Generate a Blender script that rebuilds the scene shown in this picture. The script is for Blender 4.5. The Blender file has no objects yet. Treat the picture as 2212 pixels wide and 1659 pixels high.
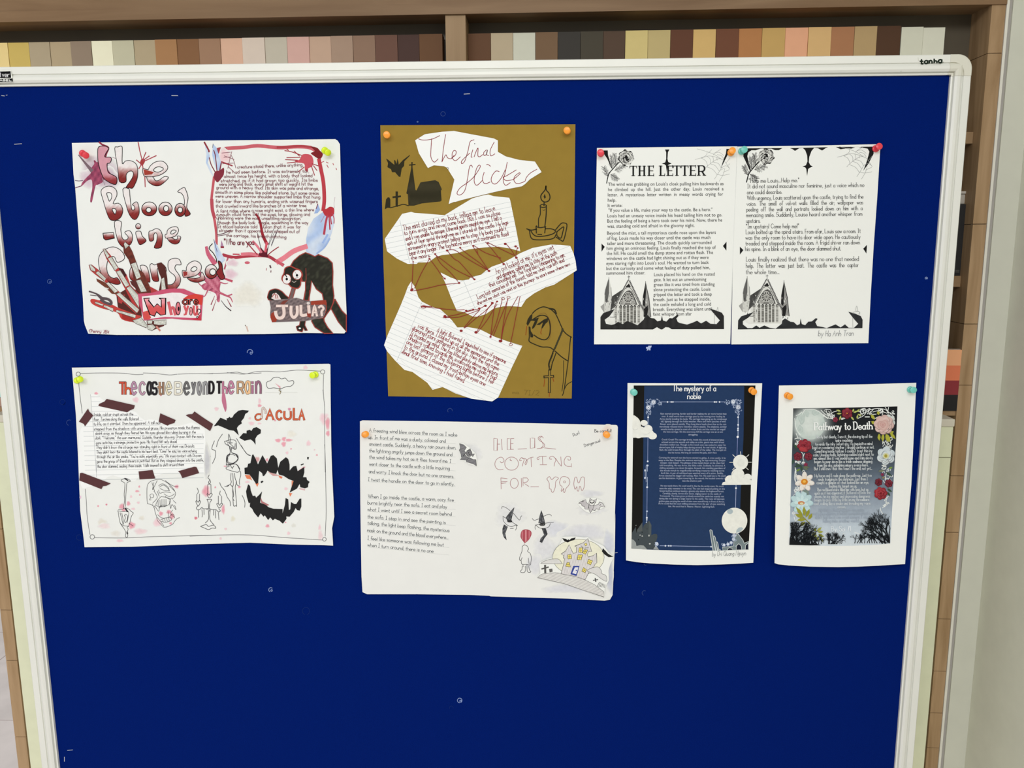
import bpy, math, random
from mathutils import Vector, Matrix
from mathutils.geometry import delaunay_2d_cdt
random.seed(7)
SC = bpy.context.scene

# ------------------------------------------------------------------ camera
FPX, PITCH, YAW, ROLL, CAMY, CZ = 1796.27, 0.17107, -0.03601, -0.00543, -1.30146, 1.52
_f = Vector((math.sin(YAW)*math.cos(PITCH), math.cos(YAW)*math.cos(PITCH), -math.sin(PITCH)))
_r = Vector((math.cos(YAW), -math.sin(YAW), 0)); _u = _r.cross(_f)
CA = _r*math.cos(ROLL)+_u*math.sin(ROLL); CB = _u*math.cos(ROLL)-_r*math.sin(ROLL)
cd = bpy.data.cameras.new('camera'); cam = bpy.data.objects.new('camera', cd); SC.collection.objects.link(cam)
cd.sensor_fit = 'HORIZONTAL'; cd.sensor_width = 36; cd.lens = FPX/2212*36; cd.clip_start = .05
M = Matrix((CA, CB, -_f)).transposed().to_4x4(); M.translation = Vector((0, CAMY, CZ)); cam.matrix_world = M
SC.camera = cam
# ------------------------------------------------------------------ world, lights, exposure
W = bpy.data.worlds.new('room_light'); SC.world = W; W.use_nodes = True
W.node_tree.nodes['Background'].inputs[0].default_value = (1.0, .998, .99, 1)
W.node_tree.nodes['Background'].inputs[1].default_value = .74
def area(name, loc, rot, sx, sy, power, col=(1, 1, 1)):
    l = bpy.data.lights.new(name, 'AREA'); l.shape = 'RECTANGLE'; l.size = sx; l.size_y = sy; l.energy = power; l.color = col
    o = bpy.data.objects.new(name, l); SC.collection.objects.link(o); o.location = loc; o.rotation_euler = rot
area('ceiling_lamp_light', (.5, -2.3, 2.75), (math.radians(20), 0, 0), 1.4, .5, 30)
area('ceiling_lamp_light', (-1.0, -3.1, 2.75), (math.radians(25), 0, 0), 1.6, .6, 56)
area('ceiling_lamp_light', (1.3, -3.6, 2.75), (math.radians(25), 0, 0), 1.6, .6, 56)
vs = SC.view_settings; vs.view_transform = 'Standard'; vs.look = 'None'; vs.gamma = 1; vs.use_curve_mapping = False
vs.exposure = -0.43

# ------------------------------------------------------------------ helpers
def lin(c):
    o = []
    for v in c[:3]:
        v /= 255; o.append(v/12.92 if v <= .04045 else ((v+.055)/1.055)**2.4)
    return tuple(o)+(1,)
def ray(px, py): return _f + CA*((px-1106)/FPX) + CB*((829.5-py)/FPX)
def at(px, py, Y=0.0):
    d = ray(px, py); t = (Y-CAMY)/d.y
    return Vector((t*d.x, Y, CZ+t*d.z))
MATS = {}
def mat(name, col, rough=.6, metal=0, spec=.3, noise=None, bump=None, col2=None, alpha=None):
    if name in MATS: return MATS[name]
    m = bpy.data.materials.new(name); m.use_nodes = True; nt = m.node_tree; b = nt.nodes['Principled BSDF']
    b.inputs['Base Color'].default_value = lin(col); b.inputs['Roughness'].default_value = rough
    b.inputs['Metallic'].default_value = metal; b.inputs['Specular IOR Level'].default_value = spec
    if alpha: b.inputs['Transmission Weight'].default_value = alpha
    tc = nt.nodes.new('ShaderNodeTexCoord')
    if noise:
        sc, amt = noise; n = nt.nodes.new('ShaderNodeTexNoise'); n.inputs['Scale'].default_value = sc; n.inputs['Detail'].default_value = 4
        r = nt.nodes.new('ShaderNodeValToRGB'); nt.links.new(tc.outputs['Object'], n.inputs['Vector']); nt.links.new(n.outputs[0], r.inputs[0])
        c = lin(col); c2 = lin(col2) if col2 else tuple(x*(1-amt) for x in c[:3])+(1,); c1 = tuple(min(1, x*(1+amt*.5)) for x in c[:3])+(1,)
        r.color_ramp.elements[0].position = .35; r.color_ramp.elements[1].position = .65
        r.color_ramp.elements[0].color = c2; r.color_ramp.elements[1].color = c1; nt.links.new(r.outputs[0], b.inputs['Base Color'])
    if bump:
        n = nt.nodes.new('ShaderNodeTexNoise'); n.inputs['Scale'].default_value = bump[0]; n.inputs['Detail'].default_value = 3
        nt.links.new(tc.outputs['Object'], n.inputs['Vector'])
        bp = nt.nodes.new('ShaderNodeBump'); bp.inputs['Strength'].default_value = bump[1]; bp.inputs['Distance'].default_value = .001
        nt.links.new(n.outputs[0], bp.inputs['Height']); nt.links.new(bp.outputs[0], b.inputs['Normal'])
    MATS[name] = m; return m
def ink_mat():
    if 'ink' in MATS: return MATS['ink']
    m = bpy.data.materials.new('ink'); m.use_nodes = True; nt = m.node_tree; b = nt.nodes['Principled BSDF']
    a = nt.nodes.new('ShaderNodeAttribute'); a.attribute_name = 'Col'
    n = nt.nodes.new('ShaderNodeTexNoise'); n.inputs['Scale'].default_value = 160; n.inputs['Detail'].default_value = 5
    tc = nt.nodes.new('ShaderNodeTexCoord'); nt.links.new(tc.outputs['Object'], n.inputs['Vector'])
    mr = nt.nodes.new('ShaderNodeMapRange'); mr.inputs['From Min'].default_value = .3; mr.inputs['From Max'].default_value = .7
    mr.inputs['To Min'].default_value = .94; mr.inputs['To Max'].default_value = 1.04; nt.links.new(n.outputs[0], mr.inputs[0])
    v = nt.nodes.new('ShaderNodeVectorMath'); v.operation = 'SCALE'; nt.links.new(a.outputs['Color'], v.inputs[0]); nt.links.new(mr.outputs[0], v.inputs['Scale'])
    nt.links.new(v.outputs[0], b.inputs['Base Color']); b.inputs['Roughness'].default_value = .8; b.inputs['Specular IOR Level'].default_value = .12
    MATS['ink'] = m; return m
def wood_mat(name, col, col2, axis='Z', scale=1.0):
    if name in MATS: return MATS[name]
    m = bpy.data.materials.new(name); m.use_nodes = True; nt = m.node_tree; b = nt.nodes['Principled BSDF']
    tc = nt.nodes.new('ShaderNodeTexCoord'); mp = nt.nodes.new('ShaderNodeMapping')
    s = [22, 22, 22]; s['XYZ'.index(axis)] = 2.0; mp.inputs['Scale'].default_value = s
    n = nt.nodes.new('ShaderNodeTexNoise'); n.inputs['Scale'].default_value = 1.6*scale; n.inputs['Detail'].default_value = 8; n.inputs['Distortion'].default_value = .6
    r = nt.nodes.new('ShaderNodeValToRGB'); r.color_ramp.elements[0].position = .3; r.color_ramp.elements[1].position = .7
    r.color_ramp.elements[0].color = lin(col2); r.color_ramp.elements[1].color = lin(col)
    nt.links.new(tc.outputs['Object'], mp.inputs[0]); nt.links.new(mp.outputs[0], n.inputs['Vector']); nt.links.new(n.outputs[0], r.inputs[0])
    nt.links.new(r.outputs[0], b.inputs['Base Color']); b.inputs['Roughness'].default_value = .5; b.inputs['Specular IOR Level'].default_value = .25
    MATS[name] = m; return m
def tag(o, label=None, cat=None, group=None, kind=None):
    if label: o['label'] = label
    if cat: o['category'] = cat
    if group: o['group'] = group
    if kind: o['kind'] = kind
    return o
def mesh_obj(name, verts, faces, m, parent=None, loc=None, cols=None, smooth=False):
    """verts in world space; the object sits at loc and its mesh is stored relative to it"""
    org = Vector(loc) if loc is not None else (Vector(parent['_o']) if parent is not None and '_o' in parent else Vector((0, 0, 0)))
    me = bpy.data.meshes.new(name); me.from_pydata([Vector(v)-org for v in verts], [], faces)
    if cols:
        ca = me.color_attributes.new('Col', 'FLOAT_COLOR', 'POINT'); flat = []
        for c in cols: flat.extend(c)
        ca.data.foreach_set('color', flat)
    me.materials.append(m)
    if smooth:
        for p in me.polygons: p.use_smooth = True
    o = bpy.data.objects.new(name, me); SC.collection.objects.link(o)
    if parent is not None: o.parent = parent
    else: o.location = org
    o['_o'] = list(org)
    return o
def empty(name, loc):
    o = bpy.data.objects.new(name, None); o.empty_display_size = .05; SC.collection.objects.link(o); o.location = loc; o['_o'] = list(loc); return o
def boxv(x0, x1, y0, y1, z0, z1):
    v = [(x, y, z) for z in (z0, z1) for y in (y0, y1) for x in (x0, x1)]
    f = [(0, 2, 3, 1), (4, 5, 7, 6), (0, 1, 5, 4), (2, 6, 7, 3), (0, 4, 6, 2), (1, 3, 7, 5)]
    return v, f
def box(name, x0, x1, y0, y1, z0, z1, m, parent=None, loc=None, bev=0):
    v, f = boxv(x0, x1, y0, y1, z0, z1)
    if parent is None and loc is None: loc = ((x0+x1)/2, (y0+y1)/2, z0)
    o = mesh_obj(name, v, f, m, parent, loc)
    if bev:
        md = o.modifiers.new('bevel', 'BEVEL'); md.width = bev; md.segments = 2
    return o

# ---- 2-D path tools: paths are written in the reading grid of one sheet area (letter), then turned into real points on the sheet
K = 6.9125
FR = {'A': (140, 290, K), 'B': (440, 290, K), 'C': (140, 500, K), 'D': (440, 500, K), 'E': (140, 780, K), 'F': (440, 780, K),
      'G': (140, 980, K), 'H': (410, 960, K), 'I': (810, 260, K), 'J': (1000, 260, K), 'K': (810, 420, K), 'L': (980, 440, K),
      'M': (810, 640, K), 'N': (960, 640, K), 'O': (770, 900, K), 'P': (1040, 900, K), 'Q': (770, 1070, K), 'R': (1060, 1080, K),
      'S': (1270, 300, K), 'U': (1270, 520, K), 'V': (1570, 300, 6.1444), 'X': (1570, 520, K), 'Y': (1340, 810, K), 'Z': (1340, 1000, K),
      'a': (1660, 820, 6.703), 'b': (1660, 1000, 6.703), '0': (0, 0, 1)}
def pts(s, fr):
    o = []
    for t in s.split():
        if t[0] == '@': fr = t[1]; continue
        x, y = t.split(','); ox, oy, k = FR[fr]; o.append((ox+float(x)/k, oy+float(y)/k))
    return o
def smooth_path(p, closed=False, n=4):
    if len(p) < 3: return p
    q = []; L = len(p); rng = range(L) if closed else range(L-1)
    for i in rng:
        if closed: a, b, c, d = p[i-1], p[i], p[(i+1) % L], p[(i+2) % L]
        else: a, b, c, d = p[max(i-1, 0)], p[i], p[i+1], p[min(i+2, L-1)]
        for k in range(n):
            t = k/n; t2 = t*t; t3 = t2*t
            q.append(tuple(.5*(2*b[j]+(c[j]-a[j])*t+(2*a[j]-5*b[j]+4*c[j]-d[j])*t2+(3*b[j]-a[j]-3*c[j]+d[j])*t3) for j in (0, 1)))
    if not closed: q.append(p[-1])
    return q
def inside(x, y, loops):
    c = False
    for lp in loops:
        j = len(lp)-1
        for i in range(len(lp)):
            xi, yi = lp[i]; xj, yj = lp[j]
            if (yi > y) != (yj > y) and x < (xj-xi)*(y-yi)/(yj-yi)+xi: c = not c
            j = i
    return c
def triangulate(loops, grid=0):
    V = []; Eg = []
    for lp in loops:
        b = len(V); V += [Vector(p) for p in lp]; Eg += [(b+i, b+(i+1) % len(lp)) for i in range(len(lp))]
    if grid:
        xs = [v.x for v in V]; ys = [v.y for v in V]
        y = min(ys)+grid/2
        while y < max(ys):
            x = min(xs)+grid/2
            while x < max(xs):
                if inside(x, y, loops): V.append(Vector((x, y)))
                x += grid
            y += grid
    r = delaunay_2d_cdt(V, Eg, [], 0, 1e-5)
    v2, fs = r[0], r[2]; out = []
    for f in fs:
        cx = sum(v2[i].x for i in f)/len(f); cy = sum(v2[i].y for i in f)/len(f)
        if inside(cx, cy, loops): out.append(tuple(f))
    return [(v.x, v.y) for v in v2], out
def mixc(a, b, t): return tuple(a[i]*(1-t)+b[i]*t for i in range(3))
def ell(cx, cy, rx, ry, n=20, rot=0):
    c, s = math.cos(rot), math.sin(rot)
    return [(cx+rx*math.cos(a)*c-ry*math.sin(a)*s, cy+rx*math.cos(a)*s+ry*math.sin(a)*c) for a in (i*2*math.pi/n for i in range(n))]

GL = {}
def _g(s):
    for ln in s.strip().split('\n'):
        ch, w, body = ln.split(' ', 2); GL[ch] = (int(w), [[(int(t[0], 36), int(t[1], 36)-4) for t in st.split()] for st in body.split('|')])
_g('''a 6 68 5a 2a 08 06 24 44 66|6a 64
b 6 0g 04|08 2a 4a 68 66 44 24 06
c 5 59 4a 2a 08 06 24 44 55
d 6 6g 64|68 4a 2a 08 06 24 44 66
e 6 07 67 68 4a 2a 08 06 24 44 65
f 4 5f 4g 3g 2e 24|0a 4a
g 6 6a 62 40 20 01|68 4a 2a 08 06 24 44 66
h 6 0g 04|08 2a 4a 68 64
i 1 0a 04|0d 0c
j 2 2a 22 10 00|2d 2c
k 5 0g 04|5a 07 54
l 1 0g 04
m 8 0a 04|08 2a 3a 48 44|48 6a 7a 88 84
n 6 0a 04|08 2a 4a 68 64
o 6 2a 08 06 24 44 66 68 4a 2a
p 6 0a 00|08 2a 4a 68 66 44 24 06
q 6 6a 60|68 4a 2a 08 06 24 44 66
r 4 0a 04|08 2a 4a
s 5 59 4a 1a 09 08 17 47 56 55 44 14 05
t 4 2e 25 34 44|0a 4a
u 6 0a 06 24 44 66|6a 64
v 6 0a 34 6a
w 8 0a 24 4a 64 8a
x 5 0a 54|5a 04
y 6 0a 34|6a 20 00
z 5 0a 5a 04 54
A 8 04 4g 84|29 69
B 7 0g 04|0g 4g 6f 6b 4a 0a|4a 6a 78 76 54 04
C 8 8e 6g 3g 0d 07 34 64 86
D 8 0g 04|0g 4g 7d 77 44 04
E 6 0g 04|0g 6g|04 64|0a 5a
F 6 0g 04|0g 6g|0a 5a
G 8 8e 6g 3g 0d 07 34 64 86 8a 5a
H 7 0g 04|7g 74|0a 7a
I 4 2g 24|0g 4g|04 44
J 5 5g 56 34 14 05
K 7 0g 04|7g 09|29 74
L 6 0g 04|04 64
M 10 04 0g 56 ag a4
N 7 04 0g 74 7g
O 9 3g 0d 07 34 64 97 9d 6g 3g
P 7 04 0g|0g 5g 7e 7b 59 09
Q 9 3g 0d 07 34 64 97 9d 6g 3g|67 93
R 7 04 0g|0g 5g 7e 7b 59 09|49 74
S 7 7e 5g 2g 0e 0c 2a 5a 78 76 54 24 06
T 8 0g 8g|4g 44
U 7 0g 07 24 54 77 7g
V 8 0g 44 8g
W 12 0g 34 6g 94 cg
X 7 0g 74|7g 04
Y 8 0g 4a 8g|4a 44
Z 7 0g 7g 04 74
0 6 2g 0d 07 24 44 67 6d 4g 2g
1 3 0e 2g 24
2 6 0e 2g 4g 6e 6c 04 64
4 6 44 4g 08 68
7 6 0g 6g 24
8 6 3a 0c 0e 2g 4g 6e 6c 3a 07 06 24 44 66 67 3a
. 1 04 05
, 1 14 02
' 1 0g 0d
" 3 0g 0d|2g 2d
! 1 0g 08|05 04
? 6 0e 2g 4g 6e 6c 39 37|35 34
: 1 09 08|05 04
; 1 09 08|14 02
- 4 08 48
/ 5 03 5g
_ 6 03 63''')
BF = {}
def bf_mesh(txt):
    if txt in BF: return BF[txt]
    cu = bpy.data.curves.new('t', 'FONT'); cu.body = txt; cu.resolution_u = 2
    o = bpy.data.objects.new('t', cu); SC.collection.objects.link(o); bpy.context.view_layer.update()
    me = bpy.data.meshes.new_from_object(o.evaluated_get(bpy.context.evaluated_depsgraph_get()))
    v = [(q.co.x, q.co.y) for q in me.vertices]; f = [tuple(p.vertices) for p in me.polygons]
    bpy.data.objects.remove(o); bpy.data.curves.remove(cu); bpy.data.meshes.remove(me)
    BF[txt] = (v, f); return BF[txt]

class Sheet:
    """one sheet of paper on the felt: dep = (offset from the felt, tilt, height of the pinned edge)"""
    def __init__(s, name, outline, dep, m, parent=None, lift=0, thick=.00025, grid=14, fr='0', sm=False):
        p = pts(outline, fr) if isinstance(outline, str) else outline
        if sm: p = smooth_path(p, True, 3)
        s.p = p; s.dep = dep; s.base = lift; s.lay = 0; s.lk = False
        v, f = triangulate([p], grid); n = len(v)
        V = [s.P(x, y, 0) for x, y in v]+[s.P(x, y, -thick) for x, y in v]
        def nrm(t):
            a, b, c = (V[i] for i in t); return (b-a).cross(c-a).y
        f = [t if nrm(t) < 0 else t[::-1] for t in f]
        ed = {}
        for t in f:
            for i in range(3): ed[(t[i], t[(i+1) % 3])] = 1
        side = [(b, a, a+n, b+n) for a, b in ed if (b, a) not in ed]
        F = list(f)+[tuple(i+n for i in t[::-1]) for t in f]+side
        if parent is None:
            c = s.P(sum(q[0] for q in p)/len(p), max(q[1] for q in p), 0)
            s.o = mesh_obj(name, V, F, m, None, c)
        else: s.o = mesh_obj(name, V, F, m, parent)
        s.cur = None
    def P(s, x, y, l):
        b, g, zt = s.dep; d = ray(x, y); t = (-(b+s.base+l)-g*(zt-CZ)-CAMY)/(d.y-g*d.z)
        return Vector((t*d.x, CAMY+t*d.y, CZ+t*d.z))
    def art(s, name, fr='0', label=None):
        s.flush(); s.cur = (name, label); s.V = []; s.F = []; s.C = []; s.fr = fr; return s
    def flush(s):
        if s.cur and s.V:
            o = mesh_obj(s.cur[0], s.V, s.F, ink_mat(), s.o, None, s.C)
            if s.cur[1]: o['label'] = s.cur[1]
            if s.cur[0] in ('pink_stains', 'pencil_shading', 'ruled_lines', 'pencil_guide_lines'): o['kind'] = 'stuff'
        s.cur = None
    def _add(s, v, f, col, cf=None):
        s.n = getattr(s, 'n', 0)+1; b = len(s.V); l = .00002+s.lay*.000002+(s.n % 4)*.0000004
        s.V += [s.P(x, y, l) for x, y in v]
        for t in f:
            a, bb, c = (s.V[b+i] for i in t[:3])
            if (bb-a).cross(c-a).y > 0: t = t[::-1]
            s.F.append(tuple(b+i for i in t))
        s.C += [lin(cf(x, y)) for x, y in v] if cf else [lin(col)]*len(v)
    def fill(s, path, col, holes=(), sm=False, grid=0, grad=None, fr=None, cf=None):
        fr = fr or s.fr; P0 = pts(path, fr) if isinstance(path, str) else path
        lp = [P0]+[pts(h, fr) if isinstance(h, str) else h for h in holes]
        if sm: lp = [smooth_path(q, True, 3) for q in lp]
        if grad:
            y0, c0, y1, c1 = grad; oy, k = FR[fr][1], FR[fr][2]; y0 = oy+y0/k; y1 = oy+y1/k
            cf = lambda x, y: mixc(c0, c1, min(1, max(0, (y-y0)/(y1-y0)+random.uniform(-.12, .12)))); grid = grid or 4
        v, f = triangulate(lp, grid); s.lay += 1; s.lk = False; s._add(v, f, col, cf); return lp
    def el(s, cx, cy, rx, ry, col, fr=None, rot=0, n=18):
        ox, oy, k = FR[fr or s.fr]; s.fill(ell(ox+cx/k, oy+cy/k, rx/k, ry/k, n, rot), col)
    def soft(s, cx, cy, rx, ry, col, rim, fr=None, ring=False):
        ox, oy, k = FR[fr or s.fr]; cx = ox+cx/k; cy = oy+cy/k; rx /= k; ry /= k; s.lay += 1; s.lk = False
        v = [(cx, cy)]; f = []; n = 22; cl = [col]; prof = ((.45, 1), (.75, .6), (1, 0)) if not ring else ((.6, .25), (.85, 1), (1, 0))
        for q, (rr, tt) in enumerate(prof):
            for i in range(n):
                a = i*2*math.pi/n; w = 1+.1*math.sin(3*a+cx)+.07*math.sin(5*a+cy); v.append((cx+rx*rr*w*math.cos(a), cy+ry*rr*w*math.sin(a))); cl.append(mixc(rim, col, tt))
        for i in range(n): f.append((0, 1+i, 1+(i+1) % n))
        for q in range(2):
            for i in range(n): a = 1+q*n+i; b = 1+q*n+(i+1) % n; f.append((a, b, b+n, a+n))
        d = {}; it = iter(cl); b0 = len(s.V); s._add(v, f, col); s.C[b0:] = [lin(c) for c in cl]
    def line(s, path, w, col, sm=True, closed=False, fr=None, con=0, w1=None, keep=False):
        """con>0: broad-nib contrast (thin horizontals)"""
        fr = fr or s.fr; k = FR[fr][2]; p = pts(path, fr) if isinstance(path, str) else path
        if closed and p[0] == p[-1]: p = p[:-1]
        if sm and len(p) > 2: p = smooth_path(p, closed, 4)
        if closed: p = p+[p[0]]
        w = w/k; w1 = w if w1 is None else w1/k
        if not (keep and s.lk): s.lay += 1
        s.lk = keep
        s._rib(p, w, w1, col, con)
    def _rib(s, p, w, w1, col, con=0):
        L = len(p); v = []; f = []
        for i in range(L):
            a = p[max(i-1, 0)]; b = p[min(i+1, L-1)]; dx, dy = b[0]-a[0], b[1]-a[1]; d = math.hypot(dx, dy) or 1e-6; dx /= d; dy /= d
            ww = w+(w1-w)*i/(L-1 or 1)
            if con: ww *= (1-con)+con*abs(dy)
            x, y = p[i]
            if i == 0: x -= dx*ww*.3; y -= dy*ww*.3
            if i == L-1: x += dx*ww*.3; y += dy*ww*.3
            m = 1.0
            if 0 < i < L-1:
                e1 = (p[i][0]-a[0], p[i][1]-a[1]); n1 = math.hypot(*e1) or 1e-6; cc = abs((e1[0]*dx+e1[1]*dy)/n1); m = 1/max(cc, .6)
            v += [(x-dy*ww/2*m, y+dx*ww/2*m), (x+dy*ww/2*m, y-dx*ww/2*m)]
            if i: f.append((2*i-2, 2*i-1, 2*i+1, 2*i))
        s._add(v, f, col)
    def shape(s, path, line_col, w, fillc=None, grad=None, holes=(), fr=None, sm=True):
        lp = s.fill(path, fillc, holes, sm=sm, grad=grad, fr=fr)
        if w:
            for q in lp: s.line(q, w, line_col, sm=False, closed=True, fr=fr)
    def glyph(s, ch, x0, x1, y0, y1, w, col, fr=None, con=0, serif=False, sl=0):
        """one drawn letter stretched into a box (y0 top, y1 baseline)"""
        s.lay += 1; s.lk = False; ox, oy, k = FR[fr or s.fr]; g = GL[ch]; allp = [q for st in g[1] for q in st]
        gx0 = min(q[0] for q in allp); gx1 = max(q[0] for q in allp) or 1; gy0 = min(q[1] for q in allp); gy1 = max(q[1] for q in allp)
        for st in g[1]:
            P_ = [(ox+(x0+(x1-x0)*((q[0]-gx0)/max(gx1-gx0, 1) if gx1 > gx0 else .5)+sl*(q[1]-gy0))/k, oy+(y1+(y0-y1)*(q[1]-gy0)/(gy1-gy0))/k) for q in st]
            if len(P_) > 3: P_ = smooth_path(P_, False, 3)
            s._rib(P_, w/k, w/k, col, con)
            if serif:
                for e, o_ in ((0, 1), (-1, -2)):
                    q = P_[e]
                    if abs(P_[e][0]-P_[o_][0]) < abs(P_[e][1]-P_[o_][1])*.8: s._rib([(q[0]-w*1.0/k, q[1]), (q[0]+w*1.0/k, q[1])], w*.38/k, w*.38/k, col)
    def text(s, txt, p0, p1, xh, w, col, fr=None, jit=0, slant=0, serif=False, con=0, sm=False, tk=.75):
        """stroke lettering from baseline point p0 to p1"""
        ox, oy, k = FR[fr or s.fr]; x0, y0 = ox+p0[0]/k, oy+p0[1]/k; x1, y1 = ox+p1[0]/k, oy+p1[1]/k
        s.lay += 0 if s.lk else 1; s.lk = True; xh /= k; w /= k; un = xh/6; adv = 0; lay = []
        for ch in txt:
            if ch == ' ': adv += 5; continue
            if ch == '~': adv += 9; continue
            g = GL[ch]; lay.append((g, adv)); adv += g[0]+2.2
        d = math.hypot(x1-x0, y1-y0); ux, uy = (x1-x0)/d, (y1-y0)/d; sx = d/max(adv-2.2, 1)
        for g, a in lay:
            jy = random.uniform(-jit, jit)*un; js = 1+random.uniform(-jit, jit)*.12; jx = random.uniform(-jit, jit)*.3
            for st in g[1]:
                q = [((a+jx+x_*js+slant*y_)*sx if not slant else (a+jx+x_*js)*sx+slant*y_*un, y_*un*js+jy+random.uniform(-jit, jit)*un*.3) for x_, y_ in st]
                P_ = [(x0+ux*u+uy*v, y0+uy*u-ux*v) for u, v in q]
                if sm and len(P_) > 3: P_ = smooth_path(P_, False, 2)
                s._rib(P_, w, w, col, con)
                if serif:
                    for (e, o_) in ((0, 1), (-1, -2)):
                        if st[e][0] == st[o_][0] and st[e][1] in (0, 6, 12, -4):
                            c = P_[e]; s._rib([(c[0]-ux*w*tk, c[1]-uy*w*tk), (c[0]+ux*w*tk, c[1]+uy*w*tk)], w*.4, w*.4, col)
    def print_(s, txt, p0, p1, xh, col, fr=None):
        """printed lettering from the built-in typeface, fitted between two baseline points"""
        ox, oy, k = FR[fr or s.fr]; x0, y0 = ox+p0[0]/k, oy+p0[1]/k; x1, y1 = ox+p1[0]/k, oy+p1[1]/k
        s.lay += 0 if s.lk else 1; s.lk = True; v, f = bf_mesh(txt); mx = max(q[0] for q in v); mn = min(q[0] for q in v); d = math.hypot(x1-x0, y1-y0); ux, uy = (x1-x0)/d, (y1-y0)/d
        sx = d/(mx-mn); sy = xh/k/.46
        s._add([(x0+ux*(a-mn)*sx+uy*b*sy, y0+uy*(a-mn)*sx-ux*b*sy) for a, b in v], f, col)
    def ruled(s, p0, dirv, step, n, w, col, fr=None, shrink=.6):
        s.lay += 1; ox, oy, k = FR[fr or s.fr]; L = math.hypot(*dirv); dx, dy = dirv[0]/L, dirv[1]/L
        for i in range(n):
            cx, cy = ox+(p0[0]+step[0]*i)/k, oy+(p0[1]+step[1]*i)/k; ts = []
            P_ = s.p
            for a in range(len(P_)):
                (ax, ay), (bx, by) = P_[a-1], P_[a]; den = dx*(by-ay)-dy*(bx-ax)
                if abs(den) < 1e-9: continue
                t = ((ax-cx)*(by-ay)-(ay-cy)*(bx-ax))/den; u = ((ax-cx)*dy-(ay-cy)*dx)/den
                if 0 <= u < 1: ts.append(t)
            ts.sort()
            for a, b in zip(ts[::2], ts[1::2]):
                if b-a > 3:
                    a += shrink; b -= shrink; N = max(2, int((b-a)/14)); s._rib([(cx+dx*(a+(b-a)*j/N), cy+dy*(a+(b-a)*j/N)) for j in range(N+1)], w/k, w/k, col)
def flat(b): return (b, 0.0, 0.0)
def lifted(y0, y1, b, l, x0=None, x1=None, bow=0):
    """sheet pinned at its top row y0 and standing l metres off the felt at its bottom row: a tilted plane"""
    z0 = at(1106, y0).z; z1 = at(1106, y1).z
    return (b, l/(z0-z1), z0)

# ------------------------------------------------------------------ setting: floor, walls
def up(c, f): return tuple(min(255, x*f) for x in c)
M_TILE = mat('tile', (246, 236, 234), .45, noise=(5, .12)); M_GROUT = mat('grout', (120, 112, 108), .9)
fl = box('floor', -3.2, 1.25, -3.2, 3.4, -.06, -.004, M_GROUT, loc=(0, 0, -.06)); tag(fl, kind='structure')
tv, tf = boxv(-.298, .298, -.298, .298, 0, .006)
tm = None
for i in range(7):
    for j in range(9):
        x, y = -2.9+.6*i, -2.2+.6*j
        if x+.3 > 1.2: continue
        if tm is None:
            o = mesh_obj('floor_tile', [(a, b, c) for a, b, c in tv], tf, M_TILE, None, (0, 0, 0)); tm = o.data
        else: o = bpy.data.objects.new('floor_tile', tm); SC.collection.objects.link(o)
        o.parent = fl; o.location = (x, y, .056)

# ------------------------------------------------------------------ wooden shelving behind the board (its own frame, turned a little)
SY, SANG = .17, -.0107
def ats(px, py, v=0.0):
    """point (u, z) of the picture ray on the shelving plane v metres behind its front"""
    d = ray(px, py); c, s_ = math.cos(SANG), math.sin(SANG)   # u axis (c,s), v axis (-s,c)
    den = -s_*d.x+c*d.y; t = ((SY-CAMY)*c+v)/den
    P = Vector((0, CAMY, CZ))+d*t; r = P-Vector((0, SY, 0))
    return r.x*c+r.y*s_, P.z
def sloc(u, v, z): c, s_ = math.cos(SANG), math.sin(SANG); return Vector((u*c-v*s_, SY+u*s_+v*c, z))
def sbox(name, u0, u1, v0, v1, z0, z1, m, parent=None, bev=0):
    v, f = boxv(u0, u1, v0, v1, z0, z1)
    base = Vector(((u0+u1)/2, (v0+v1)/2, z0)) if parent is None else Vector(parent['_s'])
    me = bpy.data.meshes.new(name); me.from_pydata([Vector(q)-base for q in v], [], f); me.materials.append(m)
    o = bpy.data.objects.new(name, me); SC.collection.objects.link(o); o['_s'] = list(base)
    if parent is None: o.location = sloc(*base); o.rotation_euler = (0, 0, SANG)
    else: o.parent = parent
    if bev: md = o.modifiers.new('bevel', 'BEVEL'); md.width = bev; md.segments = 2
    return o
def sempty(name, u, v, z):
    o = bpy.data.objects.new(name, None); SC.collection.objects.link(o); o.location = sloc(u, v, z); o.rotation_euler = (0, 0, SANG); o['_s'] = [u, v, z]; o.empty_display_size = .05; return o
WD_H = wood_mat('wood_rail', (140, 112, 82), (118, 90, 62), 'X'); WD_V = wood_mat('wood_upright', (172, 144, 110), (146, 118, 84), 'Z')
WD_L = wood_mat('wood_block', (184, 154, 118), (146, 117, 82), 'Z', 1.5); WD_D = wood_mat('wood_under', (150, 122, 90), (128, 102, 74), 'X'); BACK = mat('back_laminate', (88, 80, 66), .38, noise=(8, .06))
DP = .075
uL = ats(40, 1659)[0]; uR = ats(2025, 1659)[0]; uRi = ats(1999, 1659)[0]; th = uR-uRi
zT = ats(0, 49)[1]
shelf = tag(sempty('wooden_shelving', (uL+uR)/2, DP/2, 0), 'wide brown wooden shelving unit standing behind the blue board', 'shelving')
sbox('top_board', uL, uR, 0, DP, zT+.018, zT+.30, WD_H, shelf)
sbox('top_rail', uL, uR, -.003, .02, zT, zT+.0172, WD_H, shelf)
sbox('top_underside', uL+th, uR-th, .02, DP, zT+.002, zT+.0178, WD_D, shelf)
sbox('back_panel', uL+th, uR-th, DP-.008, DP+.004, ats(2050, 887, .003)[1]-.009, zT+.1, BACK, shelf)
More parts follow.
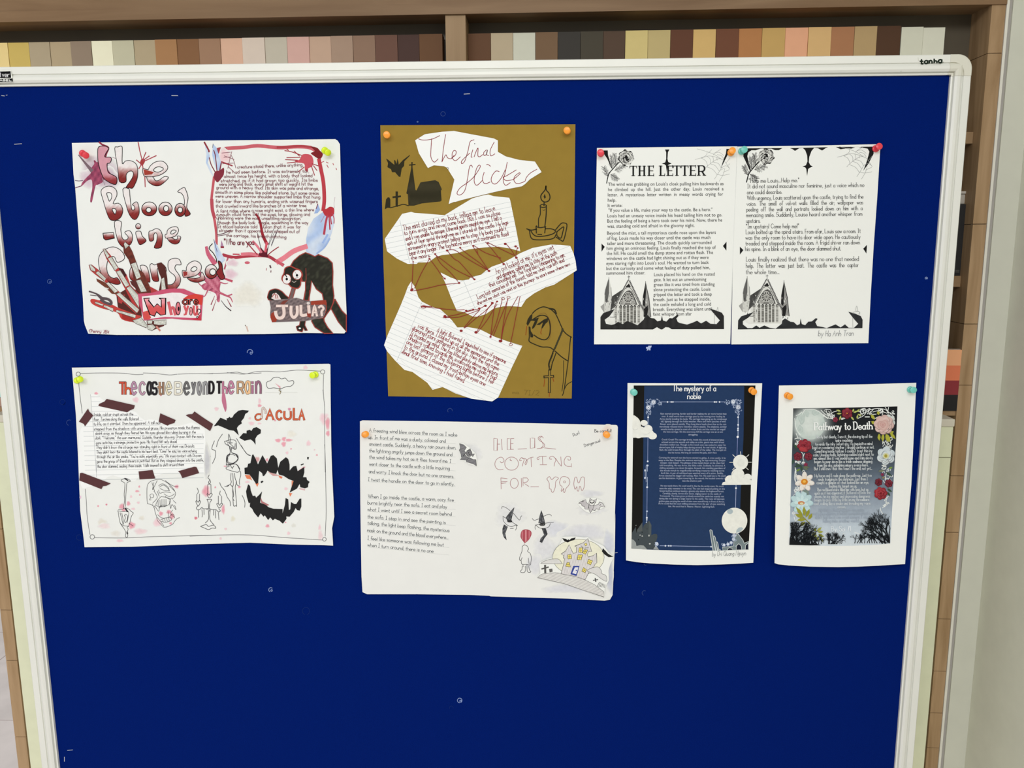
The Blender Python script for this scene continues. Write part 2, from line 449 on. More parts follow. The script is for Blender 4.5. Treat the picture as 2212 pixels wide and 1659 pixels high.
# the uprights are laminated from short blocks with visible joints: each block is a part
def upright(u0, u1, cuts, v0=0):
    for z0, z1 in zip(cuts[:-1], cuts[1:]):
        o = sbox('wood_block', u0, u1, v0+random.uniform(0, .0006), DP, z0+.0005, z1-.0005, WD_L, shelf)
zr = sorted([.0, .1, .28]+[ats(px, py)[1] for px, py in ((2003, 1615), (2012, 1540), (2030, 1450), (2035, 1337), (2045, 1150), (2072, 1028), (2090, 832), (2098, 700), (2118, 484), (2140, 115))]+[zT+.29])
upright(uRi, uR, zr)
zl = sorted([.0, .1, .28]+[ats(px, py)[1] for px, py in ((50, 1592), (25, 1427), (10, 1318), (0, 1143))]+[1.28, 1.45, 1.62, 1.8, zT+.29])
upright(uL, uL+th, zl)
ud0, ud1 = ats(961.5, 30)[0], ats(1005, 30)[0]
sbox('centre_divider', ud0, ud1, .002, DP, .35, zT, WD_V, shelf)
zs = [ats(2100, 285, .026)[1], ats(2075, 596, .026)[1], ats(2050, 887, .003)[1]]
for z in zs[:2]:
    for a, b in ((uL+th, ud0), (ud1, uRi)):
        sbox('shelf_board', a, b, .026, DP-.0085, z-.019, z, WD_V, shelf)
sbox('shelf_board', uL+th, uRi, .003, DP-.0085, zs[2]-.009, zs[2], WD_V, shelf)
# ---- row of colour sample panels
PX = [-32, 15.7, 61, 106, 151, 196, 241, 287.5, 333.6, 381, 428, 475, 522, 571, 619, 667, 714, 761.5, 809.5, 858, 905, 955.5, None, 1011.6, 1060, 1108, 1156.5, 1205, 1254, 1303.4, 1351, 1400, 1449, 1498, 1547.5, 1597, 1647, 1697.5, 1747, 1797, 1847, 1896, 1948, 1995.5, 2043]
PC = [((212, 190, 130), 'pale straw'), ((185, 162, 88), 'mustard'), ((160, 146, 120), 'taupe'), ((165, 148, 118), 'warm taupe'), ((135, 118, 100), 'dull grey brown'), ((232, 220, 192), 'cream'), ((183, 179, 152), 'sage grey'), ((168, 152, 122), 'khaki beige'), ((158, 116, 76), 'caramel'), ((126, 88, 56), 'mid brown'), ((150, 116, 90), 'dusty brown'), ((208, 168, 142), 'peach pink'), ((205, 189, 173), 'pale shell'), ((184, 176, 158), 'stone grey'), ((200, 160, 148), 'rose pink'), ((185, 155, 132), 'pinkish beige'), ((158, 132, 112), 'muted mauve brown'), ((134, 106, 86), 'mushroom brown'), ((100, 68, 54), 'reddish brown'), ((66, 42, 34), 'dark chocolate'), ((96, 64, 36), 'toffee brown'), None,
      ((92, 60, 34), 'chestnut brown'), ((176, 160, 132), 'sand beige'), ((196, 196, 178), 'off-white green'), ((110, 84, 58), 'walnut brown'), ((48, 44, 38), 'charcoal black'), ((62, 56, 42), 'dark olive'), ((76, 56, 40), 'dark coffee'), ((200, 182, 120), 'pale yellow'), ((182, 164, 112), 'dull yellow'), ((90, 52, 30), 'rust brown'), ((202, 168, 105), 'light ochre'), ((104, 62, 38), 'red brown'), ((170, 116, 68), 'orange tan'), ((186, 152, 90), 'gold ochre'), ((216, 160, 125), 'salmon pink'), ((202, 166, 112), 'light tan'), ((158, 110, 75), 'terracotta brown'), ((168, 142, 100), 'dark beige'), ((72, 46, 26), 'very dark brown'), ((196, 196, 178), 'plain white'), ((199, 199, 182), 'plain white')]
first = None; i = 0; names = []
seq = [(PX[k], PX[k+1]) for k in range(len(PX)-1) if PX[k] is not None and PX[k+1] is not None]
cols = [c for c in PC if c]
for n, ((a, b), (c, nm)) in enumerate(zip(seq, cols)):
    ty = 93-(a+b)/2*.0206 if a < 1000 else 73-((a+b)/2-1011)*.0186
    if a >= 1947: ty = 58.5 if a < 1990 else 59.5
    u0, z = ats(a, ty, .034); u1 = ats(b, ty, .034)[0]; dv = [0, .001, .0005, .0014][n % 4]
    if a == 1011.6: u0 = ud1+.0004
    if a == 955.5 or b == 955.5: u1 = min(u1, ud0-.0004)
    cc = up(c, 1.14)
    o = sbox('colour_board', u0+.0003, u1-.0003, .034+dv, .060, zs[0]+.0002, z, mat('panel_%d' % n, cc, .6, noise=(60, .02)))
    prev = cols[n-1][1] if n else None
    if n == 0: lab = 'pale straw colour board cut by left edge of photo'
    elif a == 955.5: lab = nm
    elif n == len(cols)-1: lab = 'plain white upright board at right end of the row'
    elif n == len(cols)-2: lab = 'plain white upright board between white end board and very dark brown one'
    elif nm == 'toffee brown': lab = 'toffee brown upright board touching left side of wooden divider'
    elif nm == 'chestnut brown': lab = 'chestnut brown upright board touching right side of wooden divider'
    else: lab = '%s upright colour board right of the %s one' % (nm, prev)
    tag(o, lab, 'colour board', 'colour sample boards in a row on the top shelf')
# ---- black box and clear tub on the right-hand shelf
ub0, _ = ats(1990, 590, .03); ub1, _ = ats(2088, 590, .03); ubt, zb = ats(2101, 441, .03)
bb = tag(sbox('storage_box', ub0, ub1, .03, .064, zs[1]+.0002, zb, mat('black_card', (40, 40, 40), .5)), 'tall black box with grey vertical lettering, right of the blue board', 'box')
# spine lettering: grey printed marks
V_, F_, C_ = [], [], []
def spine(px0, py0, px1, py1, n, w):
    for i in range(n):
        if random.random() < .12: continue
        t0, t1 = i/n, (i+.72)/n
        q = []
        for t, s_ in ((t0, -1), (t0, 1), (t1, 1), (t1, -1)):
            u, z = ats(px0+(px1-px0)*t+s_*w/2, py0+(py1-py0)*t, 0.0292); q.append(sloc(u, 0.0292, z))
        b = len(V_); V_.extend(q); F_.append((b, b+1, b+2, b+3)); C_.extend([lin((92, 90, 84))]*4)
spine(2092, 447, 2086, 500, 20, 2.6); spine(2085, 507, 2079, 572, 24, 2.2); spine(2068, 583, 2068, 593, 3, 9)
org = bb.location.copy(); Rm = Matrix.Rotation(-SANG, 3, 'Z')
me = bpy.data.meshes.new('spine_lettering'); me.from_pydata([Rm @ (q-org) for q in V_], [], F_)
ca = me.color_attributes.new('Col', 'FLOAT_COLOR', 'POINT'); ca.data.foreach_set('color', [x for c in C_ for x in c]); me.materials.append(ink_mat())
o = bpy.data.objects.new('spine_lettering', me); SC.collection.objects.link(o); o.parent = bb; o['label'] = 'faint grey vertical lettering'
tb0 = ats(2068, 440, .036)[0]; tb1, _ = ats(2099, 440, .036); _, ztl = ats(2090, 419, .036); _, zll = ats(2090, 413, .036)
tub = tag(sempty('plastic_tub', (tb0+tb1)/2, .048, zb), 'small clear plastic tub with white lid on the black box', 'tub')
sbox('tub_body', tb0, tb1, .036, .060, zb+.0002, ztl, mat('clear_plastic', (196, 190, 178), .25, spec=.5), tub, .002)
sbox('lid', tb0-.003, tb1+.003, .034, .062, ztl+.0002, zll, mat('tub_lid', (206, 200, 188), .4), tub, .001)
# ---- pale green metal cabinet
G1 = mat('green_metal', (226, 229, 196), .45, noise=(40, .03)); G2 = mat('cabinet_top', (214, 208, 190), .5)
uc0 = ats(66, 1659, -.035)[0]; uc1 = ats(1996, 1659, -.035)[0]; zc = ats(2050, 905, -.035)[1]
cab = tag(sempty('metal_cabinet', (uc0+uc1)/2, .0, 0), 'low pale green metal cabinet standing behind the blue board', 'cabinet')
sbox('body', uc0, uc1, -.035, .235, .02, zc-.014, G1, cab, .0015)
sbox('top_panel', uc0-.001, uc1+.001, -.037, .235, zc-.0138, zc, G2, cab, .002)
nd = 4
for k in range(nd):
    a = uc0+.03+(uc1-uc0-.06)*k/nd; b = uc0+.03+(uc1-uc0-.06)*(k+1)/nd
    d = sbox('cabinet_door', a+.002, b-.002, -.038, -.0352, .09, zc-.05, G1, cab)
    hx = b-.04 if k % 2 == 0 else a+.03
    h = sbox('door_handle', hx, hx+.012, -.05, -.0382, .5, .62, mat('handle_metal', (150, 150, 145), .3, .6), d)
us_, zsq = ats(2038.5, 915, -.0352)
sbox('lock_hole', us_-.0012, us_+.0012, -.0356, -.035, zsq-.0016, zsq+.0016, mat('hole_dark', (25, 25, 22), .8), cab)
sbox('seam', ats(2026, 988, -.0352)[0], uc1+.0002, -.0353, -.0345, ats(2045, 989, -.0352)[1], ats(2045, 988, -.0352)[1]+.0003, mat('seam_dark', (140, 140, 110), .8), cab)
# ---- colour chart standing on the cabinet, right
a0, _ = ats(1990, 880, .0); a1, z0 = ats(2066, 887, .0); at_, z1 = ats(2075, 756, .0)
ch = tag(sempty('colour_chart', (a0+a1)/2, .005, zs[2]), 'upright colour chart of peach, orange, maroon and black bands', 'colour chart')
zz = [ats(2070, y, 0)[1] for y in (756, 789.5, 822, 853)]+[zs[2]+.0003]
for q, (c, nm) in enumerate((((236, 172, 126), 'peach'), ((226, 126, 88), 'orange'), ((140, 48, 54), 'maroon'), ((30, 28, 30), 'black'))):
    o = sbox('colour_band', a0, a1+.0005, -.0, .0045, zz[q+1], zz[q], mat('chart_'+nm, c, .5), ch); o['label'] = nm+' band'
sbox('backing_board', a0, a1+.0035, .0046, .010, zs[2]+.0003, zz[0]+.001, mat('chart_back', (176, 170, 158), .6), ch)
# ---- cyan card on the cabinet, left
a0 = uL+th+.002; a1, _ = ats(5, 858, .01); zt = ats(0, 792, .01)[1]; zbk = ats(0, 858, .01)[1]
cy = tag(sempty('cyan_card', (a0+a1)/2, .01, zs[2]), 'pale cyan card with a black mark at the left edge', 'card')
sbox('card_sheet', a0, a1, .01, .013, zbk, zt, mat('cyan_pale', (176, 232, 230), .6), cy)
sbox('teal_stripe', a0, a1-.001, .0092, .0098, ats(0, 826, .01)[1], ats(0, 813, .01)[1], mat('teal', (92, 180, 180), .6), cy)
x_, z_ = ats(1, 842, .0092)
for dx, dz in ((0, 0), (.0022, .0018)): sbox('black_mark', x_-.0025+dx, x_+.0005+dx, .0088, .0097, z_-.0016+dz, z_+.0012+dz, mat('black_mark', (20, 20, 20), .7), cy)
x_, z_ = ats(7, 858, .01)
bk = tag(sbox('pink_brown_card', a0, x_, .004, .022, zs[2]+.0003, z_-.0005, mat('pinkbrown', (176, 142, 124), .6)), 'dull pinkish brown block under the cyan card', 'block')

# ------------------------------------------------------------------ walls at the right
M_WALL = mat('wall_paint', (208, 209, 194), .7, spec=.2, noise=(30, .02))
uw0 = ats(2030.5, 1659, 0)[0]; uw1 = ats(2038, 1659, 0)[0]; uw2 = ats(2083, 1659, 0)[0]
o = sbox('trim_1', uR+.0005, uw0, -.0015, .05, 0, 2.75, mat('trim_white', (226, 224, 212), .5)); tag(o, kind='structure')
o = sbox('trim_2', uw0, uw1, .003, .05, 0, 2.75, mat('trim_grey', (170, 166, 160), .5)); tag(o, kind='structure')
o = sbox('wall_back', uw1, uw2+.12, 0, .1, 0, 2.75, M_WALL); tag(o, kind='structure')
o = sbox('wall_right', uw2, uw2+.12, -2.6, -.0002, 0, 2.75, mat('wall_side', (226, 226, 210), .75, spec=.15, noise=(25, .03))); tag(o, kind='structure')

o = box('wall_rear', -3.2, 1.2, 3.2, 3.3, 0, 2.75, M_WALL); tag(o, kind='structure')
# ------------------------------------------------------------------ the blue board
ALU = mat('aluminium', (226, 227, 219), .5, .08, .4, noise=(14, .02)); CAP = mat('corner_plastic', (214, 213, 198), .5)
bx0, bx1, bz1 = -.8482, .5980, CZ+.23516; FW = .0275; bz0 = bz1-1.26
board = tag(empty('pinboard', ((bx0+bx1)/2, .01, 0)), 'large blue felt pinboard in a white aluminium frame on a stand', 'pinboard')
FELT = mat('blue_felt', (2, 28, 103), .95, 0, .03, noise=(900, .16), bump=(1400, .5))
box('felt_panel', bx0-.002, bx1+.002, 0, .012, bz0-.002, bz1+.002, FELT, board)
# frame profile: (distance outward from felt edge, forward height)
prof = [(0, 0), (0, .0045), (.0022, .0052), (.0026, .0034), (.0034, .0034), (.0042, .0078), (.0075, .0098), (.0115, .0096), (.0148, .0078), (.0153, .0064), (.0162, .0064), (.0167, .0086), (.0265, .0086), (.0275, .0076), (.0275, -.014), (0, -.014)]
def rail(name, a, b, out):
    V = []; n = len(prof)
    for P_ in (a, b):
        for o_, h in prof: V.append((P_[0]+out[0]*o_, -h, P_[1]+out[1]*o_))
    F = [(i, (i+1) % n, n+(i+1) % n, n+i) for i in range(n)]+[tuple(range(n)), tuple(range(2*n-1, n-1, -1))]
    o = mesh_obj(name, V, F, ALU, board)
    bm_fix(o); return o
def bm_fix(o):
    import bmesh
    bm = bmesh.new(); bm.from_mesh(o.data); bmesh.ops.recalc_face_normals(bm, faces=bm.faces); bm.to_mesh(o.data); bm.free()
cl = .0035
top = rail('frame_rail', (bx0+cl, bz1), (bx1-cl, bz1), (0, 1)); bot = rail('frame_rail', (bx0+cl, bz0), (bx1-cl, bz0), (0, -1))
rail('frame_rail', (bx0, bz0+.003), (bx0, bz1-.0012), (-1, 0)); rail('frame_rail', (bx1, bz0+.003), (bx1, bz1-.0012), (1, 0))
def corner(cx, cz, sx, sz):
    V = []; n = len(prof); N = 10
    # swept profile: inner square-ish part and round outer part
    for k in range(N+1):
        a = math.pi/2*k/N; c, s_ = math.cos(a), math.sin(a)
        for o_, h in prof:
            sq = o_ < .016
            if sq:
                r = o_/max(c, s_)
            else:
                R = .0165; q = o_-R*0
                # rounded square: offset path with radius
                rr = .021; e = max(o_-rr, 0); r = None
                x = e+min(o_, rr)*c; z = e+min(o_, rr)*s_
            if sq: x, z = r*c, r*s_
            V.append((cx+sx*(x), -h-.0009, cz+sz*(z)))
    # straight collars over the rails
    def ring(px_, pz_, out):
        for o_, h in prof: V.append((px_+out[0]*o_, -h-.0009, pz_+out[1]*o_))
    ring(cx-sx*.0045, cz, (0, sz)); ring(cx, cz-sz*.0022, (sx, 0))
    rings = [N+2]+list(range(N+1))+[N+1]; F = []
    for a, b in zip(rings[:-1], rings[1:]):
        F += [(a*n+i, a*n+(i+1) % n, b*n+(i+1) % n, b*n+i) for i in range(n)]
    F += [tuple(rings[0]*n+i for i in range(n)), tuple(rings[-1]*n+i for i in range(n))]
    o = mesh_obj('corner_cap', V, F, CAP, board); bm_fix(o); return o
for cx, sx in ((bx0, -1), (bx1, 1)):
    for cz, sz in ((bz0, -1), (bz1, 1)): corner(cx, cz, sx, sz)
# stand below the picture
for x in (bx0+.12, bx1-.12):
    leg = box('stand_leg', x-.02, x+.02, .014, .044, .06, bz0+.5, ALU, board)
    box('stand_foot', x-.02, x+.02, -.24, .09, .03, .06, ALU, board)
    for y in (-.22, .07):
        me = bpy.data.objects; V = []; F = []
        for s_ in (-.012, .012):
            for k in range(14): a = k*2*math.pi/14; V.append((x+s_, y+.015*math.cos(a), .0152+.015*math.sin(a)))
        F = [(k, (k+1) % 14, 14+(k+1) % 14, 14+k) for k in range(14)]+[tuple(range(14)), tuple(range(27, 13, -1))]
        bm_fix(mesh_obj('castor', V, F, mat('castor_rubber', (40, 40, 40), .7), board))
# marks on the frame: lettering and label
class Flat(Sheet):
    def __init__(s, parent, d): s.o = parent; s.dep = flat(d); s.base = 0; s.lay = 0; s.lk = False; s.cur = None; s.p = []
fm = Flat(top, .0087)
FR['f'] = (1940, 100, 12.289)
fm.art('black_lettering', 'f', 'dark green black maker lettering')
ik = (28, 40, 30)
for ch_, x0, x1, y0, y1 in (('t', 580, 665, 345, 470), ('a', 700, 790, 375, 462), ('n', 825, 905, 372, 455), ('h', 955, 1035, 330, 448), ('a', 1070, 1165, 350, 442)):
    fm.glyph(ch_, x0+4, x1-4, y0+8, y1-8, 40, ik)
fm.el(1205, 420, 10, 10, (120, 125, 110)); fm.line('530,300 545,390', 6, (170, 168, 150)); fm.line('760,520 950,495 1140,490', 8, (150, 148, 132)); fm.line('75,680 100,600', 14, (176, 178, 166))
fm.flush()
lb = Flat(top, .0106); FR['g'] = (0, 120, 7.54)
lb.art('brand_label', 'g', 'black and white maker label')
lb.fill('-330,262 175,245 200,360 212,430 -330,455', (235, 236, 228)); lb.fill('-330,270 172,255 182,362 -330,378', (16, 16, 18)); lb.fill('-330,395 205,372 210,425 -330,443', (22, 22, 24))
for ch_, x0, x1 in (('S', -150, -95), ('i', -70, -62), ('l', -8, 14), ('v', 36, 66), ('e', 80, 112), ('r', 126, 160)):
    if ch_ != 'l' and ch_ != 'S' and ch_ != 'i': lb.glyph(ch_, x0, x1, 302, 348, 9, (240, 240, 240), con=.35)
lb.glyph('l', 8, 16, 278, 350, 9, (240, 240, 240)); lb.glyph('i', -22, -14, 285, 351, 9, (240, 240, 240)); lb.glyph('S', -80, -40, 285, 352, 9, (240, 240, 240))
for ch_, x0, x1 in (('L', -50, -20), ('A', -2, 34), ('B', 50, 84), ('E', 100, 132), ('L', 150, 184)): lb.glyph(ch_, x0, x1, 388, 414, 9, (225, 226, 220))
lb.flush()
# staples and pin marks in the felt
STM = mat('staple_wire', (225, 228, 235), .3, .5, .6)
def staple(p0, p1, lab):
    a = at(*p0, -.0006); b = at(*p1, -.0006); d = (b-a).normalized(); n = Vector((0, -1, 0)); t = d.cross(n); r = .0005
    V = []
    for P_ in (a, b):
        for o_ in (t*r, n*r, -t*r, -n*r): V.append(P_+o_)
    for P_ in (a, b):   # legs into the felt
        for o_ in (d*r, t*r, -d*r, -t*r): V.append(P_+o_+Vector((0, .004, 0)))
    F = [(i, (i+1) % 4, 4+(i+1) % 4, 4+i) for i in range(4)]+[(0, 1, 2, 3), (4, 5, 6, 7)]+[(i, (i+1) % 4, 8+(i+1) % 4, 8+i) for i in range(4)]+[(4+i, 4+(i+1) % 4, 12+(i+1) % 4, 12+i) for i in range(4)]
    o = mesh_obj('staple', V, F, STM, None, a); tag(o, lab, 'staple', 'staples left in the blue felt')
staple((370.5, 206.3), (384.5, 206.5), 'wire staple under the top frame, above the bloody poster')
staple((1002, 203.2), (1015, 202.4), 'wire staple above the olive poster under the top frame')
staple((31, 311.6), (47, 310.4), 'lone staple at far left, level with top of bloody poster')
staple((3, 206.3), (10, 207.3), 'short staple at the top left corner of the photo')
staple((13, 205.7), (16, 205.3), 'tiny staple end just right of the top left corner staple')
staple((145.5, 1621), (157.5, 1620), 'horizontal staple at bottom left of the felt')
staple((139, 1635), (139, 1645), 'vertical staple at bottom left below the horizontal one')
staple((1328, 1194.6), (1334, 1193.6), 'staple at right edge of the castle house drawing sheet')
felt = Flat(board, .0003)
felt.art('pin_mark'); felt.o = [c for c in board.children if c.name.startswith('felt_panel')][0]
random.seed(3)
def ringm(x, y, r, c, w=.9, a0=0, a1=6.28):
    felt.line([(x+r*math.cos(a0+(a1-a0)*i/12), y+r*math.sin(a0+(a1-a0)*i/12)) for i in range(13)], w, c, sm=False, fr='0')
    felt.flush(); felt.art('pin_mark', '0')
for x, y, r, b in ((957, 246, 5, 1), (107, 608, 4.5, 2), (150, 913, 6, 1), (135, 868.5, 6, 0), (171, 1161, 6, 0), (540, 761, 6, 3), (972, 887, 5, 1), (585, 1274, 4.5, 3), (661, 1320, 8, 0), (993, 1513, 5, 3), (1392, 1281, 5, 1), (2001, 601, 2.5, 3), (1394, 1218, 3, 1), (975, 1529, 4, 0), (902, 263, 1.5, 2), (880, 1275, 4, 0), (700, 180, 4, 0)):
    c = [(16, 42, 108), (52, 72, 130), (70, 92, 145), (130, 148, 190)][b]; ringm(x, y, r, c, .8+.2*b, random.uniform(0, 3), random.uniform(5, 8))
    if b > 1: ringm(x+r*.4, y+r*.3, r*.4, up(c, 1.15), 1)
felt.cur = None
FR['h'] = (1380, 730, 36.87)
sc_ = Sheet('paper_scrap', '560,820 600,700 700,720 800,600 880,640 1000,590 1010,720 930,800 920,990 840,990 800,860 760,990 600,990 680,900', flat(.0012), mat('scrap', (170, 186, 225), .8), grid=0, fr='h')
tag(sc_.o, 'tiny torn scrap of paper just below the first letter page', 'scrap')

# ================================================================== the papers on the board
PAP = mat('paper', (230, 232, 228), .75, spec=.15, noise=(35, .015)); PAPW = mat('paper_bright', (234, 236, 231), .7, spec=.18)
PAPL = mat('lined_paper', (238, 240, 238), .7, spec=.15)
BK = (24, 22, 24); PC_ = (229, 231, 227)
# ------------------------------------------------------------------ 1 bloody poster
s = Sheet('story_poster', '@A 105,130 @B 0,95 1000,85 1965,73 2000,95 2035,150 2050,760 2080,1450 @D 2120,900 2135,1250 2135,1480 2100,1522 1500,1516 900,1532 0,1540 @C 1500,1545 770,1545 350,1525 300,1400 285,1330 270,1000 230,500 205,0 @A 185,1200 155,800 130,600', lifted(300, 722, .0012, .004), PAP)
tag(s.o, 'white poster with blood red drips and bubble letter title', 'poster', 'student story sheets pinned to the board')
BD, BM, PK, LP = (112, 34, 36), (158, 52, 54), (150, 72, 98), (214, 140, 148)
s.art('blood_splatter', 'A')
s.soft(520, 560, 330, 260, (196, 180, 190), PC_); s.soft(640, 660, 200, 170, (190, 172, 184), PC_); s.soft(360, 660, 150, 160, (212, 196, 204), PC_)
s.fill('390,560 370,540 405,490 440,440 430,395 450,390 480,420 500,400 570,370 625,400 640,450 640,520 700,620 600,660 560,720 490,755 460,770 430,900 405,1010 380,1010 385,930 410,800 400,680 330,700 270,760 245,770 260,720 330,640 380,590', PK, sm=True, cf=lambda x, y: mixc((176, 84, 112), (116, 52, 78), (.5+.5*math.sin(x*.45)*math.cos(y*.3))), grid=4)
s.line('205,310 330,460 400,540', 14, (120, 100, 108), w1=60, sm=False); s.line('515,120 560,155 650,200 620,290 610,330', 26, (140, 50, 70)); s.line('155,690 210,698 270,690', 10, (90, 60, 90)); s.line('160,800 250,770', 14, (120, 70, 95)); s.line('560,660 600,760', 10, (150, 140, 145))
s.line('700,340 790,375 840,420', 8, (170, 140, 150)); s.line('590,820 620,900', 10, (130, 100, 110)); s.line('600,790 730,885', 14, (185, 150, 160))
s.art('blood_splatter', 'A')
s.fill('1120,430 1145,370 1185,365 1200,400 1175,450 1160,470 1135,460', (160, 62, 62), sm=True)
for p in ('1095,120 1120,250 1150,370', '1210,270 1165,380', '1365,320 1180,405', '1260,325 1170,390', '1070,385 1135,440', '1105,515 1145,450', '1160,450 1170,530', '1195,640 1200,785'): s.line(p, 16, (166, 70, 80), w1=14, sm=False)
s.art('blood_frame', 'B')
s.line('215,235 350,212 600,195 800,172 1000,190 1170,200 1400,185 1600,205 1720,290', 54, (196, 96, 106)); s.line('1100,195 1250,190 1450,175 1600,190', 34, (172, 66, 74))
s.fill('1600,185 1690,200 1735,245 1780,300 1735,372 1640,320 1600,280 1660,250', (122, 36, 40), sm=True)
s.line('1722,380 1750,520 1785,700 1798,860 1800,1000 1785,1130', 56, (182, 62, 72)); s.line('155,640 135,800 115,1000 130,1130 165,1300 190,1500 190,1640', 38, (190, 88, 98)); s.line('120,980 130,1130 160,1240', 50, (178, 76, 88))
s.fill('200,205 330,200 335,235 265,262 270,330 285,400 240,380 205,310', (158, 62, 70), sm=True); s.soft(310, 330, 100, 130, (228, 196, 198), PC_)
s.art('blood_splatter', 'B')
s.fill('1430,380 1480,300 1600,310 1640,400 1620,480 1560,510 1555,560 1510,530 1500,440 1380,420 1370,390', (196, 84, 94), sm=True)
for p in ('1240,350 1440,345', '1220,378 1400,388', '1245,430 1400,412', '1210,245 1310,262 1460,315', '1500,490 1415,560', '1610,480 1655,612', '1620,440 1710,472', '1640,470 1690,540', '1240,220 1265,240', '1350,250 1430,325'): s.line(p, 13, (158, 56, 66))
for p in ('270,280 400,268', '305,322 455,376', '420,260 400,330 360,510', '410,310 450,400 480,505', '280,440 450,430', '370,488 440,555', '300,345 400,340'): s.line(p, 9, (140, 90, 100))
s.line('265,412 425,470', 20, (150, 50, 62))
for p in ('1760,420 1795,405', '1840,460 1860,498', '1975,505 1985,530', '1930,435 1940,460', '1830,415 1860,430'): s.line(p, 10, (180, 70, 80))
LB, DB = (186, 203, 226), (152, 176, 218)
bl = lambda x, y: mixc((202, 214, 230), (168, 190, 224), .5+.5*math.sin(x*.13+y*.09+math.sin(y*.11)))
s.art('claw_drawing', 'B')
s.fill('10,115 75,235 90,330 60,420 100,500 150,640 95,560 35,430 40,300', LB, cf=bl, grid=4); s.fill('140,145 190,200 230,320 262,430 240,530 195,545 150,420 125,300', LB, cf=bl, grid=4)
s.line('10,120 75,240 75,260', 24, (140, 50, 60)); s.line('85,350 110,450 175,570', 14, (120, 40, 52)); s.line('150,240 175,330 198,545', 14, (120, 40, 52)); s.line('262,430 240,540', 18, (120, 50, 66)); s.line('140,145 135,200', 8, (60, 60, 90))
s.fill('150,640 165,565 200,548 240,540 300,500 300,600 262,660 215,715 185,705', (130, 48, 62), sm=True)
s.art('bottle_drawing', 'B')
s.fill('1705,1035 1740,1130 1700,1178 1648,1185', DB); s.line('1705,1040 1680,1110', 12, (120, 40, 60))
s.fill('1780,1160 1640,1260 1560,1400 1530,1560 1530,1752 1662,1828 1700,1790 1850,1630 1910,1480 1948,1340 1955,1180 1880,1090', LB, cf=bl, grid=4)
s.line('1690,1780 1800,1690 1880,1560', 26, DB); s.line('1780,1620 1850,1500', 30, (150, 176, 222)); s.line('1960,940 1945,1040 1955,1100', 6, (190, 170, 180))
s.fill('1770,1120 1830,1115 1885,1082 1945,1105 1945,1190 1905,1230 1870,1245 1830,1225 1800,1200', (178, 54, 62), sm=True)
for p, w, w1 in (('1845,1220 1820,1330 1797,1490', 30, 34), ('1872,1230 1886,1420', 18, 22), ('1890,1220 1908,1340', 16, 18), ('1915,1180 1945,1250 1945,1330', 14, 14), ('1800,1220 1750,1315', 6, 6)): s.line(p, w, (176, 66, 84), w1=w1)
s.art('blood_splatter', 'B')
s.line('780,1190 840,1300 880,1500 945,1640', 26, (150, 42, 52), w1=50); s.line('232,1210 205,1350 200,1480', 9, (60, 50, 60)); s.line('1060,1375 1000,1540 970,1645', 7, (90, 80, 90)); s.line('1120,1400 1060,1520 1010,1655', 7, (90, 80, 90)); s.line('400,1430 300,1480 200,1500', 12, (100, 70, 80)); s.line('200,1520 330,1500', 10, (100, 70, 80))
s.fr = 'D'
s.line('290,350 450,388 600,372 800,362 960,372 1080,440 1185,500', 46, (170, 60, 74)); s.line('570,340 700,335 800,350', 50, (214, 120, 132)); s.line('440,340 530,343', 20, (190, 80, 92)); s.line('1100,455 1200,395 1350,290 1530,225', 74, (222, 128, 140)); s.line('1090,440 1180,505', 40, (196, 90, 104))
s.fill('820,350 850,290 845,230 900,290 940,270 970,215 950,330 965,380 900,385', (96, 30, 42), sm=True)
for p, w, c in (('805,30 830,150 855,250', 9, (60, 40, 50)), ('630,150 700,230 800,345', 16, (160, 50, 66)), ('735,150 800,220 860,310', 34, (214, 120, 134)), ('940,170 920,300', 34, (206, 90, 104)), ('1118,232 1030,290 960,350', 14, (150, 46, 60)), ('1060,0 1000,140 950,260', 6, (80, 70, 80)), ('1090,20 1010,220', 6, (80, 70, 80)), ('310,560 360,400', 24, (176, 92, 110))): s.line(p, w, c)
s.art('blood_splatter', 'D')
s.line('40,235 70,340 160,470', 40, (196, 96, 120), w1=80); s.fill('150,110 240,285 325,425 260,485 205,430 165,280', LB, cf=bl, grid=4); s.line('150,120 200,300', 8, (90, 60, 90)); s.fill('265,130 300,230 275,250 250,230', (170, 130, 160)); s.line('260,235 295,235', 26, (140, 40, 56))
s.soft(430, 470, 100, 60, (220, 196, 204), PC_); s.soft(400, 640, 110, 90, (218, 190, 200), PC_); s.soft(650, 950, 260, 200, (224, 222, 212), PC_)
s.fill('-30,800 100,740 180,700 250,760 240,850 240,1040 200,1040 180,930 60,880 0,870', (190, 100, 124), sm=True, cf=lambda x, y: mixc((206, 120, 142), (164, 70, 96), .5+.5*math.sin(x*.5+y*.3)), grid=4)
for p, w, w1, c in (('250,920 340,960 400,990 430,1055', 34, 12, (190, 90, 112)), ('260,1030 330,1120 405,1182', 6, 16, (50, 30, 40)), ('165,960 110,1090', 5, 16, (150, 60, 80)), ('190,1010 130,1180', 4, 14, (150, 60, 80)), ('350,1010 410,1120', 6, 16, (140, 50, 70)), ('300,700 420,742', 26, 36, (186, 80, 100)), ('60,760 110,830', 8, 8, (110, 60, 80)), ('80,880 160,840', 8, 8, (110, 60, 80))): s.line(p, w, c, w1=w1)
s.el(650, 466, 40, 20, (200, 100, 116)); s.line('990,510 1000,540', 22, (90, 60, 66)); s.line('1005,585 1002,610', 12, (110, 70, 76)); s.line('940,550 935,580', 12, (190, 130, 140)); s.line('640,1420 660,1490', 20, (208, 180, 168)); s.line('620,1400 625,1410', 14, (130, 120, 110))
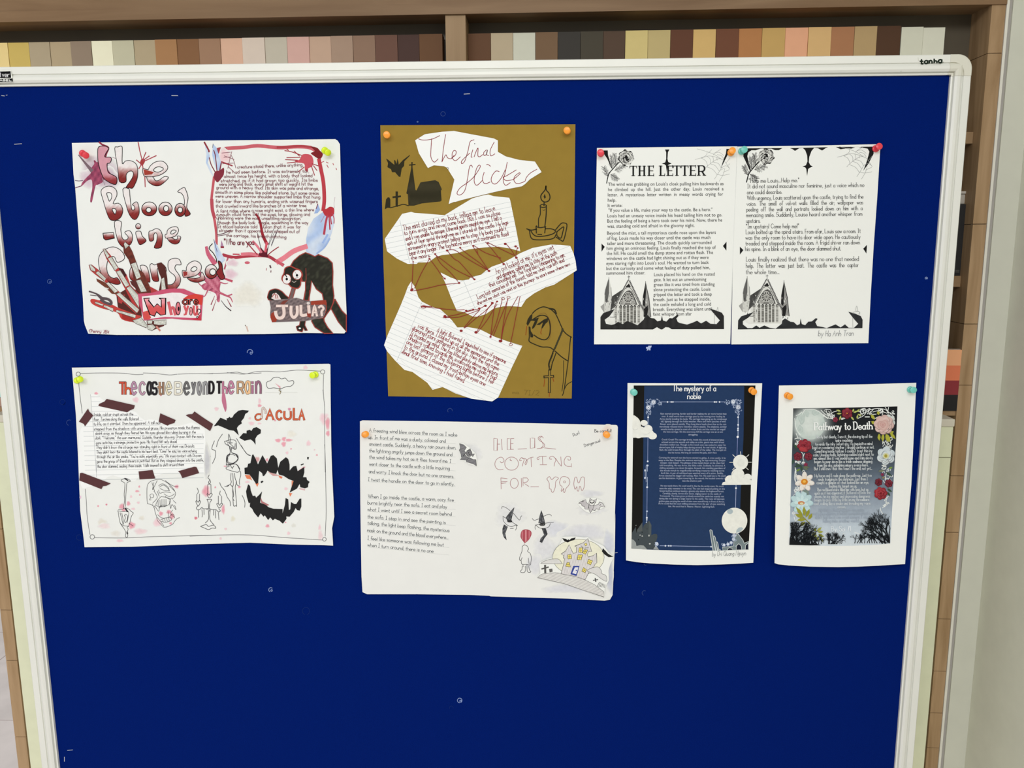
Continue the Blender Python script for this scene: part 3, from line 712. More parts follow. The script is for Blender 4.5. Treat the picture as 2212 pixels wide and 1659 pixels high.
s.fill('-90,640 -20,700 60,790 180,880 250,900 200,820 260,700 180,660 60,700 -40,600', (196, 110, 132), sm=True, cf=lambda x, y: mixc((210, 134, 152), (168, 76, 100), .5+.5*math.sin(x*.4-y*.3)), grid=4)
for p_, w, w1 in (('-140,700 -60,790 20,860', 6, 20), ('60,880 20,960 -20,980', 20, 8), ('250,760 320,780 360,770', 20, 10), ('200,900 330,960 420,940', 10, 22)): s.line(p_, w, (186, 90, 114), w1=w1)
for i in range(26): s.el(random.uniform(0, 120), random.uniform(780, 920), 3, 3, (150, 100, 110), n=6)
# bubble title
s.art('title_lettering', 'A')
WH, RD = (230, 224, 222), (130, 44, 42)
def bub(paths, y0, y1, fr=None, w=9.5, holes=()):
    s.shape(paths, BK, w, grad=(y0, WH, y1, RD), holes=holes, fr=fr)
s.shape('505,190 600,178 640,195 655,215 610,290 600,340 685,345 692,395 665,432 632,440 636,520 660,580 770,640 772,735 730,748 640,705 570,640 505,450 490,300', BK, 11, grad=(600, (206, 150, 162), 690, (140, 50, 54)))
bub('745,215 790,190 850,180 858,250 858,440 905,400 980,395 1050,430 1085,500 1085,640 1050,740 1010,805 965,800 915,795 1000,665 1025,590 1000,550 950,560 915,610 910,710 815,705 790,500', 480, 640)
bub('1225,600 1240,700 1320,760 1400,770 1470,730 1545,655 1530,635 1480,635 1400,690 1350,690 1315,640', 660, 740)
bub('1165,515 1180,620 1250,635 1340,630 1440,600 1520,540 1535,480 1490,420 1430,400 1340,420 1270,480 1240,530', 480, 1100, holes=('1325,545 1345,505 1400,485 1460,500 1470,525 1430,555 1380,565',))
s.fill('1172,520 1240,540 1330,565 1300,600 1190,610', (158, 62, 52)); 
bub('540,860 580,800 650,775 720,790 770,840 775,920 720,1035 800,1030 850,1080 865,1150 840,1230 780,1280 700,1285 660,1250 620,1150 580,1010', 1060, 1180, holes=('625,880 670,870 700,900 695,960 665,1000 640,940', '705,1120 745,1110 768,1140 748,1195'))
bub('865,825 955,815 970,900 985,1050 1005,1130 1040,1120 1040,1075 1010,1050 1060,1010 1090,1030 1110,1120 1105,1200 1060,1270 1010,1260 960,1190 920,1070', 1030, 1180)
def elb(cx, cy, rx, ry, hx, hy, hrx, hry, y0, y1, fr='A'):
    ox, oy, k = FR[fr]; s.shape(ell(ox+cx/k, oy+cy/k, rx/k, ry/k), BK, 11, grad=(y0, WH, y1, RD), holes=(ell(ox+hx/k, oy+hy/k, hrx/k, hry/k, 12),), fr=fr)
elb(1260, 1115, 112, 104, 1252, 1130, 38, 38, 1060, 1140); elb(1502, 1115, 100, 102, 1512, 1108, 38, 45, 1070, 1160)
bub('1685,855 1775,795 1810,840 1840,950 1820,1090 1875,1190 1800,1225 1790,1150 1760,1080 1785,1050 1780,950 1740,880', 1060, 1140)
elb(1722, 1130, 80, 98, 1722, 1130, 36, 42, 1040, 1150)
s.shape('570,1480 725,1465 740,1550 610,1580 580,1555', BK, 11, grad=(1490, WH, 1520, RD), sm=False)
bub('740,1310 840,1305 835,1420 850,1530 880,1575 930,1570 945,1530 895,1465 960,1440 1000,1480 1010,1560 990,1630 940,1670 880,1690 820,1640 780,1550', 1500, 1620)
bub('1060,1460 1130,1450 1155,1520 1215,1590 1130,1650 1095,1610 1075,1540', 1530, 1580); ox = 140; s.shape(ell(140+1095/K, 290+1375/K, 38/K, 40/K, 14), BK, 10, grad=(1370, WH, 1400, RD))
bub('1255,1460 1300,1440 1360,1410 1420,1430 1455,1500 1455,1590 1435,1690 1335,1695 1370,1600 1380,1500 1350,1470 1325,1510 1325,1580 1265,1590', 1440, 1600)
bub('1525,1540 1570,1610 1640,1640 1700,1620 1730,1550 1720,1525 1680,1520 1685,1560 1640,1570 1590,1540', 1540, 1590)
bub('1500,1495 1505,1550 1560,1545 1650,1520 1695,1450 1685,1395 1640,1380 1570,1400 1530,1440 1525,1490', 1480, 1900, holes=('1580,1470 1600,1435 1640,1430 1665,1445 1630,1480 1590,1490',))
s.fr = 'C'
bub('620,260 720,230 820,270 885,350 880,420 785,460 745,385 700,375 640,440 625,560 660,660 730,700 780,690 830,770 760,790 640,740 540,620 505,480 510,380 560,300', 520, 740)
bub('985,545 965,620 975,700 1020,738 1080,730 1130,680 1245,755 1272,735 1250,600 1210,515 1125,512 1150,600 1130,640 1070,650 1060,560 1040,500', 560, 700)
bub('1270,510 1300,480 1340,500 1400,480 1470,495 1515,560 1500,620 1440,610 1420,560 1380,560 1390,650 1400,740 1320,735 1290,640', 560, 680)
bub('1540,500 1560,430 1640,400 1710,420 1735,495 1660,500 1645,560 1700,640 1730,720 1700,810 1640,860 1540,860 1520,800 1600,790 1650,730 1640,660 1560,590', 640, 860)
bub('1830,690 1880,740 1970,760 2050,740 2095,705 2050,605 2030,640 2020,680 1950,700', 640, 740)
bub('1755,585 1770,685 1850,680 1950,660 2020,600 2040,520 2000,460 1930,440 1850,480 1815,540 1810,590', 560, 900, holes=('1880,580 1900,540 1940,525 1975,545 1960,580 1920,598',)); s.fill('1765,595 1830,600 1830,650 1775,675', (150, 52, 50))
s.fr = 'D'; elb(112, 600, 92, 105, 135, 605, 46, 48, 540, 660, 'D'); s.shape('215,440 270,480 285,600 315,690 260,720 200,640 190,600 230,540', BK, 11, grad=(380, RD, 700, (130, 40, 44))); s.line('130,182 80,250 140,320 185,400 192,450', 12, BK)
# skeleton hand
s.art('skeleton_hand', 'C'); BN = (219, 221, 212); BR = (84, 42, 38); RDD = (178, 62, 60)
s.fill('870,200 900,150 950,190 1010,300 1062,440 1100,560 1180,620 1270,820 1400,910 1110,930 1060,880 1000,560 950,420 880,320', BR, cf=lambda x, y: mixc(BR, (118, 58, 46), random.random()), grid=4)
s.fill('1370,480 1440,460 1500,520 1530,700 1540,870 1400,905 1440,700 1400,600', BR); s.fill('1270,820 1400,890 1400,920 1290,915', (170, 60, 60))
s.fill('770,950 960,830 1120,900 1150,1270 1050,1320 850,1250 790,1120', BR); s.fill('790,960 900,940 850,1080 800,1060', (168, 60, 60))
s.fill('565,262 600,255 690,360 800,540 920,640 980,800 1130,960 1110,1180 1080,1220 900,860 760,600 620,410', RDD); s.fill('800,540 870,560 920,650 900,690 830,620', (70, 34, 36)); s.fill('970,740 1060,740 1110,900 1000,800', (90, 46, 44))
s.fill('355,500 400,495 500,570 640,740 800,890 1110,1170 1060,1230 770,960 620,770 450,640 380,580', RDD); s.fill('470,700 620,770 790,900 800,940 700,930 620,850 480,745', (110, 60, 44)); s.line('610,840 650,860', 10, BN); s.line('625,870 650,845', 8, BN)
s.fill('380,1030 440,1010 700,1090 800,1140 1060,1240 1140,1270 1020,1350 850,1310 780,1210 560,1150 420,1090', (190, 66, 60), sm=True); s.fill('850,1180 1010,1280 1040,1360 860,1310', (160, 50, 46))
s.fill('1220,1340 1500,1330 1480,1410 1300,1480 1240,1430', (90, 44, 40)); s.line('1370,1420 1420,1480', 26, (200, 130, 120))
bc = lambda x, y: mixc(BN, (178, 180, 170), .5+.5*math.sin(x*1.1+y*.5))
for b in ('880,190 900,155 960,210 905,262', '985,485 1065,460 1135,680 1070,715', '1062,735 1135,715 1225,895 1135,905', '570,265 600,260 670,365 630,400', '640,400 700,380 795,545 745,585', '765,600 830,580 965,800 905,830', '920,845 975,812 1100,950 1110,1150', '365,500 395,500 455,560 455,600 390,580', '460,620 500,590 615,700 595,745', '612,770 655,757 795,890 740,920', '765,935 820,908 1110,1165 1075,1218', '450,1045 580,1090 560,1115 455,1075', '590,1095 725,1150 720,1200 580,1125', '770,1170 1060,1245 1050,1295 765,1200', '1010,1330 1140,1285 1230,1400 1220,1440 1060,1375', '1230,1400 1310,1385 1360,1430 1300,1485 1240,1460', '1225,1330 1310,1325 1300,1380 1240,1380', '1330,1330 1515,1320 1510,1390 1420,1400 1330,1385', '1440,710 1485,685 1510,860 1440,890'):
    q = s.fill(b, BN, cf=bc, grid=4)[0]; s.line(q, 6, (90, 70, 66), sm=False, closed=True)
for p, w in (('365,895 480,935 560,990', 22), ('380,950 470,960', 10), ('560,1000 640,1010 690,1050 680,1085 600,1060 540,1020', 40), ('480,940 550,1010 600,1000', 26)): s.line(p, w, (88, 76, 80))
# plaque
s.art('question_plaque', 'C')
s.fill('1090,930 1300,915 1450,870 1640,850 1770,855 1950,930 2070,950 2055,1100 2040,1330 1750,1318 1600,1300 1400,1310 1180,1330 1150,1200 1110,1080', (196, 84, 112)); s.fill('1150,970 1400,945 1600,912 1720,915 1850,960 2020,970 2020,1290 1900,1290 1750,1285 1500,1275 1230,1310 1170,1200', (232, 226, 226))
s.fill('1830,960 1950,930 2060,960 2050,1100 1990,1090 1960,1010 1760,1010', (206, 66, 58)); s.fill('1170,1200 1240,1180 1290,1290 1250,1315 1180,1310', (206, 80, 76)); s.fill('2020,1230 2040,1330 1900,1320 1980,1290', (190, 56, 70))
s.shape('1180,1000 1265,995 1250,1030 1330,1130 1380,1080 1440,1130 1440,1020 1405,1000 1505,995 1505,1240 1430,1250 1370,1200 1340,1265 1270,1240 1215,1100', BK, 14, grad=(1060, (226, 150, 160), 1130, (206, 84, 84)), sm=False)
for p in ('1550,1060 1570,1150 1590,1235', '1570,1160 1620,1140 1650,1240'): s.line(p, 44, (206, 96, 104)); 
s.shape(ell(140+1692/K, 500+1150/K, 34/K, 96/K), BK, 12, fillc=(214, 120, 130)); s.el(1700, 1155, 14, 34, BK)
for ch_, x0, x1 in (('a', 1765, 1830), ('r', 1860, 1900), ('e', 1935, 1980)): s.glyph(ch_, x0, x1, 1025, 1085, 34, BK); s.glyph(ch_, x0, x1, 1025, 1085, 10, (200, 80, 70))
for ch_, x0, x1 in (('y', 1785, 1840), ('u', 1925, 1975)): s.glyph(ch_, x0, x1, 1115, 1240, 34, (206, 90, 96))
s.shape(ell(140+1882/K, 500+1190/K, 24/K, 62/K), BK, 9, fillc=(222, 140, 146)); s.el(1882, 1190, 6, 18, BK); s.line('1975,1200 1985,1165 2010,1160 2030,1190 2000,1230 2000,1250', 12, BK); s.line(ell(140+1978/K, 500+1280/K, 12/K, 14/K, 10), 9, BK, closed=True)
# creature
s.art('creature_drawing', 'D'); RO = (152, 62, 56); BL_ = (40, 40, 34); bb_ = lambda x, y: mixc(BL_, (64, 66, 54), random.random()**3)
for p in ('1300,510 1340,440 1430,360 1520,315 1600,345 1660,375 1710,345 1850,400 1920,470 1930,600 1925,800 1945,960 1935,1060 1900,1150 1840,1230 1795,1300 1800,1340 1850,1430 1930,1520 1800,1522 1660,1430 1610,1340 1620,1300 1780,1290 1830,1180 1830,1060 1790,1030 1770,930 1680,860 1610,740 1590,900 1565,1030 1495,1020 1520,870 1520,750 1470,745 1440,600 1370,550 1310,520', '1960,1010 2060,1180 2130,1250 2130,1500 2010,1350 1900,1150'):
    q = s.fill(p, BL_, cf=bb_, grid=5)[0]; s.line(q, 14, RO, sm=False, closed=True)
s.line('1525,550 1530,700 1520,780', 9, RO); s.line('1580,880 1575,1040', 9, RO)
q = s.fill('1320,830 1370,850 1330,1000 1270,1000', (112, 92, 90))[0]; s.line(q, 9, RO, sm=False, closed=True)
q = s.fill('1200,620 1215,550 1290,520 1360,550 1440,580 1475,650 1450,720 1445,800 1400,850 1310,830 1270,790 1180,740 1170,680', BL_, sm=True)[0]; s.line(q, 16, (160, 66, 58), sm=False, closed=True)
for cx, cy, rx, ry in ((1240, 712, 64, 74), (1395, 645, 68, 74)): q = ell(440+cx/K, 500+cy/K, rx/K, ry/K); s.fill(q, (232, 230, 228)); s.line(q, 9, RO, sm=False, closed=True)
s.el(1240, 712, 18, 20, BK); s.el(1393, 655, 18, 20, BK); s.line('1215,640 1240,680', 14, BK); s.line('1370,700 1410,690', 8, BK); s.line('1360,600 1380,630', 5, (120, 100, 100)); s.line('1280,730 1300,720', 6, (120, 100, 100)); s.line('1320,740 1350,760 1380,740', 10, (170, 160, 150))
q = s.fill('965,1020 975,900 1020,870 1080,858 1160,890 1220,950 1270,1000 1170,1030', BL_, sm=True)[0]; s.line(q, 12, RO, sm=False, closed=True); s.fill('1010,1000 1030,930 1080,915 1120,950 1160,1020 1080,1030', (226, 214, 210)); s.line('1020,980 1060,930 1080,1000', 12, RO); s.line('1090,940 1110,1000', 10, RO)
q = s.fill('1440,1340 1520,1325 1510,1400 1550,1480 1510,1480 1490,1440 1470,1500 1400,1480 1380,1420 1430,1400', BL_)[0]; s.line(q, 10, RO, sm=False, closed=True); s.el(1435, 1447, 18, 13, PC_)
s.fill('980,1030 1200,1010 1390,990 1500,1025 1600,1040 1830,1020 1830,1100 1810,1240 1780,1290 1500,1340 1020,1355 990,1250 1000,1130', (122, 108, 108), cf=lambda x, y: mixc((140, 124, 124), (88, 78, 80), .5+.5*math.sin(x*.4-y*.5)), grid=5)
s.fill('1600,1040 1830,1025 1832,1110 1800,1090 1600,1100', (152, 62, 46)); s.fill('1050,1200 1100,1300 1080,1350 1020,1355 995,1280 1010,1220', (150, 58, 42)); s.fill('1180,1040 1270,1020 1200,1090 1140,1085', (120, 60, 52)); s.fill('1540,1200 1600,1210 1600,1290 1540,1270', (140, 60, 50))
LC = (228, 208, 200)
for p, w in (('1090,1112 1250,1112', 34), ('1190,1120 1200,1230 1170,1285 1110,1290 1080,1240 1075,1200', 46), ('1305,1120 1305,1230 1345,1285 1395,1230 1395,1120', 42), ('1452,1110 1458,1245 1530,1245', 42), ('1568,1115 1575,1210', 44), ('1625,1258 1655,1115 1690,1258', 30), ('1640,1210 1680,1210', 22), ('1720,1135 1755,1112 1790,1150 1760,1195 1765,1255', 32)): s.line(p, w+8, (150, 120, 116)); s.line(p, w, LC)
s.el(1562, 1072, 26, 22, (210, 200, 196))
# writing
s.art('handwriting', 'B'); HC = (118, 50, 62)
for t, a, b in (("creature stood there, unlike anything,", (505, 510), (1480, 475)), ("he had seen before. It was extremely tall,", (340, 585), (1570, 572)), ("almost twice his height, with a body that looked", (305, 650), (1620, 637)), ("stretched, as if it had grown too quickly. Its limbs", (255, 715), (1700, 705)), ("were long and thick, every small shift of weight hit the", (230, 768), (1625, 765)), ("ground with a heavy thud. Its skin was pale and strange,", (190, 815), (1715, 830)), ("smooth in some place like polished stone, but some areas", (175, 885), (1715, 900)), ("were uneven. A narrow shoulder supported limbs that hung", (175, 945), (1735, 958)), ("far lower than any human's, ending with wizened fingers", (180, 1025), (1700, 1025)), ("that crowled inward like branches of a winter tree", (180, 1095), (1530, 1085)), ("A faint ridge where a nose might exist, a thin line where", (190, 1170), (1645, 1147)), ("a mouth could form. But the eyes, large, glowing and", (190, 1220), (1585, 1218)), ("unblinking were the most unsettling recognition.", (190, 1270), (1450, 1280)), ("though the body look  fragile, something in the way", (220, 1340), (1560, 1340)), ("It stood balance told   Julian that it was far", (215, 1400), (1450, 1405)), ("stronger than it appears  Julian stepped out of", (230, 1455), (1430, 1475)), ("the carriage, his breath catching", (335, 1530), (1230, 1555))):
    s.text(t, a, b, 25, 5.4, HC, jit=.5, sm=True)
s.text('"Who are you', (305, 1648), (750, 1650), 44, 10, HC, jit=.5)
s.art('signature', 'C'); s.text('Chenny 7B4', (358, 1505), (655, 1522), 22, 6, (150, 80, 90), jit=.6, slant=.2); s.line('355,1480 560,1475', 3, (190, 150, 160)); s.flush()

# ------------------------------------------------------------------ 2 castle poster
s = Sheet('story_poster', '@E 105,98 @F 0,70 1000,55 1870,40 1892,52 1895,500 1900,900 @H 2112,0 2125,400 2157,1080 2125,1250 2140,1512 2000,1505 1500,1495 900,1468 0,1492 @G 1000,1390 295,1397 285,1300 230,850 212,400 195,0 @E 165,800', lifted(785, 1180, .0012, .0035), PAP)
tag(s.o, 'cream poster with taped lined paper and black bats and fangs', 'poster', 'student story sheets pinned to the board')
GY = (96, 96, 98)
s.art('pink_stains', 'E'); P2 = (226, 160, 172); P1 = (232, 200, 206)
for fr, lst in (('E', ((468, 482, 34, 24, P2), (1060, 578, 54, 48, P1), (1435, 512, 18, 16, P2), (452, 708, 15, 14, P2))), ('F', ((192, 715, 38, 34, P1), (835, 600, 26, 50, P1), (835, 665, 36, 26, P2), (688, 855, 25, 22, P1), (715, 930, 52, 34, P1), (830, 932, 34, 18, P1), (1280, 718, 28, 26, (206, 140, 164)), (1065, 885, 20, 18, P2), (1800, 860, 80, 100, P1), (1850, 930, 40, 110, P2), (1855, 1080, 34, 50, P2), (1110, 1185, 50, 34, P2), (1200, 1165, 40, 40, P2), (1270, 1180, 60, 26, P2), (1195, 1240, 40, 46, P2), (1310, 1090, 80, 60, (228, 226, 216)), (1565, 1228, 40, 48, P1), (1305, 1310, 16, 14, P2), (1245, 1370, 26, 26, P1), (1655, 1325, 14, 12, P1), (1690, 1402, 18, 16, P2), (1520, 95, 40, 34, P1), (800, 1470, 40, 50, (206, 160, 160)), (945, 1475, 24, 30, P2), (18, 1558, 18, 16, P2), (320, 1570, 30, 12, P2))),
                  ('G', ((498, 782, 18, 18, P2), (622, 760, 17, 17, (214, 128, 146)), (1112, 492, 18, 20, P2), (1080, 560, 36, 20, P2), (990, 640, 20, 26, P1), (950, 745, 32, 40, P2), (850, 790, 46, 50, P2), (1098, 732, 26, 22, P1), (1120, 615, 14, 14, P2), (880, 840, 40, 26, P2), (1020, 825, 40, 20, P1), (1670, 492, 38, 30, P2), (2110, 560, 66, 100, P2), (1435, 895, 36, 40, P2), (1555, 870, 46, 34, P2), (1600, 930, 40, 60, P2), (1380, 1030, 70, 70, P1), (560, 1030, 80, 66, (222, 218, 206)), (760, 1190, 80, 50, (222, 220, 212)), (1150, 960, 46, 40, (220, 218, 208)), (1130, 1160, 110, 50, (230, 206, 208)), (1000, 1070, 60, 60, P2), (1390, 190, 24, 30, P2), (1110, 232, 18, 16, P1), (2090, 178, 16, 14, P2), (820, 1300, 60, 26, P1), (235, 650, 14, 30, (226, 190, 214)), (590, 1080, 100, 50, (230, 214, 214)), (1580, 1040, 26, 22, P2))),
                  ('H', ((90, 1100, 28, 26, (216, 120, 134)), (500, 970, 30, 80, P2), (1160, 1217, 34, 30, P2), (1435, 662, 32, 26, P1), (1475, 1328, 30, 30, P1), (1940, 1250, 24, 60, P1), (1950, 1360, 40, 90, (230, 208, 210)), (645, 1110, 38, 50, (222, 220, 204)), (1550, 1210, 40, 34, (220, 220, 212)), (535, 1262, 24, 22, P1), (460, 1405, 22, 24, P1), (380, 640, 16, 18, P2), (740, 635, 24, 22, P2), (1430, 1165, 16, 14, P2), (860, 560, 40, 20, P1)))):
    for cx, cy, rx, ry, c in lst: s.soft(cx, cy, rx, ry, c, (229, 231, 227), fr)
s.art('pen_border', 'E')
for fr, p in (('E', '230,185 550,178 870,182 1050,202 1170,198'), ('E', '1170,178 1350,185 1560,208 1680,195'), ('E', '1690,195 1900,188 2212,190'), ('F', '0,190 350,178 500,165 620,190 860,178'), ('F', '350,172 600,195 770,160 950,152 1130,162 1400,135 1740,150'), ('F', '1790,200 1785,450 1805,700 1805,1050 1815,1659'), ('F', '1780,430 1800,620'), ('H', '2012,0 2025,300 2035,1000 2022,1370'), ('H', '0,1370 500,1352 800,1350 1100,1365 1400,1390 1900,1422 1985,1427'), ('G', '440,1255 900,1258 1300,1240 1700,1230 2212,1218'), ('E', '205,300 225,500 260,780'), ('G', '305,530 320,700 335,950 375,1210')): s.line(p, 7, GY, fr=fr, keep=True)
for fr, cx, cy, r in (('E', 200, 195, 31), ('F', 1777, 162, 31), ('G', 410, 1243, 33), ('H', 2010, 1417, 27)): ox, oy, k = FR[fr]; s.line(ell(ox+cx/k, oy+cy/k, r/k, r/k, 14), 8, GY, fr=fr, closed=True)
s.art('title_lettering', 'E')
for fr, y0, y1, L in (('E', 322, 492, (('T', 818, 905, (196, 76, 60)), ('h', 905, 985, (206, 88, 58)), ('e', 1000, 1062, (182, 140, 166)), ('C', 1122, 1190, (186, 148, 168)), ('a', 1235, 1285, (44, 42, 44)), ('s', 1310, 1372, (36, 34, 38)), ('t', 1395, 1440, (172, 132, 104)), ('l', 1470, 1485, (152, 120, 98)), ('e', 1520, 1582, (222, 214, 186)), ('B', 1648, 1745, (228, 224, 208)), ('e', 1785, 1850, (104, 104, 104)), ('y', 1900, 1945, (120, 120, 122)), ('o', 1985, 2030, (146, 146, 148)), ('n', 2075, 2125, (152, 152, 154)))),
                     ('F', 312, 478, (('D', 85, 145, (34, 32, 34)), ('T', 200, 262, (40, 36, 38)), ('h', 288, 345, (190, 124, 150)), ('e', 378, 440, (190, 128, 156)), ('R', 508, 590, (188, 152, 120)), ('a', 625, 685, (232, 188, 142)), ('i', 728, 738, (172, 110, 140)), ('n', 782, 850, (152, 106, 128))))):
    for ch_, x0, x1, c in L:
        s.glyph(ch_, x0, x1, y0, y1, 36, (66, 60, 62), fr); s.glyph(ch_, x0, x1, y0, y1, 25, c, fr)
s.fr = 'F'; s.fill('280,470 312,480 335,600 342,700 325,760 300,700 270,590', (188, 112, 138), sm=True)
for ch_, x0, x1, y0, y1 in (('A', 935, 1040, 725, 870), ('C', 1090, 1160, 745, 870), ('U', 1205, 1300, 755, 865), ('L', 1345, 1395, 710, 870), ('A', 1425, 1500, 730, 875)):
    s.glyph(ch_, x0, x1, y0, y1, 34, (120, 70, 56)); s.glyph(ch_, x0, x1, y0, y1, 24, (206, 98, 66))
s.line('770,830 800,795 860,800 865,850 820,880 780,870', 26, (120, 70, 56), closed=True); s.line('770,830 800,795 860,800 865,850 820,880 780,870', 17, (206, 98, 66), closed=True); s.line('865,850 880,700 925,740 925,780', 26, (110, 80, 72)); s.line('865,850 880,700 925,740 925,780', 17, (226, 206, 198))
s.line('950,395 940,320 1000,290 1040,250 1110,240 1160,265 1220,255 1265,300 1330,290 1345,330 1300,375 1240,380 1150,410 1050,400 990,405', 7, (60, 60, 62), closed=True); s.line('1138,410 1125,440 1152,460 1135,495', 9, (120, 100, 40)); s.line('1145,412 1155,462', 5, (60, 60, 60)); s.fill('1065,328 1150,385 1140,408', P2); s.line('920,470 1400,468', 3, (196, 196, 190))
s.art('bat_drawing', 'F')
BT = (38, 38, 38)
s.fill('150,975 250,845 345,885 340,855 365,850 390,830 400,850 430,840 450,800 520,740 580,730 675,740 660,765 620,790 600,850 560,900 570,930 520,965 495,1000 525,1110 450,1040 380,1030 290,990 215,960', BT)
s.art('bat_drawing', 'F'); s.fill('530,1145 590,1075 640,1080 640,1040 690,1025 710,1045 740,1000 790,985 855,1025 850,1080 800,1110 770,1160 775,1250 740,1200 700,1170 610,1190', BT)
s.art('fang_painting', 'H')
s.fill('820,455 900,460 930,540 900,520 850,510', (222, 128, 92)); s.fill('975,580 1030,580 1008,635', (222, 128, 92)); s.fill('1320,460 1385,485 1370,512 1340,500', (222, 120, 86)); s.fill('1480,725 1530,730 1497,782', (222, 128, 92)); s.fill('1520,540 1556,548 1520,650', (222, 140, 104)); s.fill('1160,405 1300,450 1330,470 1240,470', (206, 158, 156)); s.fill('1050,770 1085,850 1188,905 1150,918 1065,870', (176, 116, 116)); s.fill('1630,650 1720,665 1720,690 1640,670', (214, 178, 180)); s.fill('1610,400 1700,330 1730,335 1650,420', (226, 170, 176))
s.fill('815,350 860,340 870,290 905,280 930,160 945,145 985,220 1018,300 1060,210 1085,160 1120,220 1155,285 1210,170 1250,160 1300,210 1320,350 1350,260 1435,190 1470,220 1490,300 1490,390 1540,330 1590,320 1610,400 1710,335 1710,420 1690,490 1740,490 1750,530 1790,560 1770,590 1765,640 1720,655 1650,640 1640,590 1600,660 1490,720 1535,590 1550,545 1480,520 1400,470 1330,450 1310,380 1290,440 1200,420 1160,390 1140,430 1110,470 1090,475 1080,430 1035,395 1020,580 990,590 930,500 890,450 820,445', BT)
s.art('fang_painting', 'H'); s.fill('840,700 870,595 900,620 910,690 940,770 975,765 990,795 1040,750 1080,700 1060,800 1050,870 1130,900 1180,940 1250,960 1385,965 1385,1030 1420,900 1430,800 1470,820 1480,980 1500,970 1510,860 1560,890 1590,890 1640,810 1665,810 1665,930 1640,990 1600,980 1580,950 1550,1010 1490,1080 1440,1075 1445,1110 1390,1185 1340,1140 1290,1120 1270,1110 1240,1135 1200,1090 1170,1130 1120,1060 1100,1080 1060,1030 1020,1090 960,1020 930,960 895,930 900,870 880,880 850,780', BT)
for p in ('1655,300 1700,283 1700,300 1660,315', '1750,190 1780,190 1770,230 1755,220', '1055,560 1080,540 1100,555 1070,580'): s.fill(p, BT)
s.art('street_lamp_drawing', 'G'); D = (52, 50, 54)
for p in ('840,395 890,370 930,372 980,410 940,425 925,450 912,600 905,790', '840,395 845,410 890,435 897,470 885,600 890,690 878,800 870,830', '795,838 870,825 900,810 960,830 985,860 1022,885 1000,925 985,960 970,1040 952,1080', '790,850 800,890 810,960 830,1040 880,1075 950,1082', '800,855 860,865 950,870 945,950 930,1030', '825,880 845,960 870,1060', '850,885 865,960 880,1050', '890,920 905,960 890,1000 905,1030 930,990 935,930 905,905 890,930', '855,1080 890,1130 912,1180 905,1230 925,1255 940,1220 925,1180 945,1130 930,1100 955,1085', '830,1045 860,1090', '960,1040 1020,1080'): s.line(p, 6, D, keep=True)
s.line('895,370 940,400', 18, D); s.line('905,820 935,865', 22, D); s.line('930,1160 940,1200', 12, D)
s.art('skull_drawing', 'G')
for p in ('1235,750 1225,640 1232,480 1290,410 1420,385 1520,430 1600,500 1650,580 1640,640 1600,680', '1235,750 1290,760 1330,800 1350,880 1370,940 1385,1000 1440,1060 1490,1100 1600,1060 1640,1010 1670,975 1715,955', '1300,430 1340,560', '1330,430 1310,540 1380,400', '1400,480 1460,450 1540,500 1560,560', '1410,500 1480,470 1560,550 1480,545 1420,520', '1400,540 1420,590 1500,570 1580,585', '1480,600 1560,640 1640,600', '1300,600 1270,620 1290,660 1330,640 1310,600', '1290,690 1265,690 1280,660', '1330,560 1360,600 1380,660 1310,740', '1380,560 1410,640', '1440,640 1400,680 1360,770 1450,790 1540,770 1580,700 1540,660 1440,640', '1390,700 1395,775', '1420,690 1425,780', '1450,680 1450,785', '1480,680 1480,785', '1510,680 1510,775', '1560,700 1580,820 1600,760 1660,840 1640,770', '1310,760 1330,800 1350,770', '1350,790 1400,860 1420,800 1500,790', '1400,810 1450,770 1520,775', '1385,910 1450,960 1550,950 1610,900 1640,960', '1430,990 1500,960 1590,960 1580,1000 1500,1025 1440,1010', '1460,985 1470,1020', '1490,970 1500,1015', '1520,965 1530,1010', '1550,965 1560,1000', '1540,860 1550,940', '1610,840 1580,900 1640,950', '1380,950 1420,1000 1480,1080', '1500,400 1560,450 1640,490 1690,490', '1620,700 1660,740', '1560,480 1640,560', '1500,640 1560,680 1600,660'): s.line(p, 5.5, D, keep=True)
s.art('candle_and_sword_drawing', 'H')
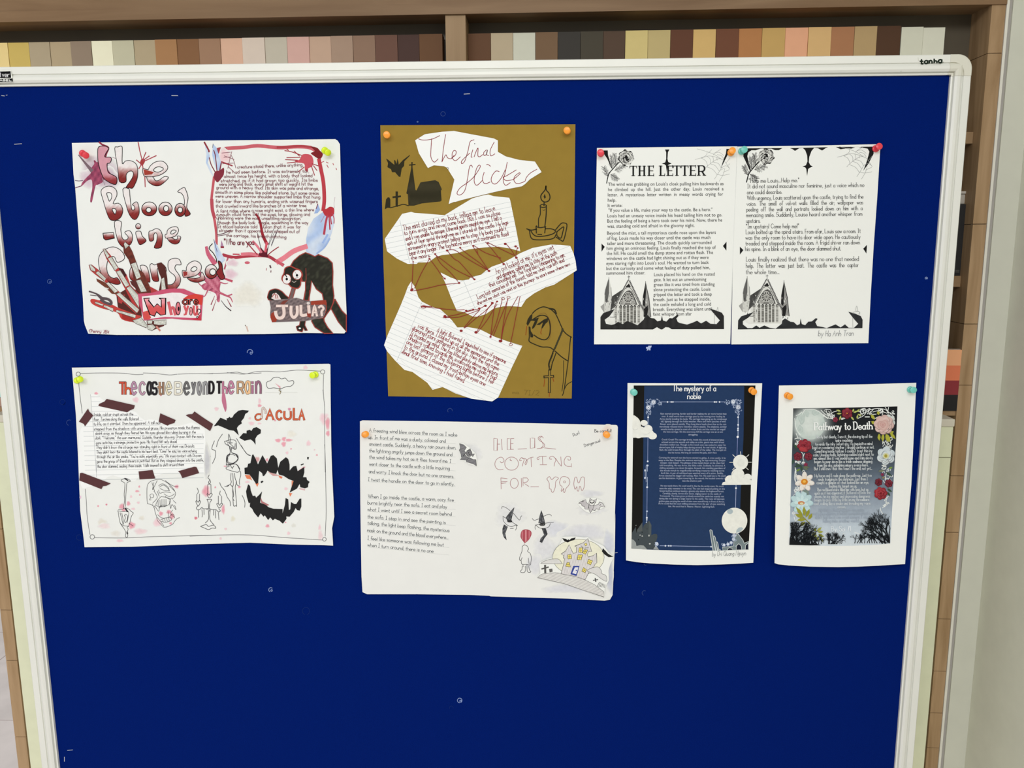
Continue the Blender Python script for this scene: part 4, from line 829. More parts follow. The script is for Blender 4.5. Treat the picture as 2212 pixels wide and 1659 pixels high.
for p in ('268,600 268,735', '315,600 318,735', '268,600 290,592 315,600', '290,455 272,500 300,530 280,560 290,590 310,560 290,520', '255,745 290,800 335,750 310,730 290,755 265,735 255,745', '255,820 325,822 300,870 290,950', '255,820 275,870 280,950', '105,740 105,850', '145,740 142,850', '108,650 128,700 115,735', '88,855 125,920 160,855 140,840 125,865 100,840 88,855', '125,920 100,940 110,975 150,970 180,940 200,960 270,960 300,960 330,975 390,975 430,1010 455,990 430,960', '425,770 425,880', '475,770 475,880', '455,695 445,740 460,760', '400,890 440,950 490,890 460,885 445,910 420,880 400,890', '130,980 130,1090', '180,970 185,1060 180,1085', '210,970 212,1050', '355,980 355,1060', '380,985 385,1100', '425,1020 435,1125', '275,965 280,1110 230,1175', '305,975 300,1120 360,1200', '160,1225 210,1205 250,1200 280,1225 350,1205 390,1250 330,1250 280,1272 220,1250 160,1225', '300,960 290,1000', '265,965 250,970',
          '695,-20 690,70 640,45', '560,-10 600,50 600,130 550,180 545,310', '625,60 625,120 700,150 720,200 690,250 620,290 560,270 565,180 600,145', '545,310 620,290 700,300 745,370 720,415 640,400 550,370 545,340 590,330', '600,300 630,350 660,320', '615,430 610,520 620,560 600,600', '640,430 650,600 640,640 650,900 680,915 700,905 680,700 680,620 700,560 680,520 665,430', '520,625 560,630 600,600 640,640', '600,600 550,620', '690,560 710,610 740,620', '640,660 655,760 640,800 660,840', '445,570 470,630 520,690 560,790 600,850 605,920', '755,400 760,460 740,540 745,600', '780,760 820,850 820,940', '770,20 840,130 905,165'): s.line(p, 7, D, keep=True)
s.fr = 'F'
for p in ('375,1090 370,1150 385,1215 410,1225', '375,1090 395,1150 405,1215 430,1220', '310,1200 400,1175 475,1190 485,1260 470,1320 400,1280 330,1240 310,1200', '340,1200 400,1240 460,1290 470,1230', '385,1290 395,1370 350,1430 335,1550', '415,1290 420,1370 500,1400 515,1460 480,1510 400,1540 345,1550', '370,1430 400,1390 470,1410', '360,1440 365,1510 430,1525', '360,1560 480,1540 535,1620', '400,1560 430,1610', '280,1090 220,1180 190,1280', '160,1190 120,1310 175,1340 170,1440 130,1530', '100,1420 75,1520 60,1659', '490,1155 560,1270 650,1390 700,1412'): s.line(p, 7, D, keep=True)
s.line('480,1395 515,1450', 14, D)
s.art('pencil_shading', 'F'); s.soft(50, 1500, 50, 260, (196, 197, 200), (226, 227, 221))
s.flush()
# taped lined sheet
cut = Sheet('lined_paper_sheet', '@E 385,495 440,495 500,515 575,585 700,640 900,720 1000,740 1060,760 1120,830 1200,885 1260,870 1380,880 1480,930 1600,960 1700,970 1900,915 1990,960 2090,1020 2105,1300 @G 2125,100 2125,288 1700,290 1480,292 1380,330 1100,350 1060,400 1000,405 940,370 840,360 790,345 720,325 640,350 600,385 500,420 420,480 290,520 262,515 240,470 215,300 @E 215,1100 240,1010 320,900 400,800', s.dep, PAPL, s.o, .0003, .0002, grid=14)
cut.art('ruled_lines', 'E')
GL_ = (172, 178, 182)
for x0, x1, y in ((395, 520, 535), (400, 530, 607), (405, 500, 680), (405, 850, 752)): cut.line([(140+x0/K, 780+y/K), (140+x1/K, 780+(y-2)/K)], 4, GL_, sm=False, keep=True)
for i in range(14):
    y = 822+i*72.3; xr = [1080, 1160, 1560, 2020][i] if i < 4 else 2070; cut.line([(140+(270+i*3)/K, 780+(y+14)/K), (140+xr/K, 780+(y-(xr-270)*.012)/K)], 4, GL_, sm=False, keep=True)
cut.line('385,500 405,750 440,1200 470,1659', 5, (158, 160, 164)); cut.line('@G 475,350 470,100', 5, (158, 160, 164))
cut.art('handwriting', 'E')
for t, a, b in (("Inside, cold air crept across the", (430, 822), (1020, 810)), ("floor. Torches along the walls flickered", (430, 892), (1100, 880)), ("to life, as it startled. Then he appeared. A tall man", (430, 962), (1430, 940)), ("stepped from the shadows with unnatural grace. His presence made the flames", (435, 1035), (2010, 1010)), ("shrink away, as though they feared him. His eyes glowed like rubies burning in the", (455, 1100), (1955, 1080)), ('dark. "Welcome." the man murmured. Outside, thunder showing. Draven felt the man\'s', (455, 1170), (2070, 1145)), ("gaze onto him, a strange, protective gaze. His friend felt only dread.", (465, 1240), (1675, 1220)), ("They didn't know the strange man standing right in front of them was Dracula.", (465, 1310), (1935, 1290)), ('They didn\'t know the castle listened to his heart beat. "Come" he said, his voice echoing', (470, 1380), (1970, 1360)), ('through the air like smoke. "You\'re safe, especially you." His eyes contact with Draven', (475, 1450), (2035, 1430)), ("gave the group of friend shivers in petrified. But as they stepped deeper into the castle,", (480, 1520), (2070, 1495)), ("the door slammed, sealing them inside. Walls seemed to shift around them", (485, 1595), (1775, 1565))):
    cut.text(t, a, b, 23, 5.4, (58, 54, 60), jit=.6, slant=.1)
cut.flush()
TP = mat('maroon_tape', (84, 46, 48), .6, noise=(120, .08))
for p in ('@E 625,565 1045,660 1030,710 975,735 930,765 500,670 510,640 590,605', '@E 345,710 365,755 425,810 300,975 285,940 210,905', '@E 1425,780 1655,880 1635,925 1560,945 1535,965 1400,905', '@E 1935,752 2075,850 @F 140,940 125,980 95,1045 @E 1805,810 1840,795 1905,790', '@G 225,290 260,285 685,445 620,480 570,485 545,530 215,400', '@G 1100,265 1310,243 1350,370 1115,385', '@G 1690,262 1930,195 1965,198 1985,240 2005,290 1755,365 1720,290'):
    Sheet('tape_strip', p, s.dep, TP, s.o, .0009, .0002, grid=0)

# ------------------------------------------------------------------ 3 olive poster
OLV = mat('olive_card', (146, 120, 50), .8, spec=.12, noise=(50, .04))
s = Sheet('story_poster', '821.5,270.5 1243,268.5 1241,450 1238,700 1235,861 1030,859 838.5,856 828,560', flat(.0013), OLV, thick=.0006)
tag(s.o, 'olive brown poster with torn paper pieces and candle drawing', 'poster', 'student story sheets pinned to the board')
OB = (46, 43, 28)
s.art('bat_drawing', 'I')
s.fill('165,570 200,590 290,665 285,590 305,600 320,650 335,570 350,620 355,660 420,590 520,515 520,530 440,610 435,680 400,720 380,845 355,840 300,775 255,775 240,730 185,700 195,640', OB)
s.art('church_drawing', 'I'); s.fill('545,690 560,690 605,1040 620,1045 680,925 900,892 950,920 1000,1030 985,1050 995,1195 975,1212 700,1240 580,1275 500,1275 490,1105 468,1090 490,980', OB, cf=lambda x, y: mixc(OB, (58, 54, 38), .5+.5*math.sin(y*1.2)), grid=6)
s.line('553,628 551,700', 20, OB); s.line('515,668 600,660', 18, OB); s.fill('145,1330 165,1180 190,1150 215,1150 230,1180 230,1310 190,1305', OB); s.line('325,1072 325,1280', 36, OB); s.line('270,1148 380,1135', 28, OB); s.line('230,1305 330,1280 380,1265 430,1255 500,1275', 14, OB)
s.art('candle_drawing', 'J')
s.line('1240,980 1225,1040 1165,1120 1175,1190 1225,1220 1280,1200 1300,1150 1285,1090 1245,1040', 17, OB, closed=True); s.fill('1222,1095 1240,1150 1220,1172 1203,1140', OB); s.line('1213,1220 1210,1275', 18, OB)
s.line(ell(1000+1200/K, 260+1278/K, 48/K, 22/K), 14, OB, closed=True); s.line('1155,1285 1155,1400 1130,1470 1130,1590', 15, OB); s.line('1245,1285 1242,1420 1222,1600', 17, OB); s.line('1190,1335 1210,1345 1230,1325', 7, OB)
s.fr = 'L'
for p in ('1230,335 1235,440', '1372,340 1360,438', '1235,330 1250,350 1300,358 1365,345', '1090,375 1130,400 1140,460 1165,520 1240,540 1420,535 1500,510 1525,465', '1090,375 1160,395 1240,378', '1150,400 1190,460 1260,490 1400,475 1500,440 1515,400 1450,375 1370,375', '1255,458 1315,460', '1510,405 1600,300 1650,288 1690,310 1680,400 1640,550 1600,545 1530,500', '1540,420 1640,345 1630,420 1600,515 1545,480 1540,420'): s.line(p, 16, OB, keep=True)
s.art('hooded_figure_drawing', 'N')
for p, w in (('1315,255 1350,220 1400,185 1480,158 1570,185 1640,240 1680,300 1770,500 1830,570 1898,612', 16), ('1570,185 1640,200 1670,260', 24), ('1300,360 1370,315 1420,290 1480,285 1540,315 1572,400 1580,500 1560,600 1500,650 1410,628 1340,580', 17), ('1265,455 1268,600 1265,670 1330,710 1450,755 1560,760 1630,800 1750,905 1850,970', 16), ('1885,610 1870,750 1850,950 1790,1380 1762,1480', 14), ('1780,960 1775,1250 1755,1418', 10), ('1785,1400 1830,1320 1900,1275', 12), ('1765,500 1650,780', 26), ('1640,790 1600,900 1560,1010 1575,1100', 24), ('1665,850 1625,960 1610,1000 1590,1100', 16), ('1762,490 1768,520', 32)): s.line(p, w, OB, keep=True)
for i in range(9): t = i/8; s.el(1765-115*t, 505+270*t, 15, 20, (62, 60, 40), n=8)
for i in range(11): t = i/10; s.el(1638-70*t, 810+290*t, 6, 10, (120, 100, 46), n=7)
for p in ('1315,258 1308,340 1270,400 1245,445 1225,410 1240,350 1275,290', '1410,318 1375,410 1340,470 1310,490 1310,460 1350,370 1290,360 1350,335', '1550,320 1545,380 1510,410 1470,470 1450,490 1450,465 1470,390 1420,430 1370,425 1440,380 1480,350', '1262,460 1285,460 1290,520 1330,580 1320,615 1285,612'): s.fill(p, OB)
s.line('1571,1105 1566,1432', 42, OB); s.line('1492,1205 1625,1195', 42, OB); s.line('1571,1115 1566,1425', 18, (140, 116, 52)); s.line('1500,1204 1618,1196', 16, (140, 116, 52))
for p in ('1228,450 1222,520 1215,578', '1495,1240 1492,1290 1485,1345', '1618,1215 1632,1272', '1452,490 1438,540 1448,565', '1567,1440 1565,1500'): s.line(p, 12, (140, 72, 26))
s.line('1420,270 1470,250 1520,270 1585,400 1580,600 1540,655', 4, (100, 60, 40))
s.art('pencil_signature', 'N'); s.text('ma.', (1015, 1455), (1120, 1460), 26, 6, (116, 96, 42), jit=.5); s.text('7I/2', (1190, 1470), (1410, 1480), 36, 6, (112, 92, 40), jit=.5); s.flush()
RC = (138, 44, 54)
t1 = Sheet('title_cutout', '@I 600,297 745,207 1000,170 1180,158 1480,215 1775,270 1835,300 1835,470 @J 640,538 840,590 1075,615 1175,772 1000,880 930,950 880,985 650,1030 450,1075 0,1185 -123,1220 @I 1190,1215 1100,1248 1185,885 1095,740 1070,705 1030,685 880,672 790,712 655,490', s.dep, PAPL, s.o, .0009, .0003, grid=0)
t1.art('title_handwriting', 'I')
for p in ('650,275 700,292 800,290 880,270 965,228', '845,275 835,450 838,560 880,622 915,605 942,575', '1055,210 1025,400 1000,620', '1000,620 1030,560 1060,515 1085,560 1140,572 1180,525', '1145,560 1200,520 1212,465 1180,450 1152,500 1160,570 1205,602 1275,545', '1480,290 1420,320 1390,450 1340,610 1295,645 1300,600 1415,490', '1460,440 1435,540 1452,550', '1480,545 1520,440 1540,420 1535,520 1560,545 1610,510', '1665,440 1625,480 1630,525 1665,505 1680,440 1665,510 1700,525', '1780,325 1720,450 1730,530 1790,500', '1455,700 1440,670 1410,700 1380,880 1340,1050 1270,1115 1225,1090 1270,1010 1380,930 1480,840 1570,700 1550,670 1510,740 1480,900 1520,970 1600,900', '1630,775 1605,880 1640,945 1720,920', '1665,665 1685,658 1725,685', '1855,765 1800,760 1740,850 1745,925 1800,950 1880,870 1945,740', '1975,625 1940,800 1915,900 1950,970 2020,930', '2110,740 1960,830 1915,850 1960,900 2080,880'): t1.line(p, 10, RC, keep=True)
t1.fr = 'J'
for p in ('770,870 850,800 838,785 780,830 760,890 800,942 880,930 930,905', '930,905 950,850 1010,785 1105,730'): t1.line(p, 10, RC, keep=True)
t1.line('@I 1488,345 1490,352', 12, (50, 50, 50)); t1.line('@I 1440,296 1442,300', 8, RC); t1.line('@I 1070,715 1085,702 1100,720 1085,738', 6, (90, 70, 60)); t1.flush()
c1 = Sheet('story_cutout', '@K 145,665 405,290 540,260 590,275 800,290 1040,310 1250,180 1450,60 1570,25 1690,0 1770,25 2005,50 2020,90 2100,480 2170,850 2030,810 1850,780 1650,790 1400,820 1250,870 1100,895 1000,905 900,940 820,1000 790,1015 650,1015 620,1038 490,1038 330,960 180,850', s.dep, PAPL, s.o, .0005, .0003, grid=0)
c1.art('ruled_lines', 'K'); c1.ruled((1000, 330), (1, -.215), (12, 73), 12, 4, (176, 184, 188)); c1.line('370,380 520,1022', 4, (160, 166, 172))
c1.art('handwriting', 'K')
for t, a, b, h in (("The mist clawed at my back, telling me to leave.", (430, 540), (1810, 235), 42), ("to turn away and never come back. But I was so close", (440, 608), (1870, 300), 34), ("and I was unable to escape. Ethereal spirits caught my eye. I felt a", (460, 690), (1890, 375), 34), ("spit of fear sprial through me as I stared at the castle. My legs", (485, 762), (1990, 440), 32), ("screamed in angry protest telling me to stop. My body couldn't", (500, 838), (1960, 535), 32), ("bear it any longer. The fog had no mercy as it continued to flood", (520, 912), (1995, 610), 34), ("the moors.", (545, 980), (830, 930), 32)): c1.text(t, a, b, h, 8, (124, 32, 42), jit=.7)
c1.flush()
c2 = Sheet('story_cutout', '@K 980,1165 1130,1240 @L 60,1140 130,1147 230,1130 250,1100 410,1060 480,1000 570,940 740,880 870,810 990,740 1180,660 1370,625 1450,610 1600,615 1740,630 1790,740 1820,850 1838,995 1500,1210 1370,1250 1200,1340 1080,1430 1010,1540 840,1530 @N 880,150 740,180 620,265 500,305 420,300 300,240 185,215 90,0 @K 1120,1500 1050,1320 1000,1215', s.dep, PAPL, s.o, .0007, .0003, grid=0)
c2.art('ruled_lines', 'L'); c2.ruled((900, 860), (1, -.385), (33, 80), 11, 4, (176, 184, 188)); c2.line('150,1155 335,1600', 4, (160, 166, 172)); c2.line('350,1400 360,1300 420,1240 480,1260 560,1150 590,1090', 3, (206, 210, 210)); c2.line('190,1480 250,1540 310,1500 360,1400', 3, (206, 210, 210))
c2.art('handwriting', 'L')
for t, a, b, h in (("An owl looked at me, it's eyes wet", (640, 1050), (1500, 675), 42), ("and gleaming, calling me to stay on the path", (650, 1130), (1545, 755), 36), ("that concealed me. The wind blew whispering to me.", (540, 1250), (1665, 785), 34), ("Long lost memories of the forest, told me what was left and", (365, 1425), (1655, 860), 34), ("showed me what was next on this journey- to start some where new", (360, 1512), (1740, 915), 28)): c2.text(t, a, b, h, 8, (124, 32, 42), jit=.7)
c2.flush()
c3 = Sheet('story_cutout', '@K 540,1300 590,1370 620,1450 650,1540 700,1600 @M 720,90 850,155 970,190 1060,270 1150,360 1230,465 1400,462 1560,490 1680,550 1800,610 2000,680 2200,740 2050,1050 1840,1510 1750,1570 1440,1530 1200,1450 1010,1355 860,1398 780,1290 560,1130 440,1100 300,960 180,820 135,730 180,600 290,350 390,120 450,-30 @K 490,1380', s.dep, PAPL, s.o, .0005, .0003, grid=0)
c3.art('ruled_lines', 'M'); c3.ruled((600, -170), (1, .43), (-29, 67), 27, 4, (176, 184, 188)); c3.line('700,95 325,965', 4, (160, 166, 172)); c3.line('850,470 1050,450 1200,530 1350,570 1450,700 1700,830', 3, (206, 210, 210)); c3.line('380,930 450,1010 700,1170 950,1180 1150,1280 1500,1520', 3, (200, 204, 206))
c3.art('handwriting', 'M')
for t, a, b in (("A light flickered. I squinted to see if someone", (925, 522), (1945, 1005)), ("was there. I looked up at all the memories and the", (635, 462), (1845, 1040)), ("diamoned stars gathered in the sky. Then the fog came:", (550, 500), (1845, 1115)), ("It invaded my mind. The fog lifted slowly above me before", (525, 575), (1820, 1190)), ("Shadows walked towards me, swallowing me whole. I had", (495, 640), (1800, 1250)), ("one last glimpse of the flickering lights before I fell", (465, 705), (1760, 1310)), ("to the ground. I closed my frost-bitten eyes one", (430, 775), (1640, 1340)), ("final final time, knowing I had failed.", (400, 850), (1330, 1290))): c3.text(t, a, b, 34, 8, (138, 36, 48), jit=.7)
c3.line('395,835 470,860', 10, (138, 36, 48)); c3.flush()
# red stitches, drawn over card and cutouts
st = Sheet.__new__(Sheet); st.o = s.o; st.dep = s.dep; st.base = .00105; st.lay = 0; st.lk = False; st.cur = None; st.p = []
st.art('red_stitch_lines', 'K'); R1 = (140, 42, 44)
for p in ('570,1010 560,1200 545,1430', '815,960 700,1160 620,1330 590,1400', '815,960 920,1100 980,1190 1050,1270', '900,890 980,1030 1120,1160 1240,1300', '900,900 1010,980 1200,1120 1480,1260', '1080,840 1180,960 1270,1020 1480,1260', '1110,825 1200,835 1320,920 1500,1030 1700,1140', '1270,800 1420,920 1560,1020 1700,1140', '1460,770 1540,900 1700,1140', '1480,765 1650,870 1880,950', '1650,710 1750,820 1920,1040', '1700,725 1850,800 2070,905', '1960,740 2050,850 2100,940', '2130,790 2110,860 2105,940', '1255,1325 1000,1350 780,1400 575,1440', '1520,815 1535,880'): st.line(p, 9, R1, keep=True)
for x, y, r in ((570, 1005, 12), (548, 1430, 24), (560, 1412, 16), (813, 960, 16), (898, 890, 16), (1078, 838, 20), (1272, 795, 16), (1468, 768, 18), (1688, 725, 16), (1945, 738, 22), (2100, 775, 20), (2130, 800, 14), (2112, 946, 20), (1922, 1040, 20), (1704, 1142, 20), (1485, 1268, 18), (1255, 1322, 20), (1040, 1255, 16)): st.el(x, y, r, r*.75, R1, n=10)
st.fr = 'N'
for p in ('-315,155 0,190 180,205 300,200', '-20,320 100,290 200,270 300,240 510,190', '10,320 200,312 400,250 530,200', '290,470 400,340 530,200', '300,475 480,320 620,210 720,95', '490,520 560,380 640,200 720,110', '500,530 620,380 720,220 785,120', '690,600 720,350 745,170 780,80', '695,590 780,380 865,40', '730,590 830,340 900,170 950,40', '845,660 880,400 925,150 945,40', '850,660 880,480 950,270 1100,0', '985,710 1030,500 1065,320 1130,0', '430,195 330,225', '610,140 520,190'): st.line(p, 9, R1, keep=True)
for x, y, r in ((250, 515, 24), (472, 538, 26), (688, 606, 18), (838, 668, 20), (325, 215, 18), (430, 197, 16), (520, 182, 20), (612, 142, 22), (715, 100, 22), (787, 78, 16)): st.el(x, y, r, r*.75, R1, n=10)
for x, y in ((838, 668), (990, 722), (875, 35), (958, 15)): st.line(ell(960+x/K, 640+y/K, 24/K, 17/K, 12), 7, R1, closed=True)
st.fr = 'M'; st.line('690,155 750,150 850,155', 10, R1); st.line(ell(810+725/K, 640+158/K, 36/K, 18/K, 12), 10, R1, closed=True); st.el(1045, 302, 24, 24, R1, n=10); st.line('1050,325 1110,312', 9, R1); st.flush()

# ------------------------------------------------------------------ 4 "he is coming" poster
PAP4 = mat('paper_grey', (228, 229, 225), .75, spec=.15, noise=(30, .012)); PC4 = (227, 228, 224)
s = Sheet('story_poster', '@O 52,72 90,55 200,57 600,62 1100,68 2212,88 @P 1200,108 2005,124 2028,132 2037,160 2030,500 1995,1400 1992,1600 @R 1862,200 1855,700 1845,870 1820,1420 1780,1490 1700,1503 1400,1488 1150,1473 0,1440 @Q 1980,1500 1700,1487 900,1477 160,1477 90,1445 75,1200 60,300 @O 55,1000', lifted(908, 1296, .0012, .003), PAP4)
tag(s.o, 'large white poster with neat handwriting and small haunted house cutout', 'poster', 'student story sheets pinned to the board')
s.art('pencil_shading', 'P'); SH = (214, 215, 218)
s.soft(1640, 1150, 190, 60, SH, PC4); s.soft(1640, 1400, 240, 80, (219, 220, 220), PC4); s.soft(-140, 560, 150, 180, (219, 220, 220), PC4); s.soft(1880, 200, 80, 90, (228, 216, 206), PC4)
s.fr = 'R'; s.soft(980, 430, 220, 130, (212, 214, 220), PC4); s.soft(1400, 480, 380, 130, (215, 216, 220), PC4); s.soft(800, 720, 190, 220, (217, 218, 220), PC4); s.soft(650, 960, 130, 160, (216, 217, 220), PC4); s.soft(1760, 650, 90, 220, (206, 209, 218), PC4); s.soft(1780, 1150, 60, 260, (192, 196, 208), PC4); s.soft(1100, 1330, 360, 70, (214, 215, 219), PC4); s.soft(280, 230, 240, 200, (220, 221, 221), PC4)
s.art('handwriting', 'O'); HK = (74, 80, 84)
LN = [("A freezing wind blew across the room as I wake", (190, 225), (1500, 297)), ("up. In front of me was a dusty, colossal and", (175, 330), (1330, 388)), ("ancient castle. Suddenly, a heavy rain pours down,", (190, 430), (1485, 487)), ("the lightning angrily jumps down the ground and", (190, 528), (1430, 590)), ("the wind takes my hat as it flies toward me. I", (190, 625), (1410, 690)), ("went closer to the castle with a little inquiring", (190, 730), (1390, 795)), ("and worry. I knock the door but no one answers.", (185, 840), (1455, 917)), ("I twist the handle on the door to go in silently.", (175, 962), (1460, 1032)), ("When I go inside the castle, a warm, cozy fire", (175, 1215), (1450, 1268)), ("burns brightly near the sofa. I eat and play", (165, 1307), (1350, 1368)), ("what I want until I see a secret room behind", (165, 1408), (1420, 1482)), ("the sofa. I step in and see the painting is", (165, 1515), (1330, 1605))]
LQ = [("talking, the light keep flashing, the mysterious", (165, 435), (1385, 548)), ("mask on the ground and the blood everywhere...", (160, 543), (1370, 655)), ("I feel like someone was following me but", (165, 662), (1300, 762)), ("when I turn around, there is no one", (165, 762), (1145, 858))]
for fr, LL in (('O', LN), ('Q', LQ)):
    for t, a, b in LL:
        s.text(t, a, b, 27, 6, HK, fr=fr, jit=.35, sm=True)
s.art('pencil_guide_lines', 'O')
for fr, LL in (('O', LN), ('Q', LQ)):
    for t, a, b in LL:
        m = (b[1]-a[1])/(b[0]-a[0]); ex = 1480 if fr == 'O' else 1385
        s.line([(FR[fr][0]+x/K, FR[fr][1]+(a[1]+10+m*(x-a[0]))/K) for x in (a[0], ex)], 3, (188, 190, 188), sm=False, keep=True)
s.art('title_lettering', 'P'); RT = (168, 124, 126)
for p, sm in (('185,325 185,505 235,505 238,330 185,325', 0), ('235,410 275,410', 0), ('297,335 310,495', 0), ('385,330 385,495 435,490 435,330 385,330', 0), ('435,330 485,328', 0), ('435,405 475,403', 0), ('435,490 480,488', 0), ('545,485 675,478', 0), ('730,322 730,475 795,465 795,322 750,320', 0), ('925,320 895,292 850,310 860,350 930,400 942,440 905,468 830,478', 1), ('900,300 870,325 905,380 922,430 885,472', 1), ('940,467 1110,485', 0),
              ('280,670 300,690 335,670 330,630 290,605 230,635 200,700 215,760 260,792 325,785', 1), ('430,630 430,655 455,660', 1), ('600,655 575,660 572,640 600,612 638,640 625,680 612,740', 1), ('608,625 650,625 682,660 665,718 650,700 670,660 720,618 775,605', 1), ('740,610 745,750', 0), ('865,600 830,620 845,642 862,628', 1), ('865,595 970,592', 0), ('910,595 915,715', 0), ('875,718 975,718', 0), ('1050,635 1020,632 1022,605 1065,592 1110,640 1095,690 1085,740', 1), ('1105,620 1150,690 1192,740', 0), ('1185,600 1195,735', 0), ('1290,630 1300,650 1330,640 1325,605 1280,593 1240,640 1240,710 1285,742 1340,742', 1), ('1340,700 1342,752', 0),
              ('290,915 293,1080', 0), ('290,915 385,927', 0), ('293,975 385,970', 0), ('293,1000 368,990', 0), ('595,920 600,1052', 0), ('620,918 622,1030', 0), ('620,915 680,915 702,945 680,975 625,988 660,1010 708,1042', 0), ('735,1048 855,1048', 0), ('975,930 1015,895 1050,940 1100,900 1150,920 1110,970 1100,1060 1070,1130 1045,1115 1040,1085 1015,1070 1010,990 975,930', 1), ('1165,980 1190,910 1240,895 1300,920 1320,980 1300,1030 1265,1070 1240,1135 1225,1110 1230,1070 1200,1115 1190,1100 1205,1050 1175,1020 1165,980', 1), ('1380,1000 1390,920 1420,905 1440,980 1460,985 1490,910 1530,905 1540,960 1530,1060 1500,1105 1480,1050 1465,1045 1450,1110 1430,1100 1425,1045 1400,1085 1385,1050 1380,1000', 1)): s.line(p, 8, RT, sm=bool(sm), keep=True)
s.line(ell(1040+450/K, 900+702/K, 102/K, 98/K, 24), 8, RT, closed=True); s.line(ell(1040+490/K, 900+995/K, 60/K, 75/K, 20), 8, RT, closed=True); s.line(ell(1040+1240/K, 900+975/K, 15/K, 15/K, 10), 7, RT, closed=True)
s.text('Run!', (1378, 298), (1470, 255), 24, 6, (90, 90, 92), jit=.4); s.text('Be careful!', (1690, 234), (1942, 232), 22, 6, (80, 80, 82), jit=.4); s.text('Dangerous!', (1540, 452), (1780, 372), 22, 6, (90, 90, 92), jit=.5)
s.art('witch_hat_drawing', 'R'); D = (58, 58, 60)
dk = lambda x, y: mixc((44, 46, 50), (124, 126, 130), random.random()**1.5)
for p in ('350,115 290,180 230,260 250,310 300,320 322,230', '755,160 730,250 715,345 810,345 785,240', '200,370 250,400 215,500 235,600 200,560 178,500 178,430', '765,430 820,430 847,510 800,570 765,640 735,625 745,580 800,520'): q = s.fill(p, D, cf=dk, grid=2.5)[0]; s.line(q, 6, D, sm=False, closed=True)
s.el(285, 318, 38, 18, (46, 46, 48)); s.el(770, 366, 46, 22, (46, 46, 48)); s.line(ell(1060+770/K, 1080+366/K, 26/K, 9/K), 4, (130, 130, 130), closed=True)
for p in ('185,250 190,310 240,370 310,398 370,375 400,385', '180,243 260,292', '165,130 170,102 220,110 290,160', '340,200 390,260 430,300 445,260 465,235', '380,375 385,420 368,452', '310,325 400,382', '665,375 700,370 820,347 940,332', '680,380 730,418 810,423 870,398 890,350', '672,372 662,405 668,440', '620,275 650,303 720,282', '790,245 860,215 890,220 908,238', '290,425 340,425', '470,700 495,675 540,685 565,730 550,765 590,800 605,860 600,930 590,970 530,962 465,958 455,905 435,902 435,850 465,770 470,700', '450,905 470,860', '560,865 575,960', '480,965 485,995 470,1000 465,1040 445,1060 455,1082 500,1082 518,1050 515,985', '540,965 545,1050 560,1080 600,1075 578,1040 568,985'): s.line(p, 7, D, keep=True)
s.art('balloon_drawing', 'R'); q = s.fill('490,620 455,570 447,530 465,465 520,440 590,460 608,510 570,590 515,638', (176, 84, 94), sm=True, cf=lambda x, y: mixc((168, 72, 84), (222, 160, 164), max(0, math.sin(x*1.6))**3), grid=2.5)[0]; s.line(q, 5, (150, 60, 70), sm=False, closed=True); s.line('502,640 502,675', 5, (160, 110, 110))
s.flush()
def cutout(outline, fr, name='picture_cutout', lift=.0012, lab=None):
    c = Sheet(name, outline, s.dep, PAPW, s.o, lift, .0003, grid=12, fr=fr)
    if lab: c.o['label'] = lab
    return c
GR = (128, 128, 130)
c = cutout('1530,395 1600,398 1700,470 1780,550 1800,640 1790,745 1700,715 1640,680 1550,645 1540,520', 'O', 'bat_cutout'); c.art('bat_drawing', 'O')
gf = lambda x, y: mixc((138, 138, 140), (108, 108, 112), .5+.5*math.sin(x*1.7-y))
for p in ('1538,402 1600,420 1642,460 1610,510 1640,540 1560,612 1560,560 1535,500 1550,470', '1550,640 1620,560 1650,600 1690,610 1640,650', '1690,610 1740,640 1782,640 1792,740 1740,705 1690,690 1640,675 1640,650'): q = c.fill(p, GR, cf=gf, grid=3)[0]; c.line(q, 5, (60, 60, 60), sm=False, closed=True)
for p in ('1648,510 1700,478 1715,540', '1715,560 1765,555 1735,600'): q = c.fill(p, GR)[0]; c.line(q, 5, (60, 60, 60), sm=False, closed=True)
q = ell(770+1682/K, 900+548/K, 44/K, 50/K); c.fill(q, (120, 120, 122)); c.line(q, 5, (50, 50, 50), sm=False, closed=True); c.el(1675, 542, 8, 8, (20, 20, 20)); c.el(1692, 568, 8, 8, (20, 20, 20)); c.flush()
c = cutout('1422,1283 1530,1235 1600,1212 1700,1215 1790,1250 1830,1300 1852,1352 1780,1380 1700,1420 1622,1445 1560,1420 1500,1375', 'P', 'bat_cutout'); c.art('bat_drawing', 'P')
lg = lambda x, y: mixc((214, 212, 212), (186, 182, 184), .5+.5*math.sin(x*2))
for p in ('1450,1292 1500,1260 1560,1238 1565,1280 1605,1312 1590,1385 1545,1378 1540,1345 1500,1330 1495,1305', '1685,1330 1745,1310 1762,1275 1810,1290 1842,1350 1790,1340 1770,1352 1760,1385 1710,1375 1695,1402 1640,1390', '1600,1325 1680,1328 1660,1390 1625,1437 1605,1390', '1612,1260 1620,1215 1650,1248', '1680,1250 1718,1225 1705,1290'): q = c.fill(p, (206, 204, 204), cf=lg, grid=3)[0]; c.line(q, 6, (70, 66, 68), sm=False, closed=True)
q = ell(1040+1650/K, 900+1287/K, 45/K, 42/K); c.fill(q, (226, 226, 222)); c.line(q, 6, (70, 66, 68), sm=False, closed=True); c.line('1625,1275 1642,1292', 14, (20, 20, 20)); c.line('1658,1292 1676,1275', 14, (20, 20, 20)); c.line('1500,1272 1525,1262', 8, (60, 60, 60)); c.line('1765,1330 1780,1312', 8, (60, 60, 60)); c.flush()
